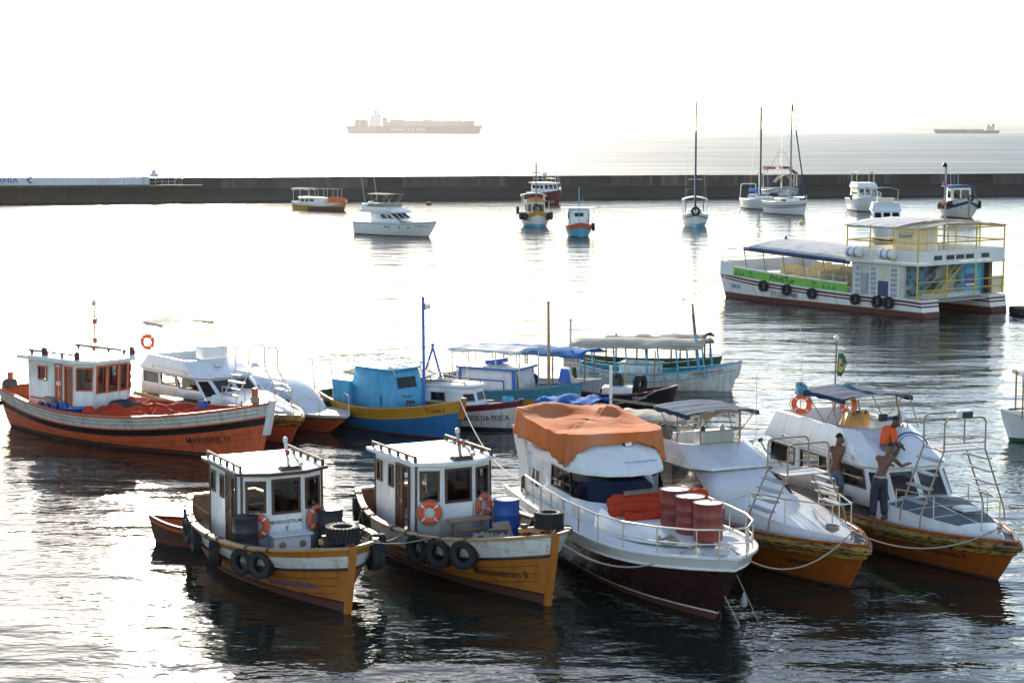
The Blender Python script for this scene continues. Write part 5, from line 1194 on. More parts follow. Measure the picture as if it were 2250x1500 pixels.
# white boat with long beige awning and blue posts
d = Boat('awning_fishing_boat', 'white wooden boat with light blue trim under a long beige awning', 'boat', 1627, 795, 1.15, -19, 6.5, 2.0, .85, .6, 1.15, tb=.4, p=2.0, rake=.5, e0=.3, e1=.8)
simple_hull(d, [(oldwhite, -.30), (sky_blue, -.26), (oldwhite, None)], .3, sky_blue, teal, .1); d.stem(.1, .14, oldwhite, .06, lo=.5)
dm = canopy(d, -3.35, 2.0, 1.9, 1.68, canvasb, camber=.2, sag=.05, drop=.1, seed=31, name='long_awning', zt=.12)
for x, yy in ((-3.0, -.8), (-3.0, .8), (-1.6, -.85), (-1.6, .85), (-.3, -.9), (-.3, .9), (.9, -.85), (.9, .85), (1.9, -.7), (1.9, .7)): tube('awning_post', [(x + .12, yy, .5), (x, yy, 1.72)], .035, sky_blue, d.o)
for k in (-1, 1): tube('awning_pipe', [(-3.3, k * .93, 1.66), (2.0, k * .93, 1.78)], .02, greywood, d.o)
d.box('cabin_box', (-.7, 0, .62), (1.5, 1.0, .62), white, bev=.02); d.box('cabin_lid', (-.7, 0, .96), (1.62, 1.1, .06), sky_blue, bev=.01); d.box('stern_seat', (-2.4, 0, .55), (.4, 1.4, .08), teal); d.box('thwart', (1.3, 0, .6), (.3, 1.3, .07), sky_blue)
for k in range(3): patch(face_fn((-1.45, -.5, .34), (.05, -.5, .34), (.05, -.5, .92), (-1.45, -.5, .92)), (.06 + k * .32, .30 + k * .32, .2, .85), oldwhite, d.o, 'cabin_panel', .015)
MB().lathe([(.05, 0), (.06, .01)], 12, (.06, -.2, .75), 'x').build('vent', black, d.o)
tube('mast', [(1.75, -.35, .4), (1.55, -.35, 2.2)], .06, sky_blue, d.o); tube('mast_top', [(1.55, -.35, 2.15), (1.42, -.35, 3.35)], [.055, .04], greywood, d.o)
d.hull_text('DIVINA ESPERANÇA', 1.5, .62, .11, 1.15, inkred, slope=.14)

n_ = Boat('green_fishing_boat', 'dark green wooden boat with grey awning poles behind the white awning boat', 'boat', 0, 0, 0, -20, 6.2, 1.9, .85, .7, 1.05, pos=(8.35, 71.8), tb=.4, p=2.0, rake=.5, e0=.3, e1=.8)
simple_hull(n_, [(green, None)], .3, green, green, .1)
canopy(n_, -1.6, 2.6, 1.7, 1.62, canvasd, camber=.1, sag=.12, drop=.04, seed=41, ragged=.1, name='grey_awning', zt=.25)
posts(n_, [(-1.5, -.7, .5), (-1.5, .7, .5), (-.2, -.75, .5), (-.2, .75, .5), (1.2, -.7, .5), (1.2, .7, .5), (2.5, -.45, .7), (2.5, .45, .7)], 1.75, .035, brown)
tube('mast', [(2.2, -.2, .5), (1.95, -.2, 2.75)], .06, green, n_.o)

# low boat with two small awnings behind the yacht
o_ = Boat('open_boat', 'low open white boat with blue and beige awnings and a white pole behind the yacht', 'boat', 0, 0, 0, -24, 7.2, 1.9, .5, .42, .7, pos=(7.3, 54.2), tb=.6, p=2.1, rake=.5, e0=.3, e1=.8)
simple_hull(o_, [(white, None)], .2, white, grey, .1)
canopy(o_, -3.2, -1.2, 1.5, 1.62, tarpblue, camber=.04, sag=.12, drop=.05, seed=51, ragged=.15, name='blue_awning', zt=.08)
canopy(o_, -.6, 1.7, 1.5, 1.30, canvasb, camber=.1, sag=.05, drop=.1, seed=52, ragged=.1, name='beige_awning')
tube('pole', [(-.95, -.2, .3), (-.95, -.2, 2.75)], .05, white, o_.o); tube('ridge_pole', [(-1.0, -.2, 1.72), (1.9, 0, 1.5)], .045, greywood, o_.o)
posts(o_, [(-3.1, -.7, .4), (-3.1, .7, .4), (-1.3, -.7, .4), (-1.3, .7, .4)], 1.62, .03, greywood); posts(o_, [(-.5, -.7, .4), (1.6, -.7, .4), (-.5, .7, .4), (1.6, .7, .4)], 1.3, .022, offw)
o_.box('cabin_top', (-.2, 0, .55), (1.8, .9, .3), offw, bev=.05)
for k in range(4): tube('slack_rope', arc((-2.5 + k * 1.2, -.95, .6), (-1.4 + k * 1.3, -.9, .65), .25 + .1 * (k % 2), 8), .014, ropem, o_.o, 5)
o_.box('side_board', (2.3, .1, 1.42), (.7, .06, .14), wood, ry=-.5)

# ================================================================== tour catamaran
A_, B_, C_ = at(2017, 700), at(2227, 688), at(1592, 656)
sc_ = (A_ + B_) / 2; hd = 126.5; CL = (C_ - A_).length + 1.6; HALF = 3.55
c = Boat('tour_catamaran', 'large white tour catamaran with green side banner, blue-edged awning and yellow railed upper deck', 'boat', 0, 0, 0, hd, CL, HALF * 2, .9, .95, 1.5, pos=A_ - Vector((math.cos(R(hd + 90)), math.sin(R(hd + 90)), 0)) * HALF + Vector((math.cos(R(hd)), math.sin(R(hd)), 0)) * (CL - .1), tb=.95, p=6, rake=.4)
LH = CL / 2
class Sub(Boat):
    def __init__(s2, par, y0, B): 
        s2.__dict__.update(par.__dict__); s2.y0 = y0; s2.B = B; s2.tb = .95; s2.p = 3.5; s2.sb = .65; s2.e0 = .12; s2.e1 = .45; s2.rake = .7; s2.srake = -.3; s2.sm = .1; s2.D = .4
hp, hs = Sub(c, HALF - .75, 1.5), Sub(c, -(HALF - .75), 1.5)
for q in (hp, hs):
    q.hull([(antif, .30), (ochre, .33), (white, -.34), (maroon, -.24), (white, -.17), (maroon, -.05), (white, None)]); q.cap(.1, .05, white, .02)
    q.deck(lambda t2: q.sheer(t2) - .02, offw)
MB().grid([[Vector((-LH + .5 + (CL - 2.4) * i / 10, yy, hp.sheer((i + .5) / 11) - .03)) for yy in (-2.0, 2.0)] for i in range(11)]).build('bridge_deck', offw, c.o, solid=.25)
sz = lambda x: hp.sheer((x + LH) / CL)
XU = -LH + 5.3        # front of the upper deck
def side_strip(x0, x1, z0, z1, m, name, par, side=1, th=.05, n=16, w=None):
    yy = side * (w or HALF - .03); mb = MB()
    rr = [[Vector((x0 + (x1 - x0) * i / n, yy - s3 * side * th, sz(x0 + (x1 - x0) * i / n) + zz)) for s3, zz in ((0, z0), (0, z1), (1, z1), (1, z0))] for i in range(n + 1)]
    return mb.loft(rr).build(name, m, par)
xB = LH - 1.9
for sd in (1, -1):
    bn_ = side_strip(XU, xB, .05, .52, banner if sd > 0 else offw, 'side_banner', c.o, sd)
    side_strip(XU, xB + .1, .52, .60, white, 'banner_rail', c.o, sd, .1)
    side_strip(xB, LH - .75, .0, .80, white, 'bow_bulwark', c.o, sd, .06, w=HALF - .03)
    if sd > 0: PB = bn_
MB().loft([[Vector((xx, yy, 1.4)) for xx, yy in ((xB, -HALF + .1), (LH - .8, -HALF + .1), (LH - .8, HALF - .1), (xB, HALF - .1))], [Vector((xx, yy, 1.5)) for xx, yy in ((xB, -HALF + .1), (LH - .8, -HALF + .1), (LH - .8, HALF - .1), (xB, HALF - .1))]]).build('bow_deck', white, c.o)
MB().box((LH - .78, 0, 1.75), (.06, HALF * 2 - .1, .9)).build('bow_wall', white, c.o)
yp = HALF + .006
def port_fn(x0, z0): return lambda u, v2: Vector((x0 - u, yp - .028, sz(x0 - u) + z0 + v2))
lettering('PrivêTur', port_fn(LH - 4.95, .12), .33, 2.05, ink, PB); lettering('PrivêTur', port_fn(LH - 3.1, .08), .11, .7, inkgreen, PB); lettering('PrivêTur', port_fn(LH - 8.2, .08), .11, .75, inkgreen, PB)
for xx in (LH - 3.25, LH - 8.4):
    MB().add([port_fn(xx, .25)(aa, bb) for aa, bb in ((0, 0), (.3, .02), (.2, .2))] + [port_fn(xx, .25)(aa, bb) for aa, bb in ((-.1, .06), (.2, .1), (.0, .22))], [(0, 1, 2), (3, 4, 5)]).build('bird_emblem', inkgreen, PB, flat=True)
for xx in (LH - 2.0, LH - 2.3, LH - 2.6, XU + 1.9, XU + 1.5, XU + 1.1): MB().add([port_fn(xx, .12)(aa, bb) for aa, bb in ((0, 0), (.26, 0), (.13, .28))], [(0, 1, 2)]).build('tree_emblem', inkgreen, PB, flat=True)
def hullp(x0, z0):
    def fn(u, v2):
        x = x0 - u; tt = hp.find(x, z0 + v2); q2 = hp.pt(tt, z0 + v2, 1, .012); q2.x = x; return q2
    return fn
lettering('UBALDO', hullp(LH - 1.3, .62), .26, 1.05, inkblue, c.o); lettering('(71)3205-1400', hullp(LH - 5.0, .40), .30, 2.2, ink, c.o)
for xx in (LH - 1.2, LH - 3.6, LH - 10.2, LH - 13.0):
    tt = hp.find(xx, .5)
    for kk in range(5): MB().box(hp.pt(tt, .38 + kk * .13, 1, .006), (.09, .012, .035)).build('draft_mark', ink, c.o)
GC = 'tyre fenders on the catamaran'
for xx, lab in ((LH - 4.6, 'tyre on the catamaran left of the big printed name'), (LH - 6.5, 'tyre on the catamaran covering the phone number'), (LH - 8.5, 'tyre on the catamaran at the end of the green banner'), (LH - 11.8, 'tyre on the catamaran below the grey doors, first of three'), (LH - 13.4, 'tyre on the catamaran below the grey doors, second of three'), (LH - 14.2, 'tyre on the catamaran nearest the stern corner')):
    tyre(c.w((xx, HALF + .14, sz(xx) - .25)), c.h + R(90), lab, GC, 1.05, hang=sz(xx))
# seats
for xx in [LH - 4.2 - k * 1.05 for k in range(7)]:
    for sd in (-1, 1): sb_ = MB().box((xx, sd * 1.35, sz(xx) + .38), (.5, 1.6, .1)).build('bench_seat', cream, c.o, bev=.03); MB().box((xx - .25, sd * 1.35, sz(xx) + .62), (.08, 1.6, .5)).build('bench_back', cream, sb_, bev=.03)
# long awning
x0, x1 = XU - .1, LH - 2.6
aw = canopy(c, x0, x1, HALF * 1.9, 2.80, canvasw, camber=.42, sag=.03, drop=.0, seed=61, name='long_awning', zt=.32, nx=20)
for sd in (1, -1):
    MB().grid([[Vector((x0 + (x1 - x0) * i / 12, sd * (HALF * .95 + .02), 2.80 + .32 * i / 12 + zz)) for zz in (.03, -.2)] for i in range(13)]).build('awning_valance', navy, aw, solid=.02)
    for i in range(6):
        u = i / 5; xx = x0 + .4 + (x1 - x0 - .5) * u; tube('awning_post', [(xx - .25, sd * (HALF - .1), sz(xx) + .5), (xx + .1, sd * HALF * .95, 2.78 + .32 * u)], .035, rusty, c.o)
    tube('side_rail', [(XU, sd * (HALF - .06), sz(XU) + .85), (xB, sd * (HALF - .06), sz(xB) + .9), (LH - .8, sd * (HALF - .1), 2.35)], .022, steel, c.o)
    tube('bow_rail', [(xB - .2, sd * (HALF - .1), 2.95), (LH - .85, sd * (HALF - .1), 2.9), (LH - .8, sd * (HALF - .1), 1.5)], .022, steel, c.o)
for z in (2.4, 2.9): tube('bow_rail', [(LH - .82, -HALF + .1, z), (LH - .82, HALF - .1, z)], .022, steel, c.o)
# deckhouse below the upper deck
ZU = 2.85; xa_, xw_ = -LH + 1.25, XU - .25
pl = [(xa_, -HALF + .15), (xw_, -HALF + .15), (xw_, HALF - .15), (xa_, HALF - .15)]
zb_ = .92
PC = cabin([Vector((q2[0], q2[1], zb_)) for q2 in pl], [Vector((q2[0], q2[1], ZU - .1)) for q2 in pl], {1: [(.35, .65, .02, .95)], 2: [(.04, .18, .03, .93)]}, offw, c.o)
door(PC[2], (.05, .17, .04, .92), c.o, white, grey, 5, 1); door(PC[2], (.34, .5, .04, .92), c.o, white, grey, 6, 1); door(PC[2], (.72, .9, .04, .92), c.o, white, grey, 6, 1); patch(PC[2], (.52, .70, .02, .5), navy, c.o, 'notice_board', .06); patch(PC[2], (.55, .67, .62, .85), cream, c.o, 'notice', .02); patch(PC[2], (.2, .32, .0, .7), grey, c.o, 'electric_cabinet', .1)
def mural():
    m, nt, out_ = _new('mural_print'); pr = nt.nodes.new('ShaderNodeBsdfPrincipled'); pr.inputs['Roughness'].default_value = .5
    n1 = _noise(nt, 1.3, 7, scale3=(1, 1, 1.6)); cc = _mix(nt, _ramp(nt, n1, .47, .55), (.10, .20, .26), (.02, .03, .015)); n2 = _noise(nt, .8, 3)
    cc = _mix(nt, _ramp(nt, n2, .58, .66), cc, (.35, .31, .25)); nt.links.new(cc, pr.inputs['Base Color']); nt.links.new(pr.outputs[0], out_.inputs[0]); return m
patch(PC[3], (.02, .70, .08, .97), mural(), c.o, 'mural_panel', .03); patch(PC[3], (.70, .98, .08, .97), sky_blue, c.o, 'blue_panel', .03); pb_ = patch(PC[3], (.72, .86, .25, .85), bluedrum, c.o, 'poster', .05); patch(PC[3], (.73, .85, .65, .82), sky_blue, pb_, 'poster_head', .055); patch(PC[3], (.735, .845, .28, .34), inkwhite, pb_, 'poster_foot', .055)
# upper deck
MB().box(((-LH + .15 + XU) / 2, 0, ZU), (XU + LH - .1, HALF * 2 + .1, .16)).build('upper_deck', white, c.o, bev=.03)
zr = ZU + .08
for xx0, xx1, yy0, yy1 in ((-LH + .2, XU, HALF, HALF), (-LH + .2, XU, -HALF, -HALF), (-LH + .2, -LH + .2, -HALF, HALF), (XU, XU, -HALF, HALF)):
    w2 = MB().box(((xx0 + xx1) / 2, (yy0 + yy1) / 2, zr + .32), (max(.08, abs(xx1 - xx0)), max(.08, abs(yy1 - yy0)), .6)).build('coaming', white, c.o, bev=.015)
for yy in (2.0, 1.0, .2, -.6, -1.9): MB().box((-LH + .15, yy, zr + .25), (.05, .62, .24)).build('scupper_window', black, c.o)
for xx in (XU - .8, XU - 3.2):
    lr = thing('life_raft_canister', 'white life raft canister strapped outside the upper deck, %s one' % ('front' if xx > XU - 1 else 'rear'), 'life raft', c.w((xx, HALF + .3, zr + .42)), c.h, 'life rafts'); MB().lathe([(.2, -.5), (.27, -.46), (.28, 0), (.27, .46), (.2, .5)], 16, (0, 0, 0), 'x').build('canister', wplas, lr)
    for q in (-.22, .22): MB().lathe([(.285, q - .03), (.287, q + .03)], 16, (0, 0, 0), 'x').build('strap', bluedrum, lr)
ZR = 4.85
ps_ = [(-LH + .2, yy) for yy in (-HALF, -HALF / 3, HALF / 3, HALF)] + [(-LH + .2 + (XU + LH - .2) * k / 3, sd * HALF) for k in (1, 2, 3) for sd in (-1, 1)]
for xx, yy in ps_: tube('roof_post', [(xx, yy, 1.0 if xx < -LH + 1 else zr), (xx, yy, ZR)], .045, yellow, c.o)
for z in (zr + 1.05, ZR - .12):
    tube('yellow_rail', [(XU, -HALF, z), (-LH + .2, -HALF, z), (-LH + .2, HALF, z), (XU, HALF, z)], .04, yellow, c.o)
tube('front_beam', [(XU, -HALF, ZR - .1), (XU, HALF, ZR - .1)], .045, yellow, c.o); tube('front_rail', [(XU, -HALF, zr + 1.05), (XU, HALF, zr + 1.05)], .035, yellow, c.o)
canopy(c, -LH + 1.6, XU + .15, HALF * 2.05, ZR - .02, canvasw, camber=.28, sag=.04, drop=.06, seed=71, name='upper_awning'); canopy(c, -LH - .0, -LH + 1.6, HALF * 2.0, ZR - .05, canvasb, camber=.2, sag=.08, drop=.02, seed=72, name='rear_awning', ragged=.1)
ch = MB().box((-LH + 3.6, -.2, zr + .95), (1.6, 1.7, 1.9)).build('wheelhouse', cream, c.o, bev=.02); MB().box((-LH + 2.78, -.5, zr + .9), (.04, .7, 1.5)).build('wheelhouse_door', offw, ch); MB().box((-LH + 3.6, .67, zr + 1.25), (.9, .03, .4)).build('wheelhouse_window', gclear, ch); MB().box((-LH + 2.78, .25, zr + 1.62), (.03, .5, .14)).build('red_notice', redlamp, ch)
tube('signal_mast', [(-LH + 1.2, .3, ZU), (-LH + 1.2, .3, 8.1)], .06, grey, c.o); MB().lathe([(.1, 0), (.14, .1), (.06, .25)], 12, (-LH + 1.2, .42, 8.0)).build('masthead_light', black, c.o)
for z in (5.9, 7.0): MB().lathe([(.08, 0), (.1, .06), (.06, .22)], 12, (-LH + 1.2, .42, z)).build('mast_lamp', redlamp, c.o)
# stern stairs and rails
sw = MB().box((-LH + .7, 0, .84), (1.3, HALF * 1.2, .08)).build('stern_platform', grey, c.o)
for q in (.35, .75): tube('stair_stringer', [(-LH + .35 + q, 1.6, .95), (-LH + .35 + q, -.9, ZU)], .05, yellow, c.o)
for k in range(8): MB().box((-LH + .9, 1.45 - k * .3, 1.12 + k * .22), (.42, .2, .03)).build('stair_tread', grey, c.o)
for q in (.3, .8): tube('stair_hand_rail', [(-LH + .35 + q, 1.9, 1.8), (-LH + .35 + q, -.6, ZU + .75)], .025, steel, c.o)
for z in (1.45, 1.9): tube('stern_rail', [(-LH + .12, -HALF, z), (-LH + .12, HALF, z)], .03, yellow, c.o)
for k in range(14): tube('baluster', [(-LH + .12, HALF - .1 - k * .16, .95), (-LH + .12, HALF - .1 - k * .16, 1.45)], .016, yellow, c.o, 5)
MB().box((-LH + .3, -HALF + .4, 1.5), (.06, .9, .95)).build('stern_panel', cream, c.o); MB().box((-LH + 1.0, -HALF + .3, 1.9), (.3, .3, 1.8)).build('stern_locker', brown, c.o)
MB().lathe([(.08, 0), (.1, .08), (.02, .2)], 12, (LH - 3.0, .3, 3.5)).build('awning_lamp', navy, c.o)
lw = thing('floating_pontoon', 'black floating pontoon at the right edge behind the catamaran stern', 'pontoon', at(2262, 690), .2); MB().box((0, 0, .2), (1.9, 1.2, .4)).build('float_block', rubber, lw, bev=.06); MB().box((0, 0, .42), (1.95, .3, .06)).build('walk_board', greywood, lw); tyre(at(2240, 682, .7), .5, 'tyre lying on the black pontoon at the right edge', None, .9, flat=True)
rope_line('mooring rope running from the catamaran bow down into the water', arc(c.w((LH - .1, HALF - .8, 1.45)), at(1498, 658, .0), .25), .02)

# ================================================================== boats moored farther out
def far_boat(name, label, px, py, heading, L, B, zs, zm, zb, bands, dz=None, capm=None, inner=None, group=None, cat='boat', rake=.6, **k):
    q = at(px, py); h = R(heading); q += Vector((math.cos(h), math.sin(h), 0)) * rake * .6
    b = Boat(name, label, cat, 0, 0, 0, heading, L, B, zs, zm, zb, group=group, pos=q, rake=rake, **k)
    b.hull(bands, 24)
    if dz is None: b.deck(lambda t2: b.sheer(t2) - .02, gel, n=14)
    else: b.deck(dz, deckw, n=14); b.bulwark(dz, inner or white, n=18)
    if capm: b.cap(.1, .06, capm, .03, n=20)
    return b
def house(b, x0, x1, hw, z0, z1, m, holes, fm, gm, rake_f=0., rake_b=0., taper=.94, fw=.05, nose=.0, name='wall'):
    pl = [(x0, -hw), (x1, -hw), (x1 + nose, 0), (x1, hw), (x0, hw)] if nose else [(x0, -hw), (x1, -hw), (x1, hw), (x0, hw)]
    P = cabin([Vector((a2, c2, z0)) for a2, c2 in pl], [Vector((a2 - rake_f if a2 > (x0 + x1) / 2 else a2 + rake_b, c2 * taper, z1)) for a2, c2 in pl], holes, m, b.o, name)
    for i in holes:
        for q in holes[i]: window(P[i], q, b.o, fm, gm, fw)
    return P
def shrink(b, k, dpx=0):
    b.o.scale = (k, k, k); h = Vector((math.cos(b.h), math.sin(b.h), 0)); b.o.location += h * b.L / 2 * (1 - k); b.o.location.x += dpx * b.o.location.y / FPX; b.M = b.o.matrix_basis.copy()
def rect(x0, x1, hw): return [(x0, -hw), (x1, -hw), (x1, hw), (x0, hw)]

# white flybridge yacht
fb = far_boat('motor_yacht', 'white flybridge motor yacht with dark bimini moored alone in the middle distance', 932, 521, -44, 11.6, 3.8, 1.55, 1.6, 1.95, [(antif, .1), (gel, -.22), (navy, -.16), (gel, None)], cat='yacht', rake=1.6, tb=.9, p=2.6, e0=.15, e1=.65, srake=-.2)
house(fb, -3.2, 1.6, 1.35, 1.55, 2.75, gel, {0: [(.46, .72, .4, .9), (.74, .97, .4, .85)], 1: [(.05, .33, .12, .92), (.36, .64, .12, .92), (.67, .95, .12, .92)], 2: [(.05, .5, .4, .9)]}, gel, gsmoke, rake_f=2.1, rake_b=-.2, taper=.88, fw=.04)
MB().grid([[Vector((1.3 + 3.4 * i / 8, w2 * 1.35 * (1 - (i / 8) ** 2.5 * .8), 1.6 + .5 * (1 - i / 8) * (1.1 - .4 * abs(w2) ** 3) + .22 * (i / 8) ** 2)) for w2 in (-1, -.85, -.4, 0, .4, .85, 1)] for i in range(9)]).build('coach_roof', gel, fb.o)
MB().loft([[Vector((a2, c2, z)) for a2, c2 in rect(x0, x1, w2)] for x0, x1, w2, z in ((-5.0, .35, 1.35, 2.74), (-5.2, .45, 1.4, 2.86), (-4.0, -.9, 1.25, 3.5), (-3.9, -1.1, 1.15, 3.5), (-3.9, -1.1, 1.15, 2.95))]).build('flybridge', gel, fb.o, bev=.04)
MB().loft([[Vector((a2, c2, z)) for a2, c2 in rect(x0, x1, w2)] for x0, x1, w2, z in ((-3.9, -.95, 1.27, 3.35), (-3.8, -1.05, 1.24, 3.72))], caps=False).build('flybridge_cover', canvasd, fb.o)
MB().loft([[Vector((a2, c2, z)) for a2, c2 in rect(x0, x1, w2)] for x0, x1, w2, z in ((-4.6, -3.7, 1.35, 2.8), (-5.0, -4.2, 1.2, 3.5), (-4.9, -4.4, 1.1, 3.8))]).build('radar_arch', gel, fb.o, bev=.05)
bimini(fb, -3.9, -.5, 2.4, 5.0, canvasd, ((-3.5, -2.6, 3.5), (-1.0, -2.2, 3.5), (-2.2, -3.4, 3.5), (-.7, -1.8, 3.5)), seed=81)
for yy, h2 in ((-.9, 6.9), (.9, 7.2)): tube('whip_antenna', [(-4.6, yy, 3.8), (-5.2, yy, h2)], .02, wplas, fb.o, 5)
MB().lathe([(.3, 0), (.34, .1), (.2, .22)], 14, (-4.7, .0, 3.8)).build('radar_dome', wplas, fb.o)
railing(fb, edge(fb, [.5, 1.6, 2.7, 3.8, 4.8], -1, .12) + edge(fb, [4.8, 3.8, 2.7, 1.6, .5], 1, .12), .55, .025)
for x in (-.4, .1, 1.6, 2.7): MB().box(fb.pt(fb.find(x, 1.1), 1.12, -1, .01), (.26, .03, .2)).build('porthole', gdark, fb.o, bev=.03)
fb.box('hull_vent', (-3.0, -1.72, 1.1), (1.8, .05, .22), gel, bev=.03); fb.hull_text('Paraguassu I', 3.6, 1.25, .16, 1.3, ink)
tube('day_shape_pole', [(4.9, 0, 2.0), (4.6, 0, 3.9)], .02, steel, fb.o, 5); fb.box('day_shape', (4.6, 0, 4.0), (.42, .42, .42), maroon)

shrink(fb, .88, 12); fb.o.scale.z = .78
# two small boats rafted up
sa = far_boat('awning_boat', 'small ochre boat with beige awning, left of the rafted pair by the breakwater', 722, 461, -28, 5.6, 2.0, .95, .85, 1.3, [(ochre, -.3), (white, None)], .5, white, white, tb=.6)
canopy(sa, -2.6, .0, 1.8, 2.6, canvasb, camber=.15, sag=.05, seed=82); posts(sa, [(-2.4, -.75, .6), (-2.4, .75, .6), (-.1, -.75, .6), (-.1, .75, .6)], 2.6, .03, offw); house(sa, -1.6, .9, .7, .5, 1.5, white, {0: [(.1, .32, .5, .85), (.38, .6, .5, .85), (.66, .9, .5, .85)]}, brown, gdark); roof(rect(-1.7, 1.0, .78), 1.5, white, sa.o)
sb2 = far_boat('covered_boat', 'small dark boat with orange cover, right of the rafted pair by the breakwater', 757, 463, -20, 5.2, 2.0, .95, .85, 1.3, [(antif, .5), (ochre, -.3), (white, None)], .5, white, white, tb=.6)
posts(sb2, [(-2.2, -.8, .6), (-2.2, .8, .6), (-1.0, -.8, .6), (-1.0, .8, .6), (.3, -.8, .6), (.3, .8, .6), (1.6, -.6, .8), (1.6, .6, .8)], 2.7, .025, offw); [tube('awning_pipe', [(-2.3, k * .8, 2.7), (1.7, k * .7, 2.7)], .025, offw, sb2.o, 5) for k in (-1, 1)]
sb2.box('cuddy', (-.8, 0, 1.1), (1.1, 1.1, 1.0), white, bev=.03); heap('orange_cover', tarpor, 1.2, 0, 1.0, 2.6, 1.6, .75, 6.5, b=sb2, lab='orange cover heaped over the bow of the dark rafted boat', steep=.5)

# small white, yellow and blue boat seen bow on
yb = far_boat('cabin_fishing_boat', 'white and yellow fishing boat with blue waterline and tall mast, seen bow on', 1182, 501, -86, 7.5, 3.2, 1.15, 1.1, 1.75, [(sky_blue, .35), (white, -.42), (ochre, None)], .7, ochre, white, tb=.6, p=2.4)
PH = house(yb, -1.4, .6, 1.0, .7, 2.6, white, {1: [(.06, .26, .45, .85), (.38, .62, .15, .88), (.74, .94, .45, .85)], 0: [(.2, .4, .5, .85), (.6, .8, .5, .85)]}, brown, gbrown, rake_f=.1, fw=.06)
roof(rect(-1.6, .85, 1.15), 2.6, ochre, yb.o, .12, .06); heap('orange_life_jackets', tarpor, -.3, 0, 2.75, 1.2, 1.4, .3, 15, b=yb, lab='orange gear heaped on the roof of the yellow and white boat', cat='gear')
canopy(yb, -3.6, -1.2, 2.6, 3.2, canvasw, camber=.2, sag=.05, seed=83); posts(yb, [(-3.4, -1.15, .9), (-3.4, 1.15, .9), (-1.5, -1.1, .9), (-1.5, 1.1, .9)], 3.2, .04, white); posts(yb, [(1.0, 1.35, .9)], 2.7, .04, white)
tube('mast', [(1.1, 0, .8), (1.05, 0, 6.6)], .06, greywood, yb.o); tube('cross_arm', [(1.05, -.45, 5.6), (1.05, .45, 5.6)], .03, greywood, yb.o)
tyre(yb.w((2.3, 0, 1.95)), yb.h, 'tyre on the foredeck of the yellow and white boat', None, 1.5)
for k, (x, sd) in enumerate(((1.2, -1), (2.0, -1), (1.2, 1), (2.0, 1))): hull_tyre(yb, x, 1.15, sd, 'tyre at the %s bow of the yellow and white boat, %s one' % (('left', 'left', 'right', 'right')[k], ('rear', 'front', 'rear', 'front')[k]), None, 1.25)
hull_tyre(yb, -1.5, 1.6, -1, 'tyre hung by the left awning post of the yellow and white boat', None, 1.3); yb.box('day_shape', (1.2, 1.75, 2.5), (.3, .3, .3), black); yb.hull_text('NAVEGANTE', 1.6, .75, .16, .9, ink)

# red hulled launch behind it
rb = far_boat('red_launch', 'white cabin launch with dark red hull and rail cage, close to the breakwater', 1224, 449, -62, 8.5, 3.6, 1.7, 1.7, 2.3, [(maroon, None)], None, white, tb=.85, e0=.18, e1=.6, p=2.6)
house(rb, -3.0, 1.5, 1.35, 1.7, 3.2, white, {0: [(.1, .35, .45, .85), (.4, .65, .45, .85), (.7, .95, .45, .85)], 1: [(.05, .33, .4, .9), (.36, .64, .4, .9), (.67, .95, .4, .9)]}, white, gsmoke, rake_f=.5)
roof(rect(-3.4, 1.4, 1.6), 3.2, white, rb.o, .15, .1)
for z in (4.0, 4.6, 5.2): tube('cage_rail', [(-2.4, -1.2, z), (.6, -1.2, z), (.6, 1.2, z), (-2.4, 1.2, z)], .03, steel, rb.o, 5)
posts(rb, [(-2.4, -1.2, 3.3), (.6, -1.2, 3.3), (.6, 1.2, 3.3), (-2.4, 1.2, 3.3), (-.9, -1.2, 3.3), (-.9, 1.2, 3.3)], 5.2, .03, steel, 'cage_post')
for k in (-1, 1): tube('ladder_rail', [(1.8, 1.5 + .12 * k, 1.9), (.7, 1.4 + .12 * k, 5.2)], .03, steel, rb.o, 5)
rb.box('radar_box', (-.8, 0, 4.7), (.6, .6, .5), wplas, bev=.05); railing(rb, edge(rb, [1.0, 2.4, 3.6], -1, .1) + edge(rb, [3.6, 2.4, 1.0], 1, .1), .6, .025)

shrink(rb, .85, 4)
# blue and red boat seen bow on
bb = far_boat('small_blue_boat', 'small blue boat with red rail, white cabin and thin blue mast, seen bow on', 1276, 523, -88, 6.0, 2.55, 1.0, .95, 1.4, [(navy, .1), (sky_blue, -.42), (redtrim, None)], .6, redtrim, white, tb=.6, p=2.6)
house(bb, -1.8, .3, .98, .6, 2.55, white, {1: [(.28, .72, .66, .84)], 0: [(.2, .8, .5, .85)]}, brown, gdark, fw=.03); roof([(-2.0, -1.6), (.45, -1.6), (.45, 1.6), (-2.0, 1.6)], 2.62, white, bb.o, .06, .04)
for k in (-1, 1): tube('roof_strut', [(.3, k * 1.15, 1.0), (.3, k * 1.45, 2.6)], .03, offw, bb.o, 5); bb.box('blue_trim', (.32, k * .97, 1.6), (.04, .06, 1.9), blue)
tube('mast', [(1.0, -.05, .8), (1.0, -.05, 4.7)], .045, sky_blue, bb.o); tube('antenna', [(-.5, .4, 2.6), (-.5, .4, 3.6)], .02, grey, bb.o, 5)
for k, yy in enumerate((0, .35)): hull_tyre(bb, .6 - yy * 3, .9, 1, 'tyre on the right side of the small blue boat, %s one' % ('front', 'rear')[k], None, 1.2)
bb.hull_text('TERNURA', 2.0, 1.1, .14, .6, inkwhite, 1)

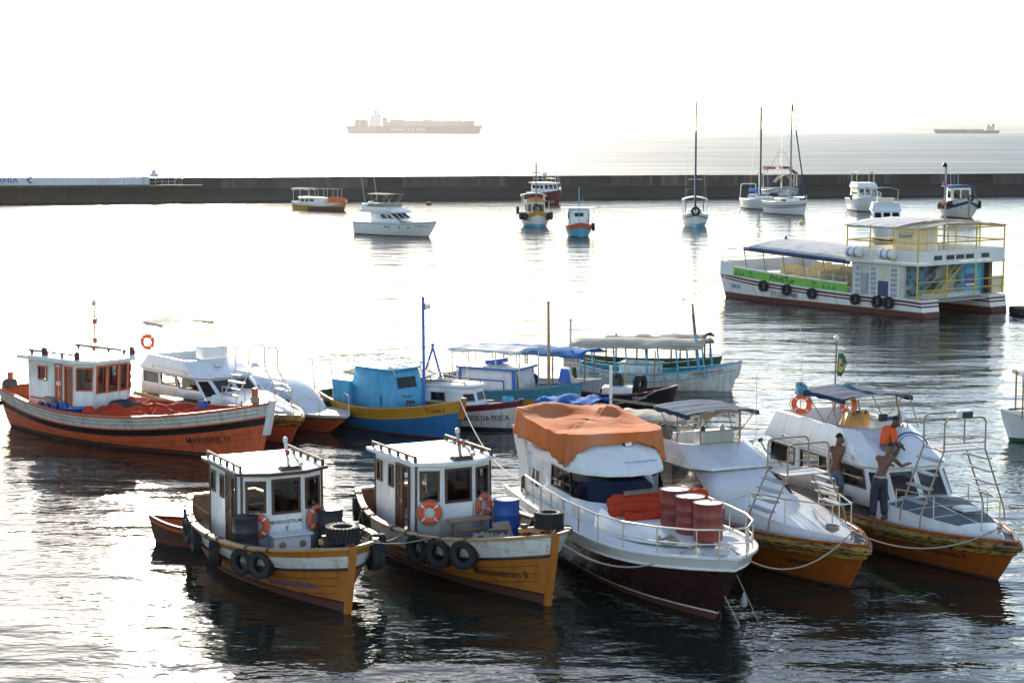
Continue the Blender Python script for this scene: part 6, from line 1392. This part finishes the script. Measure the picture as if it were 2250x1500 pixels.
# sailing boats
def mast_rig(b, x, top, spreaders, sail=None, bw=2.6):
    m_ = tube('mast', [(x, 0, 1.0), (x, 0, top)], [.13, .09], steel if sail is None else grey, b.o)
    for z in spreaders: tube('spreader', [(x, -.75, z), (x, .75, z)], .03, steel, b.o, 5)
    for sd in (-1, 1): tube('shroud', [(x - .2, sd * b.B * .42, b.zm), (x, sd * .7, spreaders[0]), (x, 0, top - .5)], .012, steel, b.o, 4)
    tube('forestay', [(b.L / 2 - .2, 0, b.zb), (x, 0, top - .2)], .012 if sail is None else .08, steel if sail is None else sail, b.o, 6)
    tube('boom', [(x, 0, 2.3), (x - 3.2, 0, 2.4)], .07, steel, b.o)
s1 = far_boat('sailing_boat', 'white sailing boat with light blue waterline and awning, mast standing alone left of the pair', 1528, 502, -95, 9.5, 2.9, 1.2, 1.15, 1.7, [(sky_blue, .45), (white, -.45), (inkred, -.41), (white, -.36), (navy, -.24), (white, None)], None, white, tb=.6, p=2.3)
mast_rig(s1, .2, 13.0, (8.2, 4.9), canvasn); canopy(s1, -3.6, .9, 2.7, 2.75, canvasw, camber=.3, sag=.03, seed=84); posts(s1, [(-3.4, -1.2, 1.1), (-3.4, 1.2, 1.1), (-1.2, -1.3, 1.1), (-1.2, 1.3, 1.1), (.8, -1.25, 1.1), (.8, 1.25, 1.1)], 2.75, .03, white)
s1.box('cabin', (-.6, 0, 1.45), (3.2, 1.5, .6), white, bev=.08); tyre(s1.w((4.55, 0, 1.75)), s1.h, 'tyre hung over the stem of the lone sailing boat', None, 1.6); tube('stern_arch', rounded([(-3.9, -1.0, 1.2), (-3.9, -.8, 3.8), (-3.9, .8, 3.8), (-3.9, 1.0, 1.2)], .4), .05, navy, s1.o)
s2 = far_boat('sailing_boat', 'white sailing boat with blue sail cover, left one of the close pair', 1690, 462, -78, 9.0, 3.0, 1.2, 1.15, 1.6, [(antif, .1), (white, None)], None, white, tb=.65, p=2.4)
mast_rig(s2, .4, 13.9, (9.6, 5.2)); tube('furled_sail', [(.55, .12, 1.6), (.5, .1, 13.0)], .09, canvasn, s2.o); s2.box('cabin', (-.2, 0, 1.4), (3.4, 1.5, .6), white, bev=.08); heap('sail_cover', tarpblue, -1.4, 0, 2.15, 3.0, .5, .5, 16, b=s2, lab='blue sail cover on the boom of the left sailing boat of the pair', cat='sail cover', steep=.4); canopy(s2, -1.6, .9, 1.7, 1.72, tarpblue, camber=.25, seed=85, name='spray_hood')
tube('stern_arch', rounded([(-3.8, -1.1, 1.2), (-3.8, -1.0, 3.1), (-3.8, 1.0, 3.1), (-3.8, 1.1, 1.2)], .3), .06, white, s2.o); railing(s2, edge(s2, [1, 2.2, 3.4, 4.2], -1, .1) + edge(s2, [4.2, 3.4, 2.2, 1], 1, .1), .6, .02)
s3 = far_boat('sailing_boat', 'white sailing boat with two navy stripes, right one of the close pair', 1768, 474, -68, 8.6, 3.0, 1.45, 1.4, 1.8, [(antif, .08), (white, -.68), (navy, -.58), (white, -.48), (navy, -.36), (white, None)], None, white, tb=.7, p=2.3, e0=.2)
mast_rig(s3, .6, 13.6, (9.3, 5.4), canvasn); s3.box('cabin', (-.2, 0, 1.65), (3.4, 1.6, .5), white, bev=.1); s3.box('cabin_window', (.4, -.81, 1.68), (1.2, .02, .2), gdark); canopy(s3, -2.6, -.6, 2.0, 2.45, canvasn, camber=.4, drop=.3, seed=86, name='spray_hood'); heap('stowed_sail', canvasw, -.9, 0, 2.4, 2.6, .7, .5, 17, b=s3, lab='loosely stowed sail over the hood of the striped sailing boat', cat='sail')
railing(s3, edge(s3, [-3, -1, 1, 2.5, 4.2], -1, .08) + edge(s3, [4.2, 2.5, 1, -1], 1, .08), .6, .018)
sc2 = far_boat('schooner', 'dark trading schooner with orange bundles on a curved awning behind the sailing boats', 1728, 449, -90, 12, 4.9, 1.9, 1.7, 2.4, [(grey, -.5), (white, -.35), (grey, None)], .9, white, white, tb=.7, p=2.4)
canopy(sc2, -5.5, -.5, 4.9, 4.1, canvasd, camber=.9, sag=.05, seed=87, name='curved_awning', drop=.2); posts(sc2, [(-5.2, -2.2, 1), (-5.2, 2.2, 1), (-3.0, -2.3, 1), (-3.0, 2.3, 1), (-.8, -2.3, 1), (-.8, 2.3, 1)], 4.0, .06, white)
canopy(sc2, 1.0, 4.2, 2.4, 3.0, canvasb, camber=.9, drop=.1, seed=88, name='bow_awning'); tube('mast', [(.6, 0, 1), (.6, 0, 8.2)], [.14, .08], steel, sc2.o); tube('topmast', [(.6, 0, 8.1), (.6, 0, 10.0)], .05, steel, sc2.o)
for z in (6.4, 6.9): tube('cross_arm', [(.6, -.8, z), (.6, .8, z)], .04, steel, sc2.o, 5)
for sd in (-1, 1): tube('shroud', [(-1.0, sd * 2.2, 3.6), (.6, 0, 7.6)], .02, darkrope, sc2.o, 4)
for k in range(4): heap('orange_bundle', tarpor, -1.6 - k * 1.0, (-1.2, 1.3, -1.4, 1.1)[k], 4.6, .7, 1.3, .4, 20 + k, b=sc2, lab='orange bundle on the schooner awning, %s' % ('front left', 'front right', 'rear left', 'rear right')[k], cat='bundle')
for k, yy in enumerate((1.5, 1.95)): tyre(sc2.w((2.8 - k * .7, yy, 1.9)), sc2.h + .3, 'white ring fender on the schooner bow, %s one' % ('left', 'right')[k], None, 1.3)

# white motor boats at the right
j1 = far_boat('cabin_cruiser', 'white cabin cruiser with white hard bimini close to the breakwater', 1925, 467, -84, 9.0, 3.3, 1.45, 1.5, 2.0, [(antif, .1), (gel, None)], None, white, tb=.85, p=2.6, e0=.18, e1=.6)
house(j1, -2.8, 1.2, 1.3, 1.5, 2.9, gel, {1: [(.04, .32, .35, .92), (.36, .64, .35, .92), (.68, .96, .35, .92)], 0: [(.2, .9, .4, .85)]}, gel, gclear, rake_f=.9, taper=.9)
MB().loft([[Vector((a2, c2, z)) for a2, c2 in rect(x0, x1, w2)] for x0, x1, w2, z in ((-3.0, .55, 1.35, 2.9), (-2.9, -.1, 1.15, 3.5))]).build('flybridge', gel, j1.o, bev=.04); canopy(j1, -2.8, -.6, 2.4, 4.75, canvasw, camber=.1, drop=.15, seed=89, name='bimini_top'); posts(j1, [(-2.7, -1.1, 3.4), (-2.7, 1.1, 3.4), (-.6, -1.1, 3.4), (-.6, 1.1, 3.4)], 4.75, .03, steel)
railing(j1, edge(j1, [.8, 2.0, 3.2, 4.0], -1, .12) + edge(j1, [4.0, 3.2, 2.0, .8], 1, .12), .6, .025); j1.box('green_box', (2.2, .3, 2.0), (.5, .5, .3), green); 
for sd in (-1, 1): hull_tyre(j1, -.5, 1.7, sd, 'round fender on the %s side of the white cruiser near the breakwater' % ('left' if sd < 0 else 'right'), None, .9)
j2 = far_boat('flybridge_cruiser', 'white flybridge cruiser with dark blue bimini behind the catamaran roof', 1952, 530, -98, 8.6, 3.3, 1.6, 1.6, 2.1, [(antif, .1), (gel, -.15), (grey, -.1), (gel, None)], None, white, tb=.85, p=2.8, e0=.18, e1=.6)
house(j2, -2.5, 1.4, 1.32, 1.6, 2.55, gel, {1: [(.04, .32, .3, .92), (.36, .64, .3, .92), (.68, .96, .3, .92)], 0: [(.2, .9, .4, .85)]}, gel, gsmoke, rake_f=.8, taper=.92)
MB().loft([[Vector((a2, c2, z)) for a2, c2 in rect(x0, x1, w2)] for x0, x1, w2, z in ((-2.8, .75, 1.4, 2.55), (-2.7, -.3, 1.2, 3.3))]).build('flybridge', gel, j2.o, bev=.04); j2.box('helm_seat', (-1.2, .0, 3.5), (.6, 1.6, .5), cream, bev=.06); bimini(j2, -2.4, -.6, 2.4, 4.5, canvasn, ((-2.2, -1.6, 3.3), (-.8, -1.4, 3.3)), camber=.2, seed=90)
tb2 = far_boat('workboat', 'blue and white wooden workboat hung with tyres at the upper right', 2128, 481, -90, 9.5, 4.3, 1.55, 1.5, 2.5, [(antif, .12), (oldwhite, -.75), (navy, -.42), (oldwhite, None)], .9, navy, white, tb=.6, p=2.6, e0=.25, e1=.65, rake=.5)
house(tb2, -1.6, .9, 1.15, .9, 3.4, white, {1: [(.1, .42, .5, .9), (.5, .9, .5, .9)], 0: [(.2, .8, .5, .85)]}, brown, gbrown); canopy(tb2, -2.2, 1.2, 3.2, 3.55, tarpblue, camber=.12, drop=.08, seed=91, name='blue_awning')
for sd in (-1, 1):
    for dx in (0, .35): tube('derrick_leg', [(.6 - dx, sd * 1.95, 1.6), (.4 - dx, sd * 1.55, 3.6)], .06, brown, tb2.o)
    for k, x in enumerate((-.6, .6, 1.6, 2.5)): hull_tyre(tb2, x, tb2.sheer(tb2.find(x, 1.5)) - .25, sd, 'tyre on the %s bow of the workboat, number %s from the stem' % ('left' if sd < 0 else 'right', ('four', 'three', 'two', 'one')[k]), None, 1.15)
tyre(tb2.w((4.55, .15, 2.35)), tb2.h, 'tyre hung on the stem of the workboat', None, 1.2); tube('mast', [(.0, -.2, 3.5), (.0, -.2, 5.2)], .04, grey, tb2.o); tube('antenna', [(-.5, -.9, 3.5), (-.6, -1.0, 6.0)], .02, wplas, tb2.o, 4)
tb2.stem(.18, .2, rusty, .1, lo=0)

# buoys, skiff, boat at the right edge
by = thing('mooring_buoy', 'small yellow mooring buoy floating below the striped sailing boat', 'buoy', at(1761, 492)); MB().lathe([(.03, -.35), (.28, -.22), (.36, 0), (.28, .22), (.08, .34), (.04, .42)], 16).build('float', yellow, by); MB().lathe([(.06, .4), (.06, .5)], 8).build('eye', rusty, by)
dg = far_boat('wooden_skiff', 'small open wooden skiff half hidden behind the nearest left boat', 345, 1190, 172, 2.8, 1.3, .5, .42, .62, [(antif, .15), (brown, -.1), (redtrim, None)], .15, brown, redtrim, rake=.3, tb=.7)
for x in (-.8, .3): dg.box('thwart', (x, 0, .38), (.22, 1.05, .04), wood)
ed = far_boat('small_white_boat', 'small white boat with red posts and orange cover cut off by the right edge', 2216, 968, 176, 5.0, 1.9, .75, .65, 1.0, [(green, .12), (white, None)], .35, white, grey, tb=.6, rake=.5)
posts(ed, [(1.9, -.55, .8), (1.9, .55, .8), (.6, -.8, .6), (.6, .8, .6)], 2.2, .03, rusty); canopy(ed, .3, 2.0, 1.6, 2.2, canvasw, camber=.1, seed=95); heap('orange_cover', tarpor, .9, .2, 1.6, .7, .8, .5, 33, b=ed, lab='orange cover hanging under the awning at the right edge', steep=.4); tube('oar', [(2.2, -.2, 1.0), (-.4, .3, 1.25)], .03, brown, ed.o)

# ================================================================== people
def figure(name, label, loc, J, sk, parts, rz=0.):
    """J: joint -> (x, y, z, radius); one continuous skin from the joint graph; parts: clothing skins over the limbs"""
    o0 = thing(name, label, 'person', loc, rz)
    def skin(nm, edges, m, grow=0., par=None, root=None, over=None):
        names = []
        for e2 in edges:
            for q in e2:
                if q not in names: names.append(q)
        me = bpy.data.meshes.new(nm); me.from_pydata([J[q][:3] for q in names], [(names.index(q[0]), names.index(q[1])) for q in edges], [])
        ob = bpy.data.objects.new(nm, me); COL.objects.link(ob); ob.parent = par or o0
        md = ob.modifiers.new('skin', 'SKIN'); md.use_smooth_shade = True
        for i, q in enumerate(names):
            r2 = J[q][3] + grow + (over or {}).get(q, 0); me.skin_vertices[0].data[i].radius = (r2, r2); me.skin_vertices[0].data[i].use_root = (q == (root or names[0]))
        sb3 = ob.modifiers.new('subdivision', 'SUBSURF'); sb3.levels = 2; sb3.render_levels = 2
        me.materials.append(m); return ob
    E0 = [('pel', 'waist'), ('waist', 'chest'), ('chest', 'neck'), ('neck', 'jaw'), ('jaw', 'head'), ('head', 'crown'), ('jaw', 'nose'), ('chest', 'shL'), ('shL', 'elL'), ('elL', 'wrL'), ('chest', 'shR'), ('shR', 'elR'), ('elR', 'wrR'), ('pel', 'hiL'), ('hiL', 'knL'), ('knL', 'anL'), ('anL', 'toL'), ('pel', 'hiR'), ('hiR', 'knR'), ('knR', 'anR'), ('anR', 'toR')]
    for sd in 'LR':
        w0, e0 = Vector(J['wr' + sd][:3]), Vector(J['el' + sd][:3]); f = (w0 - e0).normalized(); sdv = f.cross(Vector((0, 0, 1))); sdv = sdv.normalized() if sdv.length > .1 else Vector((1, 0, 0)); dn = f.cross(sdv) * -1
        J['pa' + sd] = (*(w0 + f * .07), .03); E0.append(('wr' + sd, 'pa' + sd))
        for i in range(4):
            ln = (.075, .085, .08, .06)[i]; b0 = w0 + f * .085 + sdv * (.033 - .022 * i)
            J['k%s%d' % (sd, i)] = (*(b0 + f * ln * .5), .0095); J['f%s%d' % (sd, i)] = (*(b0 + f * ln * .85 - Vector((0, 0, ln * .4))), .008)
            E0 += [('pa' + sd, 'k%s%d' % (sd, i)), ('k%s%d' % (sd, i), 'f%s%d' % (sd, i))]
        J['th' + sd] = (*(w0 + f * .05 + sdv * .05), .011); J['tt' + sd] = (*(w0 + f * .09 + sdv * .06 - Vector((0, 0, .01))), .009); E0 += [('wr' + sd, 'th' + sd), ('th' + sd, 'tt' + sd)]
    body = skin('body', E0, sk, root='pel')
    hc = Vector(J['head'][:3]); up = (Vector(J['crown'][:3]) - Vector(J['jaw'][:3])).normalized(); fw_ = (Vector(J['nose'][:3]) - Vector(J['jaw'][:3])); fw_ = (fw_ - up * fw_.dot(up)).normalized(); si = up.cross(fw_)
    mb = MB(); rows = []
    for i in range(8):
        th = math.pi * .5 * i / 7; rows.append([hc + up * (.028 + .108 * math.cos(th)) + (si * math.cos(ph) * .087 + fw_ * (math.sin(ph) * .098 - .02)) * math.sin(th) for ph in [2 * math.pi * j / 16 for j in range(17)]])
    mb.grid(rows); mb.build('hair', hairm, body)
    for q in (-1, 1):
        MB().lathe([(.005, -.01), (.022, -.004), (.026, .004), (.01, .012)], 10, hc + si * q * .088 - up * .02, 'x').build('ear', sk, body)
        MB().lathe([(.002, -.008), (.011, 0), (.002, .008)], 8, hc + fw_ * .085 + si * q * .034 + up * .0).build('eye', black, body)
    MB().tube([hc + fw_ * .085 - up * .062 + si * x for x in (-.025, 0, .025)], .007, 5).build('mouth', inkred, body)
    for nm, edges, m, gr, over in parts: skin(nm, edges, m, gr, over=over)
    return o0
LEGS = [('pel', 'hiL'), ('hiL', 'knL'), ('knL', 'anL'), ('pel', 'hiR'), ('hiR', 'knR'), ('knR', 'anR'), ('pel', 'belt')]
def shoes(o0, J, m, h=.06):
    for sd in 'LR':
        a2, b2 = Vector(J['an' + sd][:3]), Vector(J['to' + sd][:3]); f = (b2 - a2); f.z = 0; f.normalize(); g2 = Vector((-f.y, f.x, 0)); z0 = J['zf' + sd] if ('zf' + sd) in J else min(a2.z, b2.z) - .06
        sec = []
        for u, w2, h2 in ((-.09, .03, .07), (-.07, .045, .11), (.0, .045, .115), (.08, .05, .085), (.15, .048, .065), (.19, .025, .045)):
            c2 = a2 + f * u; sec.append([Vector((c2.x, c2.y, z0)) + g2 * w2, Vector((c2.x, c2.y, z0 + h2 * .7)) + g2 * w2, Vector((c2.x, c2.y, z0 + h2)) + g2 * w2 * .5, Vector((c2.x, c2.y, z0 + h2)) - g2 * w2 * .5, Vector((c2.x, c2.y, z0 + h2 * .7)) - g2 * w2, Vector((c2.x, c2.y, z0)) - g2 * w2])
        MB().loft(sec).build('shoe', m, o0, sub=1)
def feet_z(b, x, yy): 
    return b.sheer(b.find(x, b.zm)) + .02
# man standing on the side deck, back to the camera, leaning to the windscreen
fz = feet_z(PARA, 1.6, -1.3)
J = dict(pel=(.0, .0, .93, .13), belt=(.015, .02, 1.03, .13), waist=(.05, .06, 1.10, .115), chest=(.15, .16, 1.36, .135), neck=(.23, .23, 1.52, .055), jaw=(.27, .28, 1.60, .068), head=(.29, .29, 1.68, .088), crown=(.31, .30, 1.76, .07), nose=(.30, .40, 1.61, .022),
    shL=(-.03, .22, 1.46, .068), elL=(.10, .50, 1.30, .046), wrL=(.34, .62, 1.22, .034), shR=(.34, .10, 1.45, .068), elR=(.55, .22, 1.24, .046), wrR=(.74, .42, 1.26, .034),
    hiL=(-.09, 0, .88, .105), knL=(-.13, .03, .48, .07), anL=(-.13, 0, .10, .05), toL=(-.17, .12, .06, .035), hiR=(.09, .02, .88, .105), knR=(.11, .05, .48, .07), anR=(.13, -.02, .10, .05), toR=(.25, .02, .06, .035))
f1 = figure('person', 'shirtless man in dark jeans and brown boots, back turned, reaching to the windscreen', PARA.w((1.62, -1.27, fz)), J, skin1, [('jeans', LEGS, jeans, .022, {'knL': .012, 'knR': .012, 'anL': .012, 'anR': .012})], .0); shoes(f1, J, boots)
MB().lathe([(.148, 1.005), (.152, 1.03), (.148, 1.055)], 20, (.018, .022, 0)).build('belt', canvasb, f1)
# man at the rear, in grey shorts
fz = feet_z(PARA, -.2, -1.3)
J = dict(pel=(.0, .0, .84, .125), belt=(.0, .01, .95, .125), waist=(.0, .02, 1.04, .115), chest=(.04, .05, 1.30, .135), neck=(.07, .09, 1.47, .055), jaw=(.12, .11, 1.55, .066), head=(.11, .12, 1.64, .088), crown=(.10, .13, 1.72, .07), nose=(.22, .14, 1.57, .022),
    shL=(-.12, .10, 1.42, .068), elL=(-.10, .34, 1.28, .045), wrL=(.10, .50, 1.36, .034), shR=(.20, .0, 1.41, .068), elR=(.30, .05, 1.13, .045), wrR=(.40, .25, 1.32, .034),
    hiL=(-.09, .0, .80, .105), knL=(-.16, -.04, .44, .068), anL=(-.24, .05, .09, .045), toL=(-.18, .16, .05, .03), hiR=(.09, .0, .80, .105), knR=(.13, -.02, .44, .068), anR=(.14, .03, .09, .045), toR=(.22, .14, .05, .03))
SH = [('pel', 'hiL'), ('hiL', 'knL'), ('pel', 'hiR'), ('hiR', 'knR'), ('pel', 'belt')]
figure('person', 'shirtless man in grey shorts at the rear, facing right and holding a cloth', PARA.w((-.35, -1.30, fz)), J, skin1, [('shorts', SH, shorts_m, .028, {'knL': .02, 'knR': .02})], .0)
heap('rag', black, 0, 0, 0, .2, .14, .1, 44, lab='black rag in the hand of the man in shorts', cat='rag').location = PARA.w((-.35, -1.30, fz)) + Vector((.46, .3, 1.28))
# man in orange shirt seated on the flybridge front
J = dict(pel=(.0, .0, .10, .13), belt=(.0, .0, .16, .125), waist=(.01, -.01, .25, .12), chest=(.09, -.04, .47, .135), neck=(.17, -.07, .63, .055), jaw=(.24, -.10, .68, .066), head=(.25, -.09, .77, .088), crown=(.25, -.07, .86, .07), nose=(.345, -.15, .68, .022),
    shL=(.02, .10, .55, .07), elL=(.16, .16, .30, .046), wrL=(.34, .02, .22, .034), shR=(.17, -.20, .55, .07), elR=(.20, -.30, .28, .046), wrR=(.36, -.18, .16, .034),
    hiL=(.02, .10, .08, .105), knL=(.34, -.08, .12, .068), anL=(.18, -.16, -.14, .045), toL=(.26, -.28, -.2, .03), hiR=(.02, -.08, .08, .105), knR=(.26, -.34, .10, .068), anR=(.08, -.36, -.17, .045), toR=(.06, -.50, -.215, .03))
figure('person', 'man in orange shirt and grey shorts sitting on the white flybridge front', PARA.w((.42, -.42, 2.24)), J, skin2,
    [('shirt', [('belt', 'waist'), ('waist', 'chest'), ('chest', 'neck'), ('chest', 'shL'), ('shL', 'elL'), ('chest', 'shR'), ('shR', 'elR')], shirt_m, .024, {'neck': .0, 'elL': .02, 'elR': .02}), ('shorts', SH, shorts_m, .03, {'knL': .022, 'knR': .022})], .0)

# ================================================================== mooring lines
def line(lab, a2, b2, sag, r2=.016, m=None): return rope_line(lab, arc(a2, b2, sag, 20), r2, m)
yb0 = YACHT.w((4.3, -.35, 1.62))
line('slack mooring rope hanging from the yacht bow to the second ochre boat', yb0, m2.w((4.2, .1, 1.45)), .55, .018)
line('mooring rope from the yacht bow down into the water, left one', YACHT.w((4.5, -.4, 1.58)), at(1626, 1376, 0), .0, .011); line('mooring rope from the yacht bow down into the water, right one', YACHT.w((4.9, .0, 1.55)), at(1665, 1362, 0), .0, .011)
line('slack mooring rope from the whited-out launch to the yacht bow', SONY.w((3.95, 0, 1.3)), YACHT.w((4.9, .1, 1.6)), .62, .018); line('slack mooring rope between the bows of the two amber launches', PARA.w((4.6, 0, 1.2)), SONY.w((3.95, 0, 1.3)), .42, .018)
line('thin rope between the two ochre boats', m1.w((3.7, .3, 1.5)), m2.w((1.4, -1.45, 1.12)), .12, .012); line('second thin rope between the two ochre boats', m1.w((3.5, .5, 1.5)), m2.w((.2, -1.5, 1.08)), .2, .012)
line('long mooring rope from the blue boat to the yacht stern', t.w((3.3, 0, 1.35)), YACHT.w((-4.9, -1.2, 1.3)), .5, .016); line('rope hanging from the red boat bow post into the water', VERIK.w((5.1, -.35, 1.85)), at(538, 1000, .1), .0, .022)
line('thin reddish rope dropping from the blue boat stem', t.w((3.4, -.05, 1.3)), at(1012, 968, .0), .0, .012, darkrope); line('rope from the skiff to the nearest left boat', dg.w((-1.3, 0, .6)), m1.w((-3.4, -1.0, 1.1)), .2, .012)
def rope_coil(b, x, yy, z, r2, lab, m=None, turns=7, seed=0):
    pts = []
    for i in range(turns * 18):
        a2 = i / 18 * 2 * math.pi; rr = r2 * (.55 + .45 * abs(math.sin(i * .045 + seed))) + .02 * noise.noise(Vector((i * .2, seed, 0)))
        pts.append(b.w((x + rr * math.cos(a2), yy + rr * math.sin(a2) * .85, z + .016 + .018 * i / 18 + .01 * math.sin(i * .7))))
    tag(MB().tube(pts, .016, 5).build('rope_coil', m or ropem), lab, 'rope')
rope_coil(m1, 2.75, .55, dz1, .26, 'coiled rope on the foredeck of the nearest left boat', darkrope, seed=1); rope_coil(m2, 2.2, -.35, dz2, .28, 'coiled rope on the foredeck of the second ochre boat', seed=2)
rope_coil(SONY, 3.55, -.25, 1.24, .16, 'small coiled rope on the bow of the whited-out launch', seed=3); rope_coil(m2, -3.3, .5, dz2, .25, 'coiled rope at the stern of the second ochre boat', darkrope, seed=4)
heap('fishing_net', green, -2.6, .2, .48, 1.2, 1.3, .5, 61, b=t, lab='dark green fishing net piled at the stern of the blue boat', cat='net', n=26, clamp=.1); heap('fishing_net', ropem, 2.0, .0, .42, 1.1, .9, .35, 62, b=e, lab='pale fishing net at the foot of the brown mast', cat='net', n=26, clamp=.1)
heap('fishing_net', darkrope, 1.6, .0, .32, 1.6, .9, .35, 63, b=d, lab='dark fishing net in the bow of the white awning boat', cat='net', n=26, clamp=.1); heap('fishing_net', tarpblue, -5.2, .8, .54, .9, .9, .4, 64, b=VERIK, lab='blue net heaped at the stern of the long red boat', cat='net', n=26, clamp=.12)
fl2 = thing('rope_float', 'small pale blue float on the mooring rope below the yacht bow', 'float', at(1634, 1322, .25)); MB().lathe([(.02, -.12), (.07, -.08), (.08, 0), (.06, .1), (.02, .14)], 12).build('float_body', grey, fl2); MB().lathe([(.02, .13), (.015, .2)], 8).build('float_neck', wplas, fl2)
